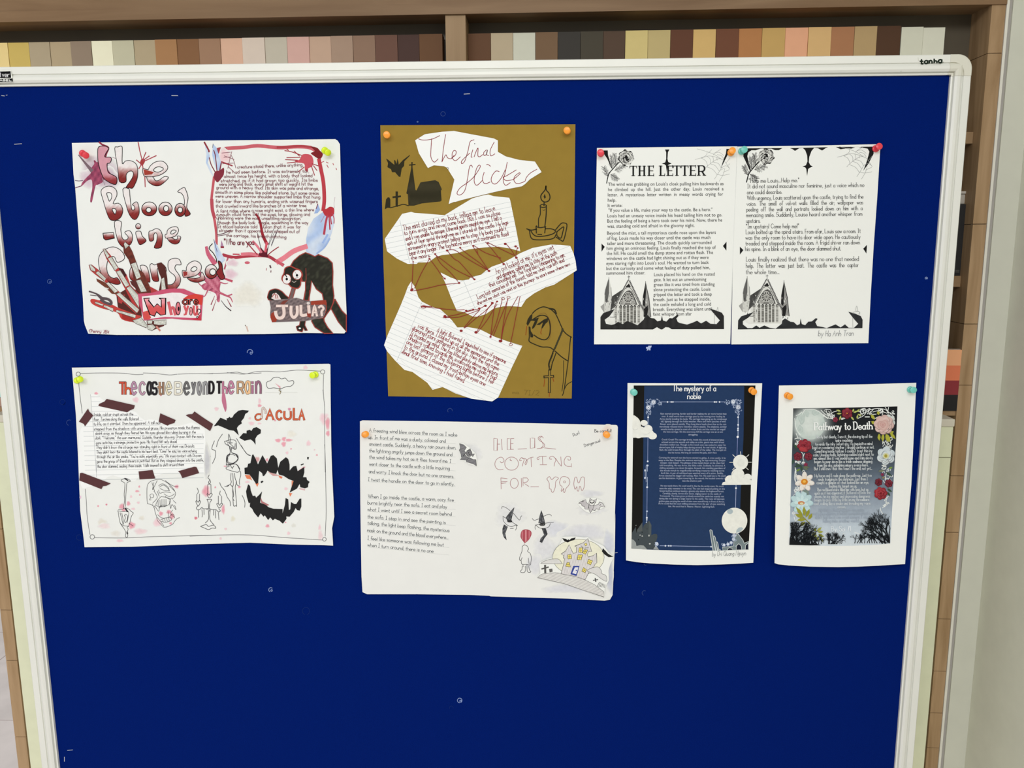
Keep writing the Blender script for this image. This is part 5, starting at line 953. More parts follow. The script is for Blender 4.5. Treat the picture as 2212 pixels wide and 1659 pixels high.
c = cutout('690,1160 740,1090 722,960 735,930 850,880 912,868 935,780 1020,670 1055,610 1060,560 1110,548 1270,545 1400,560 1450,553 1490,592 1690,690 1760,780 1840,860 1790,950 1760,1050 1765,1200 1705,1320 1692,1455 1500,1395 1300,1315 1000,1225', 'R', 'house_cutout', .002); c.art('house_drawing', 'R')
D = (80, 80, 78)
q = c.fill(ell(1060+1310/K, 1080+855/K, 385/K, 270/K, 36), (231, 230, 208))[0]; c.line(q, 5, D, sm=False, closed=True)
q = c.fill('700,1160 740,1120 790,1098 960,1085 1200,1110 1400,1190 1560,1270 1690,1370 1692,1450 1450,1370 1100,1250', (216, 214, 208), cf=lambda x, y: mixc((222, 221, 216), (196, 194, 190), .5+.5*math.sin(x*.5+y*3)), grid=3)[0]; c.line(q, 5, D, sm=False, closed=True)
q = c.fill('1050,1102 1090,950 1105,870 1085,875 1090,830 1050,808 1120,760 1172,668 1205,745 1235,798 1280,785 1280,700 1255,690 1380,640 1452,575 1480,680 1510,772 1460,770 1440,825 1460,852 1530,830 1580,792 1585,940 1560,955 1540,1000 1500,1020 1410,1190 1250,1140', (214, 211, 209), cf=lambda x, y: mixc((224, 221, 219), (200, 196, 195), .5+.5*math.sin(x*1.1+y*.35)), grid=3)[0]; c.line(q, 6, D, sm=False, closed=True)
for p in ('1150,820 1200,815 1208,875 1152,880', '1120,990 1138,938 1170,930 1190,1000', '1320,715 1370,715 1365,785 1315,780', '1400,740 1450,745 1415,810 1370,790', '1305,820 1370,820 1350,895 1292,890', '1460,885 1520,910 1490,970 1440,945', '1385,1010 1430,1040 1410,1085 1360,1065'):
    q = c.fill(p, (238, 222, 118))[0]; c.line(q, 7, (110, 100, 60), sm=False, closed=True); m = lambda i, j: ((q[i][0]+q[j][0])/2, (q[i][1]+q[j][1])/2); c.line([m(0, 1), m(2, 3)], 5, (120, 108, 60), sm=False); c.line([m(1, 2), m(3, 0)], 5, (120, 108, 60), sm=False)
q = ell(1060+1420/K, 1080+665/K, 18/K, 18/K, 12); c.fill(q, (238, 222, 118)); c.line(q, 6, (110, 100, 60), sm=False, closed=True)
c.fill('1232,985 1325,985 1300,1080 1280,1137 1190,1108', (58, 74, 150)); c.fill('1258,1005 1308,1005 1300,1040 1275,1108 1218,1092', (226, 226, 232)); c.el(1278, 1052, 9, 9, (58, 74, 150))
BB = (34, 34, 34)
c.fill('1065,570 1120,580 1150,600 1160,585 1175,600 1200,575 1270,560 1250,598 1200,610 1150,635 1100,615', BB); c.fill('1675,720 1720,765 1750,800 1832,850 1760,855 1700,815 1660,770', BB)
for p in ('755,940 850,895 1000,880 1060,940 1040,952 780,950', '1440,1060 1500,1020 1600,1000 1650,1050 1660,1100 1720,1130 1730,1215 1640,1170 1560,1110'): q = c.fill(p, (216, 215, 212))[0]; c.line(q, 5, D, sm=True, closed=True)
c.line('812,978 815,1088', 30, (88, 86, 84)); c.line('762,1030 860,1003', 20, (88, 86, 84)); c.fill('870,1030 920,1025 925,1072 880,1082', (100, 98, 96)); c.line('1560,1170 1570,1220', 16, (70, 70, 70)); c.line('1530,1200 1600,1190', 12, (70, 70, 70))
for i in range(6): c.line('%d,%d %d,%d' % (1590+22*i, 1290+4*i, 1625+16*i, 1225+8*i), 7, (80, 80, 80), sm=False)
c.line('1350,685 1385,720', 6, D); c.line('1400,720 1460,712', 6, D); c.flush()

# ------------------------------------------------------------------ 5, 6 the letter pages
def cathedral(s, dx, dy, g0):
    o = lambda p: ' '.join('%g,%g' % (float(t.split(',')[0])+dx, float(t.split(',')[1])+dy) for t in p.split())
    DK, MG, LG_ = (34, 34, 34), (120, 120, 118), (192, 193, 188)
    s.fill(o('250,800 270,690 313,545 340,680 360,800 360,940 330,1080 240,1080 235,960'), (206, 207, 201)); s.fill(o('300,590 315,560 315,780 290,920 260,930 250,800 275,690'), (96, 96, 94)); s.fill(o('360,830 520,725 380,1000 330,1060'), (70, 70, 68))
    s.fill(o('820,830 862,605 880,700 910,830 920,960 935,1140 820,1110 812,960'), (150, 150, 146)); s.fill(o('822,830 860,640 868,760 850,990 820,960'), DK); s.fill(o('835,1020 900,960 905,1000 880,1140 840,1140'), DK)
    s.fill(o('187,985 245,935 245,1080 200,1010'), (160, 160, 156))
    s.fill(o('610,580 825,1050 825,1250 400,1250 360,1050'), (216, 217, 211))
    s.fill(o('615,735 660,760 720,900 740,960 490,960 460,930 560,790'), (122, 122, 118))
    R = random.Random(5)
    for i in range(70):   # engraved shading
        x = R.choice((R.uniform(240, 350), R.uniform(820, 920), R.uniform(380, 470))); y = R.uniform(800, 1180); l = R.uniform(8, 40); s.line(o('%g,%g %g,%g' % (x, y, x+R.uniform(-6, 6), y+l)), R.uniform(4, 9), R.choice((DK, MG, (230, 231, 225))), sm=False, keep=True)
    for p, w in (('600,590 380,1000', 16), ('560,700 420,960', 7), ('620,600 832,1050', 18), ('650,720 790,990', 8), ('610,520 610,590', 7), ('592,540 628,538', 7)): s.line(o(p), w, MG if w > 10 else DK, sm=False)
    for i in range(22):
        t = i/21; s.el(604-220*t+dx, 590+400*t+dy, 6, 6, DK, n=6); s.el(630+205*t+dx, 600+430*t+dy, 7, 7, DK, n=6)
    for cx, cy, r in ((600, 850, 76), (520, 920, 34), (672, 925, 34)):
        s.el(cx+dx, cy+dy, r, r, (120, 120, 116)); ox, oy, k = FR[s.fr]; s.line(ell(ox+(cx+dx)/k, oy+(cy+dy)/k, r/k, r/k), 6, (222, 223, 217), sm=False, closed=True)
        n = 12 if r > 50 else 6
        for i in range(n): a = i*2*math.pi/n; s.line(o('%g,%g %g,%g' % (cx+r*.25*math.cos(a), cy+r*.25*math.sin(a), cx+r*.9*math.cos(a), cy+r*.9*math.sin(a))), 5, (226, 226, 220), sm=False, keep=True); s.el(cx+dx+r*.72*math.cos(a+.26), cy+dy+r*.72*math.sin(a+.26), r*.1, r*.1, DK, n=6)
    for i, x in enumerate((415, 490, 545, 598, 652, 700, 760)):
        w = 18; s.fill(o('%g,1230 %g,990 %g,960 %g,990 %g,1230' % (x-w, x-w, x, x+w, x+w)), (128, 128, 122) if 0 < i < 6 else (176, 176, 170)); s.line(o('%g,990 %g,962 %g,990' % (x-w, x, x+w)), 9, DK, sm=True)
        for j in range(9): y = 1000+j*26; s.line(o('%g,%g %g,%g' % (x-w+3, y, x+w-3, y+R.uniform(-4, 4))), 5, R.choice((DK, (200, 200, 194), (60, 60, 58))), sm=False, keep=True)
        s.line(o('%g,975 %g,1235' % (x+26, x+26)), 8, (228, 229, 223), sm=False)
    s.fill(o('560,690 612,640 640,690 600,700'), DK); s.line(o('560,720 600,690 645,720'), 7, (80, 80, 80)); s.line(o('470,940 520,830 600,750 680,830 720,940'), 10, (50, 50, 50))
    s.line(o('313,545 313,600'), 6, MG); s.line(o('862,605 862,640'), 6, DK); s.line(o('862,640 912,860 940,1140'), 9, DK, sm=False); s.line(o('250,800 262,730 300,600'), 7, MG, sm=False); s.line(o('345,700 355,940'), 6, MG, sm=False)
    s.fill(o('250,1190 330,1140 405,1140 405,1250 340,1255'), (224, 225, 219)); s.line(o('330,1140 405,1142'), 8, DK)
def rose(s, cx, cy, r, R, stem, fern):
    ox, oy, k = FR[s.fr]; T_ = lambda x, y: (ox+x/k, oy+y/k)
    for (x0, y0, x1, y1) in fern:
        for i in range(13):
            t = i/12; x = x0+(x1-x0)*t; y = y0+(y1-y0)*t; a = math.atan2(y1-y0, x1-x0)
            for sg in (-1, 1):
                l = R.uniform(40, 85)*(1-.4*t); b = a+sg*R.uniform(.5, .9); ex, ey = x+l*math.cos(b), y+l*math.sin(b)
                s.line([T_(x, y), T_(ex, ey)], 4.5, (84, 84, 82), sm=False, w1=2, keep=True)
                for q in (.4, .7): px_, py_ = x+(ex-x)*q, y+(ey-y)*q; s.line([T_(px_, py_), T_(px_+l*.35*math.cos(b+.6), py_+l*.35*math.sin(b+.6))], 3.5, (120, 120, 118), sm=False, keep=True)
        s.line([T_(x0, y0), T_(x1, y1)], 7, (60, 60, 60), sm=False)
    s.line(stem, 14, (30, 30, 30))
    s.fill([T_(cx+r*(1+.09*math.sin(a*7)+.05*math.sin(a*11))*math.cos(a), cy+r*1.05*(1+.09*math.sin(a*7+1))*math.sin(a)) for a in (i*2*math.pi/44 for i in range(44))], (28, 28, 28))
    for i in range(70):
        rr = R.uniform(.01, .95)**.5*r*.98; a0 = R.uniform(0, 6.3); sp = R.uniform(.5, 1.2); q = [T_(cx+rr*(1+.12*math.sin(4*t))*math.cos(a0+sp*t), cy+rr*(1+.12*math.cos(5*t))*math.sin(a0+sp*t)) for t in (0, .25, .5, .75, 1)]
        s.line(q, R.choice((5, 8, 12)), R.choice(((224, 225, 219), (200, 201, 195), (150, 150, 148))), keep=True)
def web(s, o):
    for p in o: s.line(p, 4.5, (150, 152, 150), keep=True)
L1 = Sheet('printed_story_page', '@S 135,135 1200,122 2230,112 @U 2165,300 2125,1541 1100,1545 92,1547 110,0', flat(.0010), PAPW)
tag(L1.o, 'white printed page headed THE LETTER with cathedral engraving', 'printed page', 'printed story pages on the right of the board')
s = L1; BKP = (26, 26, 26); R_ = random.Random(11)
s.art('thorn_print', 'S')
s.fill('232,172 296,172 300,240 330,350 368,455 345,430 290,300 240,225', BKP); s.fill('1150,158 1218,158 1195,200 1188,300 1200,345 1250,368 1205,385 1190,400 1178,500 1165,400 1145,380 1103,372 1155,350 1168,300 1168,200', BKP); s.fill('2068,150 2110,150 2095,220 2040,330 1985,440 2020,320 2060,220', BKP)
s.art('rose_print', 'S'); rose(s, 568, 280, 112, R_, '470,345 380,440 310,530 280,662', ((300, 560, 240, 430), (360, 440, 350, 260), (420, 400, 400, 230), (340, 530, 440, 600), (400, 470, 560, 400)))
s.art('web_print', 'S'); web(s, ('1630,150 1760,185 1900,240 2010,320', '1600,308 1700,280 1770,240 1780,190', '1700,285 1800,255 1900,270 1980,300', '1740,455 1790,400 1900,320 1990,290', '1690,285 1760,330 1790,410', '1780,262 1825,300 1830,370', '1860,262 1875,300 1870,350', '1925,280 1930,320', '1780,420 1870,460 1930,540', '1825,372 1900,400 1960,480', '1870,345 1950,370 1990,440', '1890,600 1960,490 2000,420', '1960,635 2020,530 2045,440', '1870,240 1900,205 1985,155', '1890,215 1960,200 2030,250', '1935,530 2010,545 2115,525', '2000,430 2060,400 2115,440', '2010,300 2060,360 2120,450', '2020,500 2110,460', '2060,360 2120,290', '1930,235 1990,250 2030,300', '1800,210 1850,160', '2090,400 2120,370', '1975,470 2030,440'))
s.art('arrow_print', 'S'); s.fill('203,1562 252,1612 203,1685', BKP, fr='S'); s.fill('2070,1535 2015,1600 2068,1670', BKP, fr='S')
s.art('cathedral_print', 'U'); cathedral(s, 0, 0, 0); s.art('ground_print', 'U')
s.fill('187,1325 187,1140 230,1080 400,1020 320,1130 250,1180 270,1240 350,1258 400,1245 450,1210 520,1245 580,1200 650,1220 740,1262 830,1180 880,1100 940,1155 990,1160 1040,1205 1090,1190 1105,1115 1120,1190 1170,1208 1220,1155 1260,1160 1345,1098 1355,1120 1320,1160 1340,1210 1370,1228 1480,1252 1560,1225 1630,1195 1690,1235 1765,1195 1830,1240 1920,1245 1970,1190 1900,1110 1815,1010 1920,1045 2000,1075 2030,1125 2032,1320 1250,1322 1210,1295 1160,1290 1110,1325 1090,1325 1030,1290 970,1325', (34, 34, 34), cf=lambda x, y: mixc((32, 32, 32), (56, 56, 56), .5+.5*math.sin(x*.5)*math.sin(y*.9)), grid=7)
s.line('1888,1090 1890,1240', 5, (150, 150, 148)); s.line('1925,1045 1938,990 1948,1050', 4, (150, 150, 148))
s.art('title_lettering', 'S')
for ch_, x0, x1 in (('T', 618, 735), ('H', 748, 865), ('E', 890, 990), ('L', 1062, 1155), ('E', 1174, 1275), ('T', 1268, 1388), ('T', 1386, 1506), ('E', 1512, 1618), ('R', 1632, 1745)):
    yo = -(x0-625)*.006; sh_ = 6 if ch_ == 'T' else 24
    s.glyph(ch_, x0+sh_, x1-(6 if ch_ != 'H' else 24), 408+yo, 549+yo, 24, (22, 22, 22), con=.55, serif=True)
    if ch_ == 'T':
        for q in (x0+8, x1-8): s.line('%g,%g %g,%g' % (q, 405+yo, q, 436+yo), 10, (22, 22, 22), sm=False)
    if ch_ in 'EL':
        for q, y_ in ((x1-8, 540), (x1-12, 418))[:2 if ch_ == 'E' else 1]: s.line('%g,%g %g,%g' % (q, y_-18+yo, q, y_+18+yo), 9, (22, 22, 22), sm=False)
s.art('printed_text', 'S'); TK = (58, 58, 56)
def para(s, L, xh, col=TK, **k):
    for t, a, b in L: s.print_(t, a, b, xh, col)
para(s, (("The wind was grabbing on Louis's cloak pulling him backwards as", (303, 702), (2025, 690)), ("he  climbed  up  the  hill.  Just  the  other  day,  Louis  received  a", (303, 780), (2025, 768)), ("letter.  A  mysterious  letter  written  in  messy  words  crying  for", (298, 858), (2018, 848)), ("help.", (297, 938), (422, 937)), ("It wrote:", (296, 1018), (512, 1016)), ("\"If you value a life, make your way to the castle. Be a hero.\"", (308, 1090), (1858, 1078)), ("Louis had an uneasy voice inside his head telling him not to go.", (292, 1172), (2005, 1158)), ("But the feeling of being a hero took over his mind. Now, there he", (290, 1250), (2005, 1235)), ("was, standing cold and afraid in the gloomy night.", (290, 1328), (1592, 1315)), ("Beyond the mist, a tall mysterious castle rose upon the layers", (287, 1432), (1910, 1418)), ("of fog. Louis made his way closer until the castle was much", (284, 1508), (1830, 1494)), ("taller and more threatening. The clouds quickly surrounded", (284, 1585), (1845, 1570))), 33)
s.fr = 'U'
para(s, (("him giving an ominous feeling. Louis finally reached the top of", (280, 138), (1910, 122)), ("the hill. He could smell the damp stone and rotten flesh. The", (280, 212), (1868, 198)), ("windows on the castle had light shining out as if they were", (277, 288), (1803, 272)), ("eyes staring right into Louis's soul. He wanted to turn back", (275, 363), (1805, 346)), ("but the curiosity and some what feeling of duty pulled him,", (275, 437), (1822, 424)), ("summoned him closer.", (274, 508), (855, 502)), ("Louis placed his hand on the rusted", (988, 530), (1893, 520)), ("gate. It let out an unwelcoming", (984, 605), (1768, 598)), ("groan like it was tired from standing", (982, 680), (1892, 672)), ("alone protecting the castle. Louis", (980, 755), (1828, 746)), ("gripped the letter and took a deep", (978, 827), (1850, 820)), ("breath. Just as he stepped inside,", (976, 903), (1828, 895)), ("the castle exhaled a long and cold", (975, 976), (1838, 968)), ("breath. Everything was silent until", (974, 1050), (1850, 1042)), ("faint whisper from afar", (973, 1120), (1550, 1115))), 33)
s.flush()
L2 = Sheet('printed_story_page', '@V 140,103 1100,90 2040,70 1995,800 1955,1350 @X 2195,60 2150,800 2113,1529 1100,1538 68,1548 90,300', flat(.0016), PAPW)
tag(L2.o, 'white printed page without title, signed in pencil at the bottom', 'printed page', 'printed story pages on the right of the board')
s = L2; s.art('thorn_print', 'V')
s.fill('275,125 850,120 740,122 690,150 640,150 590,130 510,135 470,128 440,132 380,150 330,150 285,180 272,230 300,340 325,430 300,410 220,235 220,200', BKP)
s.fill('235,140 455,128 380,152 310,150 285,180 272,210 276,260 325,430 305,415 250,300 218,232', BKP)
s.fill('835,122 1345,110 1310,125 1265,155 1210,125 1160,120 1125,160 1095,240 1088,310 1110,350 1142,366 1100,385 1080,400 1066,492 1055,400 1040,378 1003,368 1050,350 1070,300 1066,220 1040,150 1010,122 960,125 905,160 870,135', BKP)
s.fill('1445,108 1950,103 1948,200 1880,330 1810,425 1850,320 1880,220 1892,170 1870,130 1800,118 1720,112 1650,130 1600,125 1510,138', BKP)
s.fill('1640,105 1720,95 1790,108 1720,118', (229, 230, 223))
s.art('rose_print', 'V'); rose(s, 525, 235, 100, R_, '430,300 340,400 290,470 262,575', ((275, 480, 225, 370), (330, 400, 320, 250), (385, 350, 365, 215), (310, 470, 400, 530), (370, 410, 510, 360)))
k_ = 6.1444/6.9125
def tr(p, dx, dy): return ' '.join('%g,%g' % ((float(t.split(',')[0])-1600)*k_+1468+dx, (float(t.split(',')[1])-308)*k_+243+dy) for t in p.split())
s.art('web_print', 'V'); web(s, [tr(p, 0, 0) for p in ('1630,150 1760,185 1900,240 2010,320', '1600,308 1700,280 1770,240 1780,190', '1700,285 1800,255 1900,270 1980,300', '1740,455 1790,400 1900,320 1990,290', '1690,285 1760,330 1790,410', '1780,262 1825,300 1830,370', '1860,262 1875,300 1870,350', '1925,280 1930,320', '1780,420 1870,460 1930,540', '1825,372 1900,400 1960,480', '1870,345 1950,370 1990,440', '1890,600 1960,490 2000,420', '1960,635 2020,530 2045,440', '1870,240 1900,205 1985,155', '1890,215 1960,200 2030,250', '1935,530 2010,545 2115,525', '2000,430 2060,400 2115,440', '2010,300 2060,360 2120,450', '2020,500 2110,460', '2060,360 2120,290', '1930,235 1990,250 2030,300')])
s.art('arrow_print', 'X'); s.fill('195,88 248,140 195,208', BKP); s.fill('2093,60 2037,120 2085,192', BKP)
s.art('cathedral_print', 'X'); cathedral(s, -8, -14, 0); s.art('ground_print', 'X')
s.fill('165,1325 170,1190 215,1130 400,1065 320,1150 240,1200 240,1250 310,1305 380,1305 440,1265 490,1300 560,1265 640,1300 730,1312 820,1240 830,1190 870,1160 950,1210 1000,1215 1050,1262 1090,1245 1102,1160 1120,1245 1170,1262 1215,1210 1270,1205 1330,1155 1358,1168 1320,1215 1350,1275 1430,1288 1490,1305 1560,1275 1625,1250 1700,1295 1765,1248 1820,1300 1900,1300 1962,1240 1900,1170 1815,1060 1920,1090 2000,1125 2028,1180 2025,1305 1200,1310', (34, 34, 34), cf=lambda x, y: mixc((30, 32, 34), (58, 60, 62), .5+.5*math.sin(x*.5)*math.sin(y*.9)), grid=7)
for p in ('1885,1090 1885,1070 1930,1060 1985,1065 1985,1100', '1935,1060 1925,1030 1940,975 1955,1030 1942,1060', '1880,1150 1882,1290', '1960,1050 1990,1080 1965,1095'): s.line(p, 5, (160, 162, 160))
s.art('printed_text', 'V')
def spara(s, L, xh, w=5.2, col=TK): 
    for t, a, b in L: s.text(t, a, b, xh, w, col, serif=True, con=.35, sm=True)
spara(s, (('"Help me Louis...Help me."', (295, 582), (962, 572)), ("It did not sound masculine nor feminine, just a voice which no", (275, 655), (1823, 635)), ("one could describe.", (270, 733), (733, 728)), ("With urgency, Louis scattered upon the castle, trying to find the", (272, 810), (1812, 790)), ("voice.  The  smell  of  velvet  walls  filled  the  air;  wallpaper  was", (265, 886), (1808, 866)), ("peeling  off  the  wall  and  portraits  looked  down  on  him  with  a", (263, 962), (1800, 944)), ("menacing smile. Suddenly, Louise heard another whisper from", (260, 1036), (1796, 1018)), ("upstairs.", (258, 1113), (445, 1110)), ('"Im upstairs! Come help me!"', (258, 1187), (958, 1182)), ("Louis bolted up the spiral stairs. From afar, Louis saw a room. It", (254, 1262), (1776, 1247)), ("was the only room to have its door wide open. He cautiously", (250, 1336), (1772, 1324)), ("treaded and stepped inside the room. A frigid shiver ran down", (248, 1412), (1766, 1398)), ("his spine. In a blink of an eye, the door slammed shut.", (246, 1486), (1516, 1478))), 28)
s.fr = 'X'; spara(s, (("Louis finally realized that there was no one that needed", (290, 310), (1970, 300)), ("help.  The  letter  was  just  bait.  The  castle  was  the  captor", (288, 405), (1967, 392)), ("the whole time...", (285, 498), (785, 494))), 34, 6)
s.art('pencil_signature', 'X'); s.text('by Ha Anh Tran', (1365, 1425), (1890, 1418), 42, 6, (134, 136, 138), jit=.6, slant=.15); s.flush()

# ------------------------------------------------------------------ 7 dark blue story page
s = Sheet('printed_story_page', '@Y 108,120 800,124 1500,126 2118,124 2080,900 2058,1400 @Z 2045,250 2010,900 1985,1490 1800,1503 1500,1517 1150,1526 800,1518 450,1500 250,1482 85,1455 88,700 95,100', lifted(828, 1222, .0012, .013, 1352, 1640, .006), PAPW, grid=10)
tag(s.o, 'printed page with dark blue artwork, clouds, moon and tiny castle', 'printed page', 'printed story pages on the right of the board')
s.art('background_print', 'Y')
NV = (34, 56, 92)
s.fill('200,157 1000,155 2018,157 1990,900 1952,1640 @Z 1950,330 1935,900 1915,1292 1700,1302 1300,1312 900,1310 500,1298 165,1278 175,700 180,300 @Y 190,900', (22, 22, 20), grid=9)
s.fill('358,165 1000,162 1850,165 1840,900 1805,1659 @Z 1800,340 1785,900 1770,1300 1500,1308 1000,1310 600,1302 330,1290 335,700 @Y 345,900', NV, grid=9)
s.art('filigree_print', 'Y'); SV = (176, 190, 216)
def fili(cx, cy, r, n=10):
    ox, oy, k = FR[s.fr]; s.line(ell(ox+cx/k, oy+cy/k, r/k, r/k, 14), 5, SV, closed=True, keep=True)
    for i in range(n): a = i*2*math.pi/n; s.line([(ox+(cx+r*.3*math.cos(a))/k, oy+(cy+r*.3*math.sin(a))/k), (ox+(cx+r*.82*math.cos(a))/k, oy+(cy+r*.82*math.sin(a))/k)], 9, (222, 228, 238), sm=False, keep=True)
def curls(x0, y0, x1, y1, n, seed, r=16, c=None, w=5):
    R = random.Random(seed); ox, oy, k = FR[s.fr]
    for i in range(n):
        x, y = R.uniform(x0, x1), R.uniform(y0, y1); a0 = R.uniform(0, 6.3); rr = R.uniform(.5, 1.2)*r
        s.line([(ox+(x+rr*(1-t*.5)*math.cos(a0+4*t))/k, oy+(y+rr*(1-t*.5)*math.sin(a0+4*t))/k) for t in (0, .2, .4, .6, .8, 1)], w, c or SV, keep=True)
for cx in ((497, 1),): fili(497, 405, 34)
fili(420, 485, 36); fili(1685, 400, 34); fili(1760, 480, 36)
curls(385, 370, 470, 440, 12, 1); curls(545, 365, 610, 445, 10, 2); curls(375, 530, 465, 590, 10, 3); curls(455, 440, 500, 480, 5, 4); curls(1720, 365, 1810, 430, 12, 5); curls(1575, 365, 1635, 440, 10, 6); curls(1715, 525, 1805, 590, 10, 7); curls(1685, 435, 1730, 480, 5, 8)
s.line('610,403 1575,403', 9, (150, 164, 196), sm=False)
for x in (705, 760, 785, 1405, 1430, 1483): s.el(x, 403, 11, 13, (222, 228, 238), n=8)
for p, c in (('1760,590 1757,920', SV), ('1752,930 1742,1200', (120, 130, 176)), ('415,590 412,745', SV), ('412,930 408,1290', (120, 134, 172))): s.line(p, 9, c, sm=False)
for x, y in ((1758, 630), (1758, 745), (1757, 798), (1756, 825), (415, 632), (409, 1290), (407, 1352)): s.el(x, y, 13, 14, (222, 228, 238), n=8)
s.el(1752, 925, 17, 17, (236, 238, 240))
s.line('395,1340 385,1360 385,1600', 6, SV, sm=False); s.line('404,1340 404,1440', 6, SV, sm=False); s.line('372,1440 372,1530', 6, SV, sm=False); s.line('404,1525 404,1659', 6, SV, sm=False); fili(372, 1425, 14, 3); fili(370, 1537, 14, 3)
s.fr = 'Z'
s.line('400,310 400,380', 8, SV, sm=False); s.el(400, 362, 14, 14, (222, 228, 238)); s.line('400,380 398,720', 9, (126, 142, 184), sm=False); s.el(398, 722, 14, 14, SV); s.line('397,730 395,890', 8, SV, sm=False); s.el(396, 820, 13, 16, (222, 228, 238)); s.el(396, 850, 11, 8, (222, 228, 238)); s.el(390, 890, 10, 10, SV)
s.line('1728,330 1728,370', 6, SV, sm=False); s.el(1727, 377, 14, 14, (236, 238, 240)); s.line('1727,395 1720,665', 12, (104, 112, 150), sm=False); s.line('1727,395 1720,665', 4, SV, sm=False)
CL, CS = (229, 230, 222), (186, 192, 192)
s.fr = 'Y'
def cloud(circ, base):
    for cx, cy, rx, ry in circ: s.el(cx+8, cy+10, rx, ry, (206, 208, 202), n=22); s.el(cx, cy, rx, ry, CL, n=22)
    s.fill(base, CL)
s.art('cloud_print', 'Y'); s.fill('188,615 240,625 285,670 305,730 300,790 260,830 185,830', CL, sm=True); s.el(357, 718, 52, 44, (206, 209, 204)); s.el(352, 714, 50, 42, CL); s.el(415, 812, 66, 66, CL); s.el(300, 830, 78, 62, CL); s.el(270, 880, 72, 66, CL); s.el(480, 910, 66, 52, CL)
s.fill('183,800 250,820 480,830 545,920 500,922 410,930 183,938', CL); s.line('185,800 215,820 260,805', 8, (206, 208, 202)); s.line('335,880 400,885 440,860', 8, (206, 208, 202))
s.art('sun_and_cloud_print', 'Y')
for p in ('1795,1145 1800,1190', '1678,1190 1712,1222', '1920,1190 1885,1222', '1632,1305 1680,1305', '1910,1303 1957,1303', '1675,1415 1708,1385', '1912,1415 1880,1385'): s.line(p, 9, (222, 223, 216), sm=False)
s.el(1795, 1303, 112, 112, CL, n=30); s.el(1800, 1310, 56, 60, (222, 224, 216), n=20)
s.fr = 'Z'
s.el(1755, 180, 98, 100, CL, n=24); s.el(1900, 215, 62, 54, CL, n=20); s.el(1640, 250, 78, 66, CL, n=20); s.fill('1512,330 1530,290 1600,270 1700,200 1850,200 1955,260 1955,325 1740,328', CL); s.line('1660,240 1665,180 1700,130', 6, (206, 208, 202)); s.line('1840,160 1850,200 1830,220', 6, (206, 208, 202)); s.line('1925,250 1955,235', 6, (206, 208, 202))
s.art('moon_print', 'Z'); s.el(1705, 862, 191, 193, (229, 230, 221), n=40); s.el(1637, 725, 44, 40, (170, 184, 188), n=18)
s.fill('1728,1045 1735,1000 1770,965 1810,960 1838,978 1800,1025', (170, 184, 188))
# little castle, left
s.art('castle_print', 'Z'); CG = (66, 74, 78)
s.fill('170,1280 172,1050 232,950 238,1050 250,1000 330,885 332,990 350,930 430,860 465,930 462,1080 500,1060 545,1065 555,1110 530,1180 520,1290', CG); s.el(520, 1085, 34, 26, CG); s.fill('430,862 465,930 460,1080 420,1100', (78, 86, 88)); s.fill('250,1000 328,890 328,1020 260,1030', (82, 88, 88))
for x, y, w, h in ((295, 1078, 10, 8), (327, 1092, 12, 8), (428, 1085, 9, 16), (440, 1208, 14, 10), (234, 932, 5, 5)): s.el(x, y, w, h, (206, 208, 204), n=6)
for x, y, w, h in ((272, 1145, 8, 14), (325, 1035, 7, 14), (400, 985, 5, 8)): s.el(x, y, w, h, (30, 34, 38), n=6)
s.fill('168,1140 200,1150 232,1190 240,1240 300,1228 350,1235 395,1285 395,1292 168,1280', (150, 156, 154), sm=False); s.fill('490,1290 530,1230 580,1298', (150, 156, 156))
fili(545, 1205, 22, 8); curls(515, 1190, 585, 1250, 9, 9, 14)
s.art('filigree_print', 'Z'); s.line('590,1236 850,1240 1375,1252', 8, (150, 164, 200)); 
for x in (672, 724, 755, 1355): s.el(x, 1238 if x < 1000 else 1251, 11, 13, (222, 228, 238), n=8)
s.art('gate_print', 'Z')
for p in ('1335,1005 1350,995 1370,1010 1420,1310 1385,1310', '1385,1095 1405,1090 1420,1120 1450,1310 1425,1310', '1428,1180 1445,1178 1460,1210 1472,1310 1455,1310', '1465,1290 1490,1290 1500,1310 1465,1310'): q = s.fill(p, (110, 124, 128))[0]; s.line(q, 7, (200, 206, 206), sm=False, closed=True)
q = s.fill('1525,1260 1690,1240 1700,1120 1730,1090 1740,1050 1760,1060 1830,1150 1850,1200 1915,1170 1915,1295 1530,1308', (116, 130, 132))[0]; s.line(q, 7, (206, 212, 210), sm=False, closed=True)
for p in ('1600,1306 1605,1280 1630,1265 1670,1275 1680,1303', '1730,1300 1732,1240 1770,1205 1805,1240 1812,1298', '1865,1296 1870,1230 1905,1200 1915,1200 1915,1294'): q = s.fill(p, (24, 30, 46))[0]; s.line(q, 7, (206, 212, 210), sm=False, closed=True)
for cx, cy, r in ((1700, 1085, 26), (1690, 1140, 22), (1655, 1190, 22), (1608, 1215, 22), (1550, 1225, 20)): fili(cx, cy, r, 7)
curls(1520, 1195, 1720, 1240, 12, 12, 14); curls(1670, 1060, 1730, 1180, 10, 13, 14)
s.art('title_lettering', 'Y')
WT = (232, 234, 236)
s.text('The mystery of a', (785, 240), (1425, 240), 46, 11.5, WT, con=.25, serif=True, sm=True, tk=.55); s.text('noble', (1003, 357), (1198, 357), 46, 11.5, WT, con=.25, serif=True, sm=True, tk=.55)
s.art('printed_text', 'Y'); TW = (176, 186, 206)
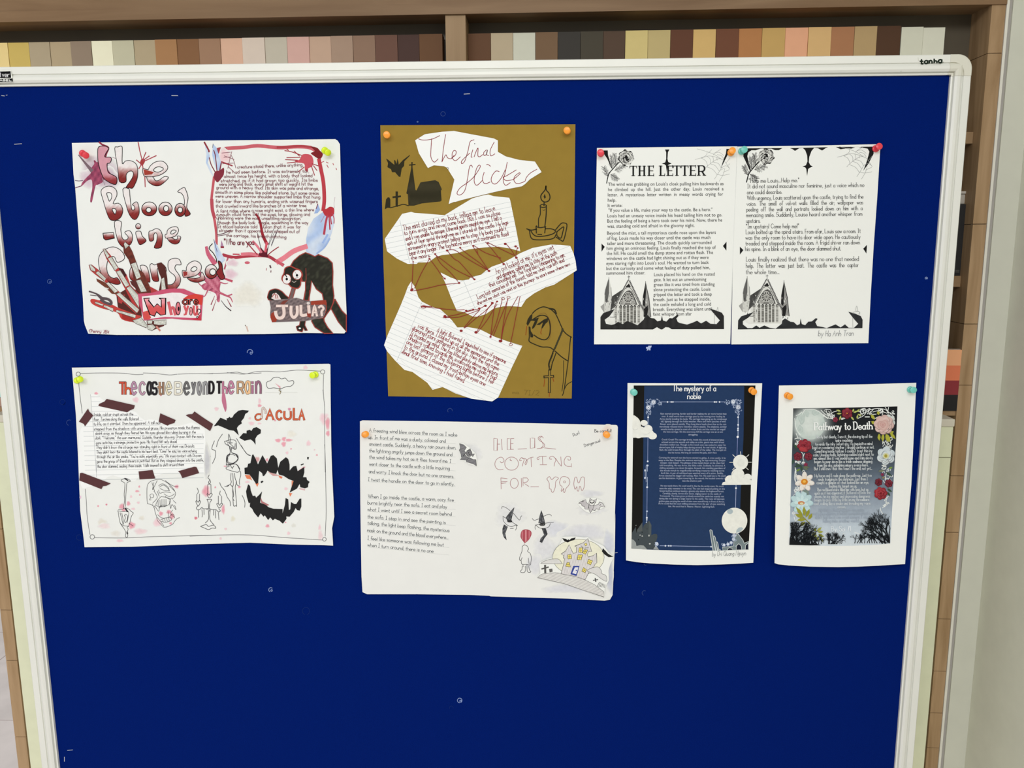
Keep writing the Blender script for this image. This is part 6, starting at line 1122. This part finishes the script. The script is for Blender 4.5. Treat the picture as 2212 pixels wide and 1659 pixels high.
for t, a, b in (("Rain started pouring, harder and harder making the air more humid than", (600, 590), (1585, 592)), ("ever. A small worn down carriage pass by the running river leading its", (618, 630), (1562, 632)), ("Army slowly invading the lands. The carriage kept going up the windswept", (590, 668), (1590, 670)), ("hill, fighting through the fickle weather. Here and there patches of wild", (608, 706), (1572, 706)), ("flower were placed scantily. They hung there heads down low as the rain", (596, 745), (1582, 748)), ("mercilessly released there relentless swarm attacks. The shadowy, somber", (586, 783), (1590, 785)), ("woods nearby spread a scent of rotten fruits and the morbid air engulf", (604, 822), (1570, 824)), ("the lone carriage. On the enormous hill the carriage was an an ant", (640, 860), (1532, 862)), ("struggling", (1018, 902), (1153, 902)), ("Crack! Creak! The carriage broke. Inside the sound of shattered glass", (618, 976), (1548, 980)), ("echoed across the woods and valley as a slim, gaunt man with broad", (616, 1015), (1548, 1017)), ("shoulders walked out. Though so his trench coat was soaked in water his", (590, 1053), (1573, 1058)), ("alerted eyes, full of vitality keep darting around. An owl shriek. A lightning", (582, 1092), (1582, 1095)), ("flash, the cold breeze flow through the plain of the valley. The man got on", (584, 1130), (1580, 1132)), ("the his horse. His long air covered his pale, stern face", (714, 1172), (1438, 1172)), ("Carrying the tattered man the horse started to gallop. A crow cackle. It far", (576, 1246), (1578, 1252)), ("away to the East. Despite the ominous warning, he kept venturing. Deeper.", (573, 1285), (1576, 1288)), ("Deeper. And deeper. The glimpse of the medal shown on his chest had", (600, 1323), (1553, 1327)), ("told everything. He was Arron, the fallen noble. Suddenly, he shivered. A", (587, 1362), (1566, 1366)), ("chilling sensation run down his spine. Around, him standing guardians of", (586, 1400), (1568, 1403)), ("the woods morph to magnificently terrifying creatures reaching out to", (594, 1438), (1552, 1442)), ("Arch him. A pair of red blood eyes watched every of is action. Swiftly,", (606, 1478), (1538, 1480)), ("Arron clutched his dagger still running. After. Far. He could see it. He could", (576, 1515), (1573, 1518)), ("see his destination. A giant towering on the woods. He headed towards it", (576, 1553), (1560, 1557)), ("into the shadow path", (925, 1593), (1213, 1593))): s.print_(t, a, b, 17, TW)
s.fr = 'Z'
for t, a, b in (("He was nearly there. He could smell it, like the the earthy scent. He could", (602, 352), (1538, 360)), ("taste the salty seawater in the wind. The rain had stopped pelting on the", (583, 392), (1560, 398)), ("forest bed but without leaving a gloomy sky above the fogbound forest.", (586, 430), (1548, 436)), ("Carefully, slowly, Arron slow down, edging nearer to the castle of", (632, 468), (1505, 475)), ("Trimwoods. The trees grow profusely around the castle but scantily not", (588, 505), (1548, 512)), ("daring like not daring to edge nearer to the castle. The rusty old decrepit", (580, 543), (1555, 551)), ("golden gate carrying the smell of time now stood firmly in front of Arron.", (575, 582), (1556, 590)), ("As he could feel the cool chilling sensation from the pair of eyes watching", (568, 618), (1562, 626)), ("him. He could feel it. Nearer. Nearer. Lightning flash.", (716, 660), (1410, 667))): s.print_(t, a, b, 17, TW)
s.art('pencil_signature', 'Z'); s.text('by Dri Quang Nguyn', (1370, 1392), (1872, 1375), 34, 6, (150, 152, 150), jit=.7, slant=.15); s.flush()

# ------------------------------------------------------------------ 8 grey floral page
s = Sheet('printed_story_page', '@a 152,86 800,76 1400,68 2140,46 2100,900 2065,1600 @b 2070,300 2010,1000 1978,1465 1800,1475 1600,1488 1300,1502 1000,1508 600,1502 300,1485 140,1468 88,1450 100,800 115,100 @a 130,900', lifted(830, 1225, .0012, .016, 1674, 1970, .008), PAPW, grid=10)
tag(s.o, 'printed page with dark grey floral border, roses and bare branches', 'printed page', 'printed story pages on the right of the board')
s.art('sky_print', 'a')
x_, y0_ = 0, 820+400/6.703; y1_ = 1000+1190/6.703
def sky(x, y):
    t = (y-y0_)/(y1_-y0_); st_ = ((0, (22, 24, 26)), (.2, (40, 44, 48)), (.36, (66, 76, 86)), (.5, (98, 110, 124)), (.62, (130, 142, 156)), (.78, (168, 180, 192)), (.9, (196, 208, 216)), (1, (206, 216, 222)))
    c = st_[-1][1]
    for (a, ca), (b, cb_) in zip(st_[:-1], st_[1:]):
        if t <= b: c = mixc(ca, cb_, max(0, (t-a)/(b-a))); break
    d = math.hypot(x-(1660+600/6.703), y-(820+650/6.703))*6.703; g = max(0, 1-max(0, d-190)/210)**1.6
    return mixc(c, (200, 210, 206), g)
s.fill('358,416 1000,408 1868,388 1848,900 1800,1656 @b 1800,500 1765,1168 1500,1190 1200,1200 900,1202 600,1196 300,1187 315,700 330,200 @a 345,900', (90, 100, 110), grid=3.2, cf=sky)
s.art('moon_print', 'a'); s.el(600, 652, 218, 216, (190, 202, 196), n=36); s.soft(610, 640, 200, 190, (208, 216, 210), (190, 202, 196))
for cx, cy, rx, ry in ((680, 480, 60, 40), (480, 560, 50, 90), (460, 720, 44, 60), (560, 500, 30, 40)): s.soft(cx, cy, rx, ry, (176, 190, 184), (194, 205, 199), ring=True)
s.art('scroll_print', 'a'); WF = (224, 228, 224)
def sw(fr, L, w=9):
    for p in L: s.line(p, w, WF, fr=fr, keep=True)
sw('a', ('500,440 640,430 740,470 820,540 880,560 930,560', '540,430 510,460 490,500', '400,520 450,500 480,470', '840,430 900,440 900,500 850,490 840,450', '870,455 885,475', '760,440 820,500 900,530 960,510', '900,500 940,470 990,455', '1300,560 1380,520 1440,450 1560,420 1680,430 1740,480', '1330,430 1400,420 1400,480 1340,490 1330,450', '1480,470 1520,430', '1420,440 1470,420 1430,500', '1510,470 1600,450 1700,480', '1690,400 1740,470 1820,540', '1740,400 1730,450', '1760,480 1830,500', '1560,500 1500,510 1540,560 1580,540', '380,860 410,850 460,850 460,890 410,900', '400,780 430,850', '380,560 400,700 460,800', '1650,900 1660,920', '1700,880 1720,940', '1740,860 1780,830 1790,870 1760,880', '1720,900 1750,950 1755,1000', '470,1040 500,1080 500,1120', '520,1070 500,1130 510,1170', '390,1180 420,1200 450,1180', '385,1270 400,1330 390,1450 420,1550 480,1600', '400,1370 440,1420', '400,1400 430,1460', '1640,1240 1700,1250 1690,1290 1640,1290 1660,1265', '1720,1300 1700,1380 1690,1440', '1750,1280 1720,1360', '1660,1460 1700,1520', '380,1600 390,1630'))
sw('a', ('900,555 960,580', '1060,575 1100,560 1060,562', '1400,540 1460,540', '860,560 800,520', '1590,460 1640,430 1660,470'), 16)
sw('b', ('385,60 400,180 430,280 520,390', '385,120 380,240 420,330', '400,370 440,420 480,470', '375,400 385,440', '360,470 400,450 450,460', '390,720 360,740 400,745', '370,780 385,830', '450,800 400,830 370,900', '400,870 390,920', '1650,40 1700,50 1690,90 1640,85 1660,60', '1720,90 1700,180 1690,240', '1740,480 1700,510 1680,550', '1720,500 1700,560 1720,600 1650,650', '1620,650 1630,700 1660,740', '820,1020 870,1010 880,1040', '1080,1020 1100,1030', '1250,1010 1300,1020 1330,1050'))
for bx_ in ((790, 440, 940, 540), (1300, 430, 1500, 550), (1560, 425, 1820, 510), (370, 850, 460, 960), (385, 1170, 520, 1360), (1640, 880, 1780, 980), (1640, 1230, 1780, 1460), (385, 1560, 520, 1640)):
    curls(*bx_, 9, bx_[0], 26, WF, 8)
s.fr = 'b'
for bx_ in ((360, 380, 480, 470), (350, 700, 440, 860), (1660, 480, 1740, 640)): curls(*bx_, 7, bx_[1], 24, WF, 8)
s.fr = 'a'
def flower(cx, cy, r, n, c0, c1, cc, fr, seed=1, ry=1):
    s.art('flower_print', fr); R = random.Random(seed); ox, oy, k = FR[fr]
    T_ = lambda x, y: (ox+x/k, oy+y/k); ph = R.uniform(0, 6)
    for q, rr in enumerate((1, .8, .6, .42, .26)):
        ph += 1.1; m = n-(q > 1)-(q > 2)
        for i in range(m):
            a = ph+i*2*math.pi/m; c = mixc(c0, c1, R.random()); c = mixc(c, (255, 240, 235), .10*(q % 2)); pr = r*rr*.5
            px_, py_ = cx+pr*math.cos(a), cy+pr*ry*math.sin(a)
            s.el(px_+r*.02, py_+r*.03, r*rr*.50, r*rr*.46*ry, mixc(c, (20, 5, 10), .35), fr, a, 14); s.el(px_, py_, r*rr*.48, r*rr*.42*ry, c, fr, a, 14)
    for i in range(7):
        rr = R.uniform(.12, .5)*r; a0 = R.uniform(0, 6.3); s.line([T_(cx+rr*math.cos(a0+t), cy+rr*ry*math.sin(a0+t)) for t in (0, .3, .6, .9)], r*.035, mixc(c0, (0, 0, 0), .45), keep=True)
    s.el(cx, cy, r*.1, r*.1*ry, cc, fr)
def leaf(x0, y0, x1, y1, w, c, fr):
    s.art('leaf_print', fr); ox, oy, k = FR[fr]; dx, dy = x1-x0, y1-y0; L = math.hypot(dx, dy); nx, ny = -dy/L*w, dx/L*w
    s.fill([(ox+a/k, oy+b/k) for a, b in ((x0, y0), (x0+dx*.3+nx*.8, y0+dy*.3+ny*.8), (x0+dx*.6+nx, y0+dy*.6+ny), (x1, y1), (x0+dx*.55-nx*.9, y0+dy*.55-ny*.9), (x0+dx*.25-nx*.7, y0+dy*.25-ny*.7))], c)
GRN, OLG, DGN = (150, 158, 84), (140, 140, 54), (56, 78, 60)
for L_ in ((1050, 460, 980, 440), (1060, 490, 985, 495), (1050, 520, 1030, 590), (1190, 530, 1240, 590), (1220, 470, 1235, 420), (1230, 480, 1290, 450), (1280, 470, 1320, 425), (1290, 500, 1350, 520), (1290, 510, 1285, 575)): leaf(*L_, 14, (178, 186, 104), 'a')
RDK, RLT = (108, 26, 40), (136, 42, 54)
flower(1138, 488, 82, 6, RDK, RLT, (220, 160, 60), 'a', 2); flower(970, 580, 40, 5, (110, 30, 50), (136, 44, 62), (80, 20, 30), 'a', 3)
for L_ in ((1540, 580, 1478, 500), (1540, 640, 1488, 605), (1600, 510, 1580, 455), (1600, 780, 1605, 885), (1660, 780, 1655, 900), (1700, 780, 1735, 910), (1720, 790, 1762, 910), (1760, 770, 1842, 860), (1750, 780, 1815, 750)): leaf(*L_, 24, (168, 168, 62), 'a')
flower(1740, 600, 100, 6, (206, 212, 206), (190, 200, 196), (200, 200, 190), 'a', 4); flower(1670, 650, 150, 8, (214, 186, 178), (204, 172, 164), (196, 150, 140), 'a', 5, .95); s.soft(1660, 660, 90, 80, (196, 158, 150), (208, 180, 172), 'a', ring=True); s.soft(1655, 655, 45, 40, (188, 140, 134), (206, 176, 168), 'a', ring=True)
flower(1700, 1100, 138, 6, (206, 216, 218), (190, 203, 208), (170, 168, 90), 'a', 6); s.el(1700, 1105, 44, 40, (206, 206, 160), 'a'); s.el(1700, 1105, 22, 24, (160, 150, 60), 'a')
leaf(420, 1010, 365, 930, 20, DGN, 'a'); leaf(370, 1150, 345, 1230, 20, (60, 84, 72), 'a')
flower(520, 955, 108, 7, (128, 34, 46), (160, 52, 62), (90, 22, 34), 'a', 7, .85); s.el(500, 1010, 60, 30, (168, 60, 66), 'a', .3); flower(425, 1110, 64, 6, (104, 28, 42), (122, 36, 50), (80, 20, 30), 'a', 8); flower(580, 1112, 60, 6, (106, 28, 42), (126, 36, 50), (80, 20, 30), 'a', 9); flower(540, 1232, 30, 5, (120, 36, 62), (136, 44, 72), (90, 24, 40), 'a', 10)
for L_, c in (((470, 1240, 395, 1230), DGN), ((480, 1250, 370, 1265), DGN), ((500, 1260, 600, 1275), (96, 104, 80)), ((500, 1270, 580, 1310), (100, 110, 90)), ((460, 1290, 400, 1330), (110, 140, 60)), ((470, 1230, 490, 1340), DGN)): leaf(*L_, 16, c, 'a')
def petals(cx, cy, r, n, c, c2, fr, off=0):
    s.art('flower_print', fr)
    ox, oy, k = FR[fr]
    for i in range(n):
        a = off+i*2*math.pi/n; s.el(cx+r*.6*math.cos(a), cy+r*.6*math.sin(a), r*.44, r*.27, c2, fr, a, 16); s.el(cx+r*.58*math.cos(a)-3, cy+r*.58*math.sin(a)-4, r*.4, r*.22, c, fr, a, 16)
petals(525, 1478, 140, 7, (228, 224, 216), (206, 196, 190), 'a', .2); petals(525, 1478, 90, 6, (226, 216, 200), (206, 192, 176), 'a', .6); s.el(520, 1480, 50, 44, (206, 130, 40), 'a'); s.el(520, 1475, 22, 20, (232, 180, 80), 'a')
petals(480, 570, 165, 9, (186, 212, 214), (168, 198, 204), 'b', .1); petals(480, 575, 110, 7, (196, 220, 220), (172, 200, 204), 'b', .4); s.el(475, 580, 50, 28, (196, 130, 90), 'b'); s.el(480, 588, 26, 16, (214, 206, 160), 'b')
leaf(490, 400, 590, 420, 20, (120, 136, 128), 'b'); leaf(560, 400, 580, 470, 18, (120, 138, 130), 'b')
for L_ in ((500, 780, 395, 635), (520, 770, 512, 625), (540, 790, 595, 665), (580, 820, 632, 730), (500, 790, 385, 745), (540, 815, 415, 830), (530, 850, 465, 915)): leaf(*L_, 26, (146, 146, 52), 'b')
s.line('500,780 550,830 605,888', 12, (140, 138, 60), fr='b')
for L_ in ((1700-1000, 1010-20, 770, 930), (710, 1000, 795, 995), (690, 990, 655, 945), (720, 1030, 808, 1070), (690, 1000, 622, 1070), (700, 1040, 660, 1090), (715, 1060, 715, 1130), (740, 1060, 790, 1145)): leaf(*L_, 18, (156, 160, 74), 'b')
flower(1595, 278, 56, 6, (90, 24, 36), (112, 32, 44), (70, 18, 26), 'b', 11); flower(1742, 295, 60, 6, (98, 26, 40), (122, 34, 50), (70, 18, 26), 'b', 12); flower(1625, 438, 100, 7, (136, 36, 46), (164, 50, 58), (90, 22, 34), 'b', 13, .9); flower(1650, 168, 24, 5, (120, 36, 66), (136, 44, 74), (90, 24, 40), 'b', 14)
for L_, c in (((1720, 370, 1790, 420), DGN), ((1720, 420, 1765, 480), DGN), ((1700, 130, 1790, 190), DGN), ((1590, 120, 1680, 110), (120, 126, 100)), ((1740, 80, 1800, 60), (120, 150, 70)), ((1640, 220, 1690, 200), (130, 120, 90))): leaf(*L_, 16, c, 'b')
def branch(x, y, a, l, w, dpt, R, lim, col=(20, 24, 28)):
    ox, oy, k = FR['b']; nx, ny = x+l*math.cos(a), y+l*math.sin(a)
    if not (lim[0] < nx < lim[2] and lim[1] < ny < lim[3]): return
    s.line([(ox+x/k, oy+y/k), (ox+(x+nx)/2/k+R.uniform(-.4, .4), oy+(y+ny)/2/k), (ox+nx/k, oy+ny/k)], w, col, w1=w*.7, keep=True, sm=False)
    if dpt:
        for q in range(R.choice((2, 2, 3))): branch(nx, ny, a+R.uniform(-.75, .75), l*R.uniform(.65, .9), w*.7, dpt-1, R, lim, col)
s.art('branch_print', 'b'); R = random.Random(21)
limR = (1180, 640, 1762, 1165); limL = (312, 850, 1130, 1180)
for x, y, a, l in ((1745, 1150, -1.75, 110), (1745, 1150, -2.4, 130), (1750, 1150, -1.6, 120), (1700, 1160, -2.7, 110), (1650, 1165, -2.2, 90), (1740, 1120, -2.0, 120), (1690, 1160, -1.9, 120)): branch(x, y, a, l, 22, 5, R, limR)
for i in range(15): branch(1250+i*36, 1160, -1.57+R.uniform(-.8, .6), 42, 12, 4, R, limR)
for i in range(12): branch(325+i*30, 1170, -1.5+R.uniform(-.5, .8), 60, 16, 4, R, limL)
for x, y, a in ((340, 1170, -1.4), (380, 1170, -1.2), (320, 1170, -1.55), (420, 1170, -1.1), (345, 1120, -1.3)): branch(x, y, a, 95, 20, 5, R, limL)
for i in range(10): branch(870+i*14, 1172, -1.57+R.uniform(-.9, 1.0), 52, 12, 4, R, limL)
for i in range(30): branch(R.uniform(315, 800), 1172, -1.57+R.uniform(-1, 1), 38, 12, 3, R, limL)
s.fill('302,1186 310,1080 360,1120 420,1150 560,1165 700,1172 760,1190 600,1194 450,1190', (22, 24, 26), fr='b')
s.art('title_lettering', 'a'); s.text('Pathway to Death', (668, 732), (1502, 716), 54, 17, (236, 238, 236), con=.4, serif=True, sm=True)
s.art('printed_text', 'a'); TG = (206, 212, 214)
def gp(fr, L, c=TG):
    for t, a, b in L: s.text(t, a, b, 23, 5.6, c, fr=fr, serif=True, con=.3)
gp('a', (("Slowly but clearly, I saw it, the clawing tip of the", (690, 850), (1503, 842)), ("spire reaching", (972, 900), (1213, 897)), ("towards the inky velvet sky. My inquisitive mind", (678, 955), (1505, 945)), ("kept on wondering whether I should continue or not.", (640, 1006), (1530, 995)), ("Something inside told me I couldn't trust this icy", (670, 1058), (1502, 1048)), ("calm. Unexpectedly, lightning cackled right next to", (650, 1110), (1522, 1100)), ("me, almost like it was mocking me and rain slowly", (658, 1158), (1508, 1152)), ("began to pour down like a fresh sadness dripping", (665, 1208), (1500, 1204)), ("from the sky, splashing misery everywhere.", (706, 1260), (1445, 1256)), ("But I still knew that this wasn't the end, not yet...", (662, 1312), (1500, 1304)), ("My horse and I rode along the pathway. Just two", (668, 1412), (1492, 1404)), ("souls trudging in the darkness. Just then I", (722, 1462), (1435, 1456)), ("caught a glimpse of what looked like an eye,", (698, 1512), (1453, 1506)), ("fixating its target on us.", (874, 1562), (1278, 1560)), ("The red blood stare filled me with fear, but as", (700, 1615), (1445, 1610))))
gp('b', (("quick as it has appeared, it fluttered off into the", (666, 458), (1475, 446)), ("abyss. An icy zephyr and depressing dampness", (670, 505), (1468, 500)), ("began to grow little by little on my threadbare", (668, 555), (1458, 548)), ("coat, coiling like a snake and invading my warm", (656, 608), (1472, 602))), (200, 207, 211))
gp('b', (("cocoon.", (1002, 655), (1115, 653)),), (196, 204, 210))
gp('b', (("The shadows that I rode into were an icy", (725, 705), (1385, 700)), ("and pale and moon, it looked mesmerising and it", (650, 755), (1475, 750)), ("didn't feel like it was a real moment. I was", (680, 808), (1440, 804)), ("falling into another world", (790, 862), (1305, 858))), (160, 172, 186))
s.text('By: Soi 7I', (910, 990), (1198, 986), 36, 9, (226, 232, 236), fr='b', con=.3, serif=True); s.flush()

# ================================================================== push pins
PCOL = {'red': (226, 62, 76), 'orange': (250, 160, 48), 'yellow': (220, 242, 42), 'teal': (112, 200, 186)}
def push_pin(px, py, hx, hy, colr, lab, dep=.0018, dark=1.0):
    """collar at (px,py) on the sheet, head at (hx,hy): the grip leans as in the photo"""
    base = at(px, py, -dep); head = at(hx, hy, -(dep+.0125)); ax = (head-base); L = ax.length; ax.normalize()
    u = ax.cross(Vector((0, 0, 1))).normalized(); v = ax.cross(u)
    root = tag(empty('push_pin', base), lab, 'push pin', 'push pins holding the papers')
    def lathe(name, prof_, m, n=20):
        V = []; F = []
        for t, r in prof_:
            for k in range(n): a = k*2*math.pi/n; V.append(base+ax*(t*L)+u*(r*math.cos(a))+v*(r*math.sin(a)))
        for i in range(len(prof_)-1):
            for k in range(n): F.append((i*n+k, i*n+(k+1) % n, (i+1)*n+(k+1) % n, (i+1)*n+k))
        F += [tuple(range(n-1, -1, -1)), tuple(range((len(prof_)-1)*n, len(prof_)*n))]
        o = mesh_obj(name, V, F, m, root, smooth=True); bm_fix(o)
        md = o.modifiers.new('edge', 'EDGE_SPLIT'); md.split_angle = .9; return o
    pm = mat('pin_'+colr, PCOL[colr], .32, spec=.5); pm.node_tree.nodes['Principled BSDF'].inputs['Subsurface Weight'].default_value = .15; pm.node_tree.nodes['Principled BSDF'].inputs['Subsurface Radius'].default_value = (.004, .004, .004)
    lathe('collar', ((.0, .0040), (.03, .0052), (.14, .0052), (.19, .0044), (.22, .0030)), pm)
    lathe('grip', ((.22, .0030), (.45, .0026), (.72, .0030), (.8, .0042), (.85, .0050), (.96, .0050), (1.0, .0042)), pm)
    lathe('needle', ((-.5, .0001), (-.45, .0005), (0.0, .0005)), mat('steel', (190, 190, 190), .25, 1), 8)
for a in ((178, 331, 186, 336, 'red', 'red push pin at top left of the bloody poster'), (701, 324.5, 709, 330, 'yellow', 'yellow green push pin at top right of the bloody poster'),
          (166, 822, 173.5, 819, 'yellow', 'yellow green push pin at top left of the castle poster'), (682, 809, 674, 811, 'yellow', 'yellow green push pin at top right of the castle poster'),
          (836, 292, 835, 290.5, 'orange', 'orange push pin at top left of the olive poster'), (1225.5, 283, 1224.5, 281, 'orange', 'orange push pin at top right of the olive poster'),
          (1298, 331.5, 1297, 329, 'red', 'red push pin at top left of THE LETTER page'), (1578.5, 330, 1582.5, 324.5, 'orange', 'orange push pin at top right of THE LETTER page'),
          (1601.5, 327, 1608.5, 322.5, 'teal', 'teal push pin at top left of the signed letter page'), (1891, 321.5, 1900, 315.5, 'red', 'red push pin at top right of the signed letter page'),
          (1368, 846.5, 1370.5, 848, 'teal', 'teal push pin at top left of the dark blue page'), (1623, 842.5, 1629, 847, 'orange', 'orange push pin at top right of the dark blue page'),
          (1700, 854, 1707, 857, 'orange', 'orange push pin at top left of the grey floral page'), (1966, 841.5, 1974, 842.5, 'teal', 'teal push pin at top right of the grey floral page'),
          (787.5, 939, 790.5, 937.5, 'orange', 'orange push pin at top left of the coming poster'), (1309, 938, 1311.5, 940, 'orange', 'orange push pin at top right of the coming poster')):
    push_pin(*a)
# the coming poster's pins are named for what it shows
for o in SC.objects:
    if o.get('label', '').endswith('of the coming poster'): o['label'] = o['label'].replace('the coming poster', 'the haunted house poster')
    if '_s' in o: del o['_s']
for o in SC.objects:
    if '_o' in o: del o['_o']
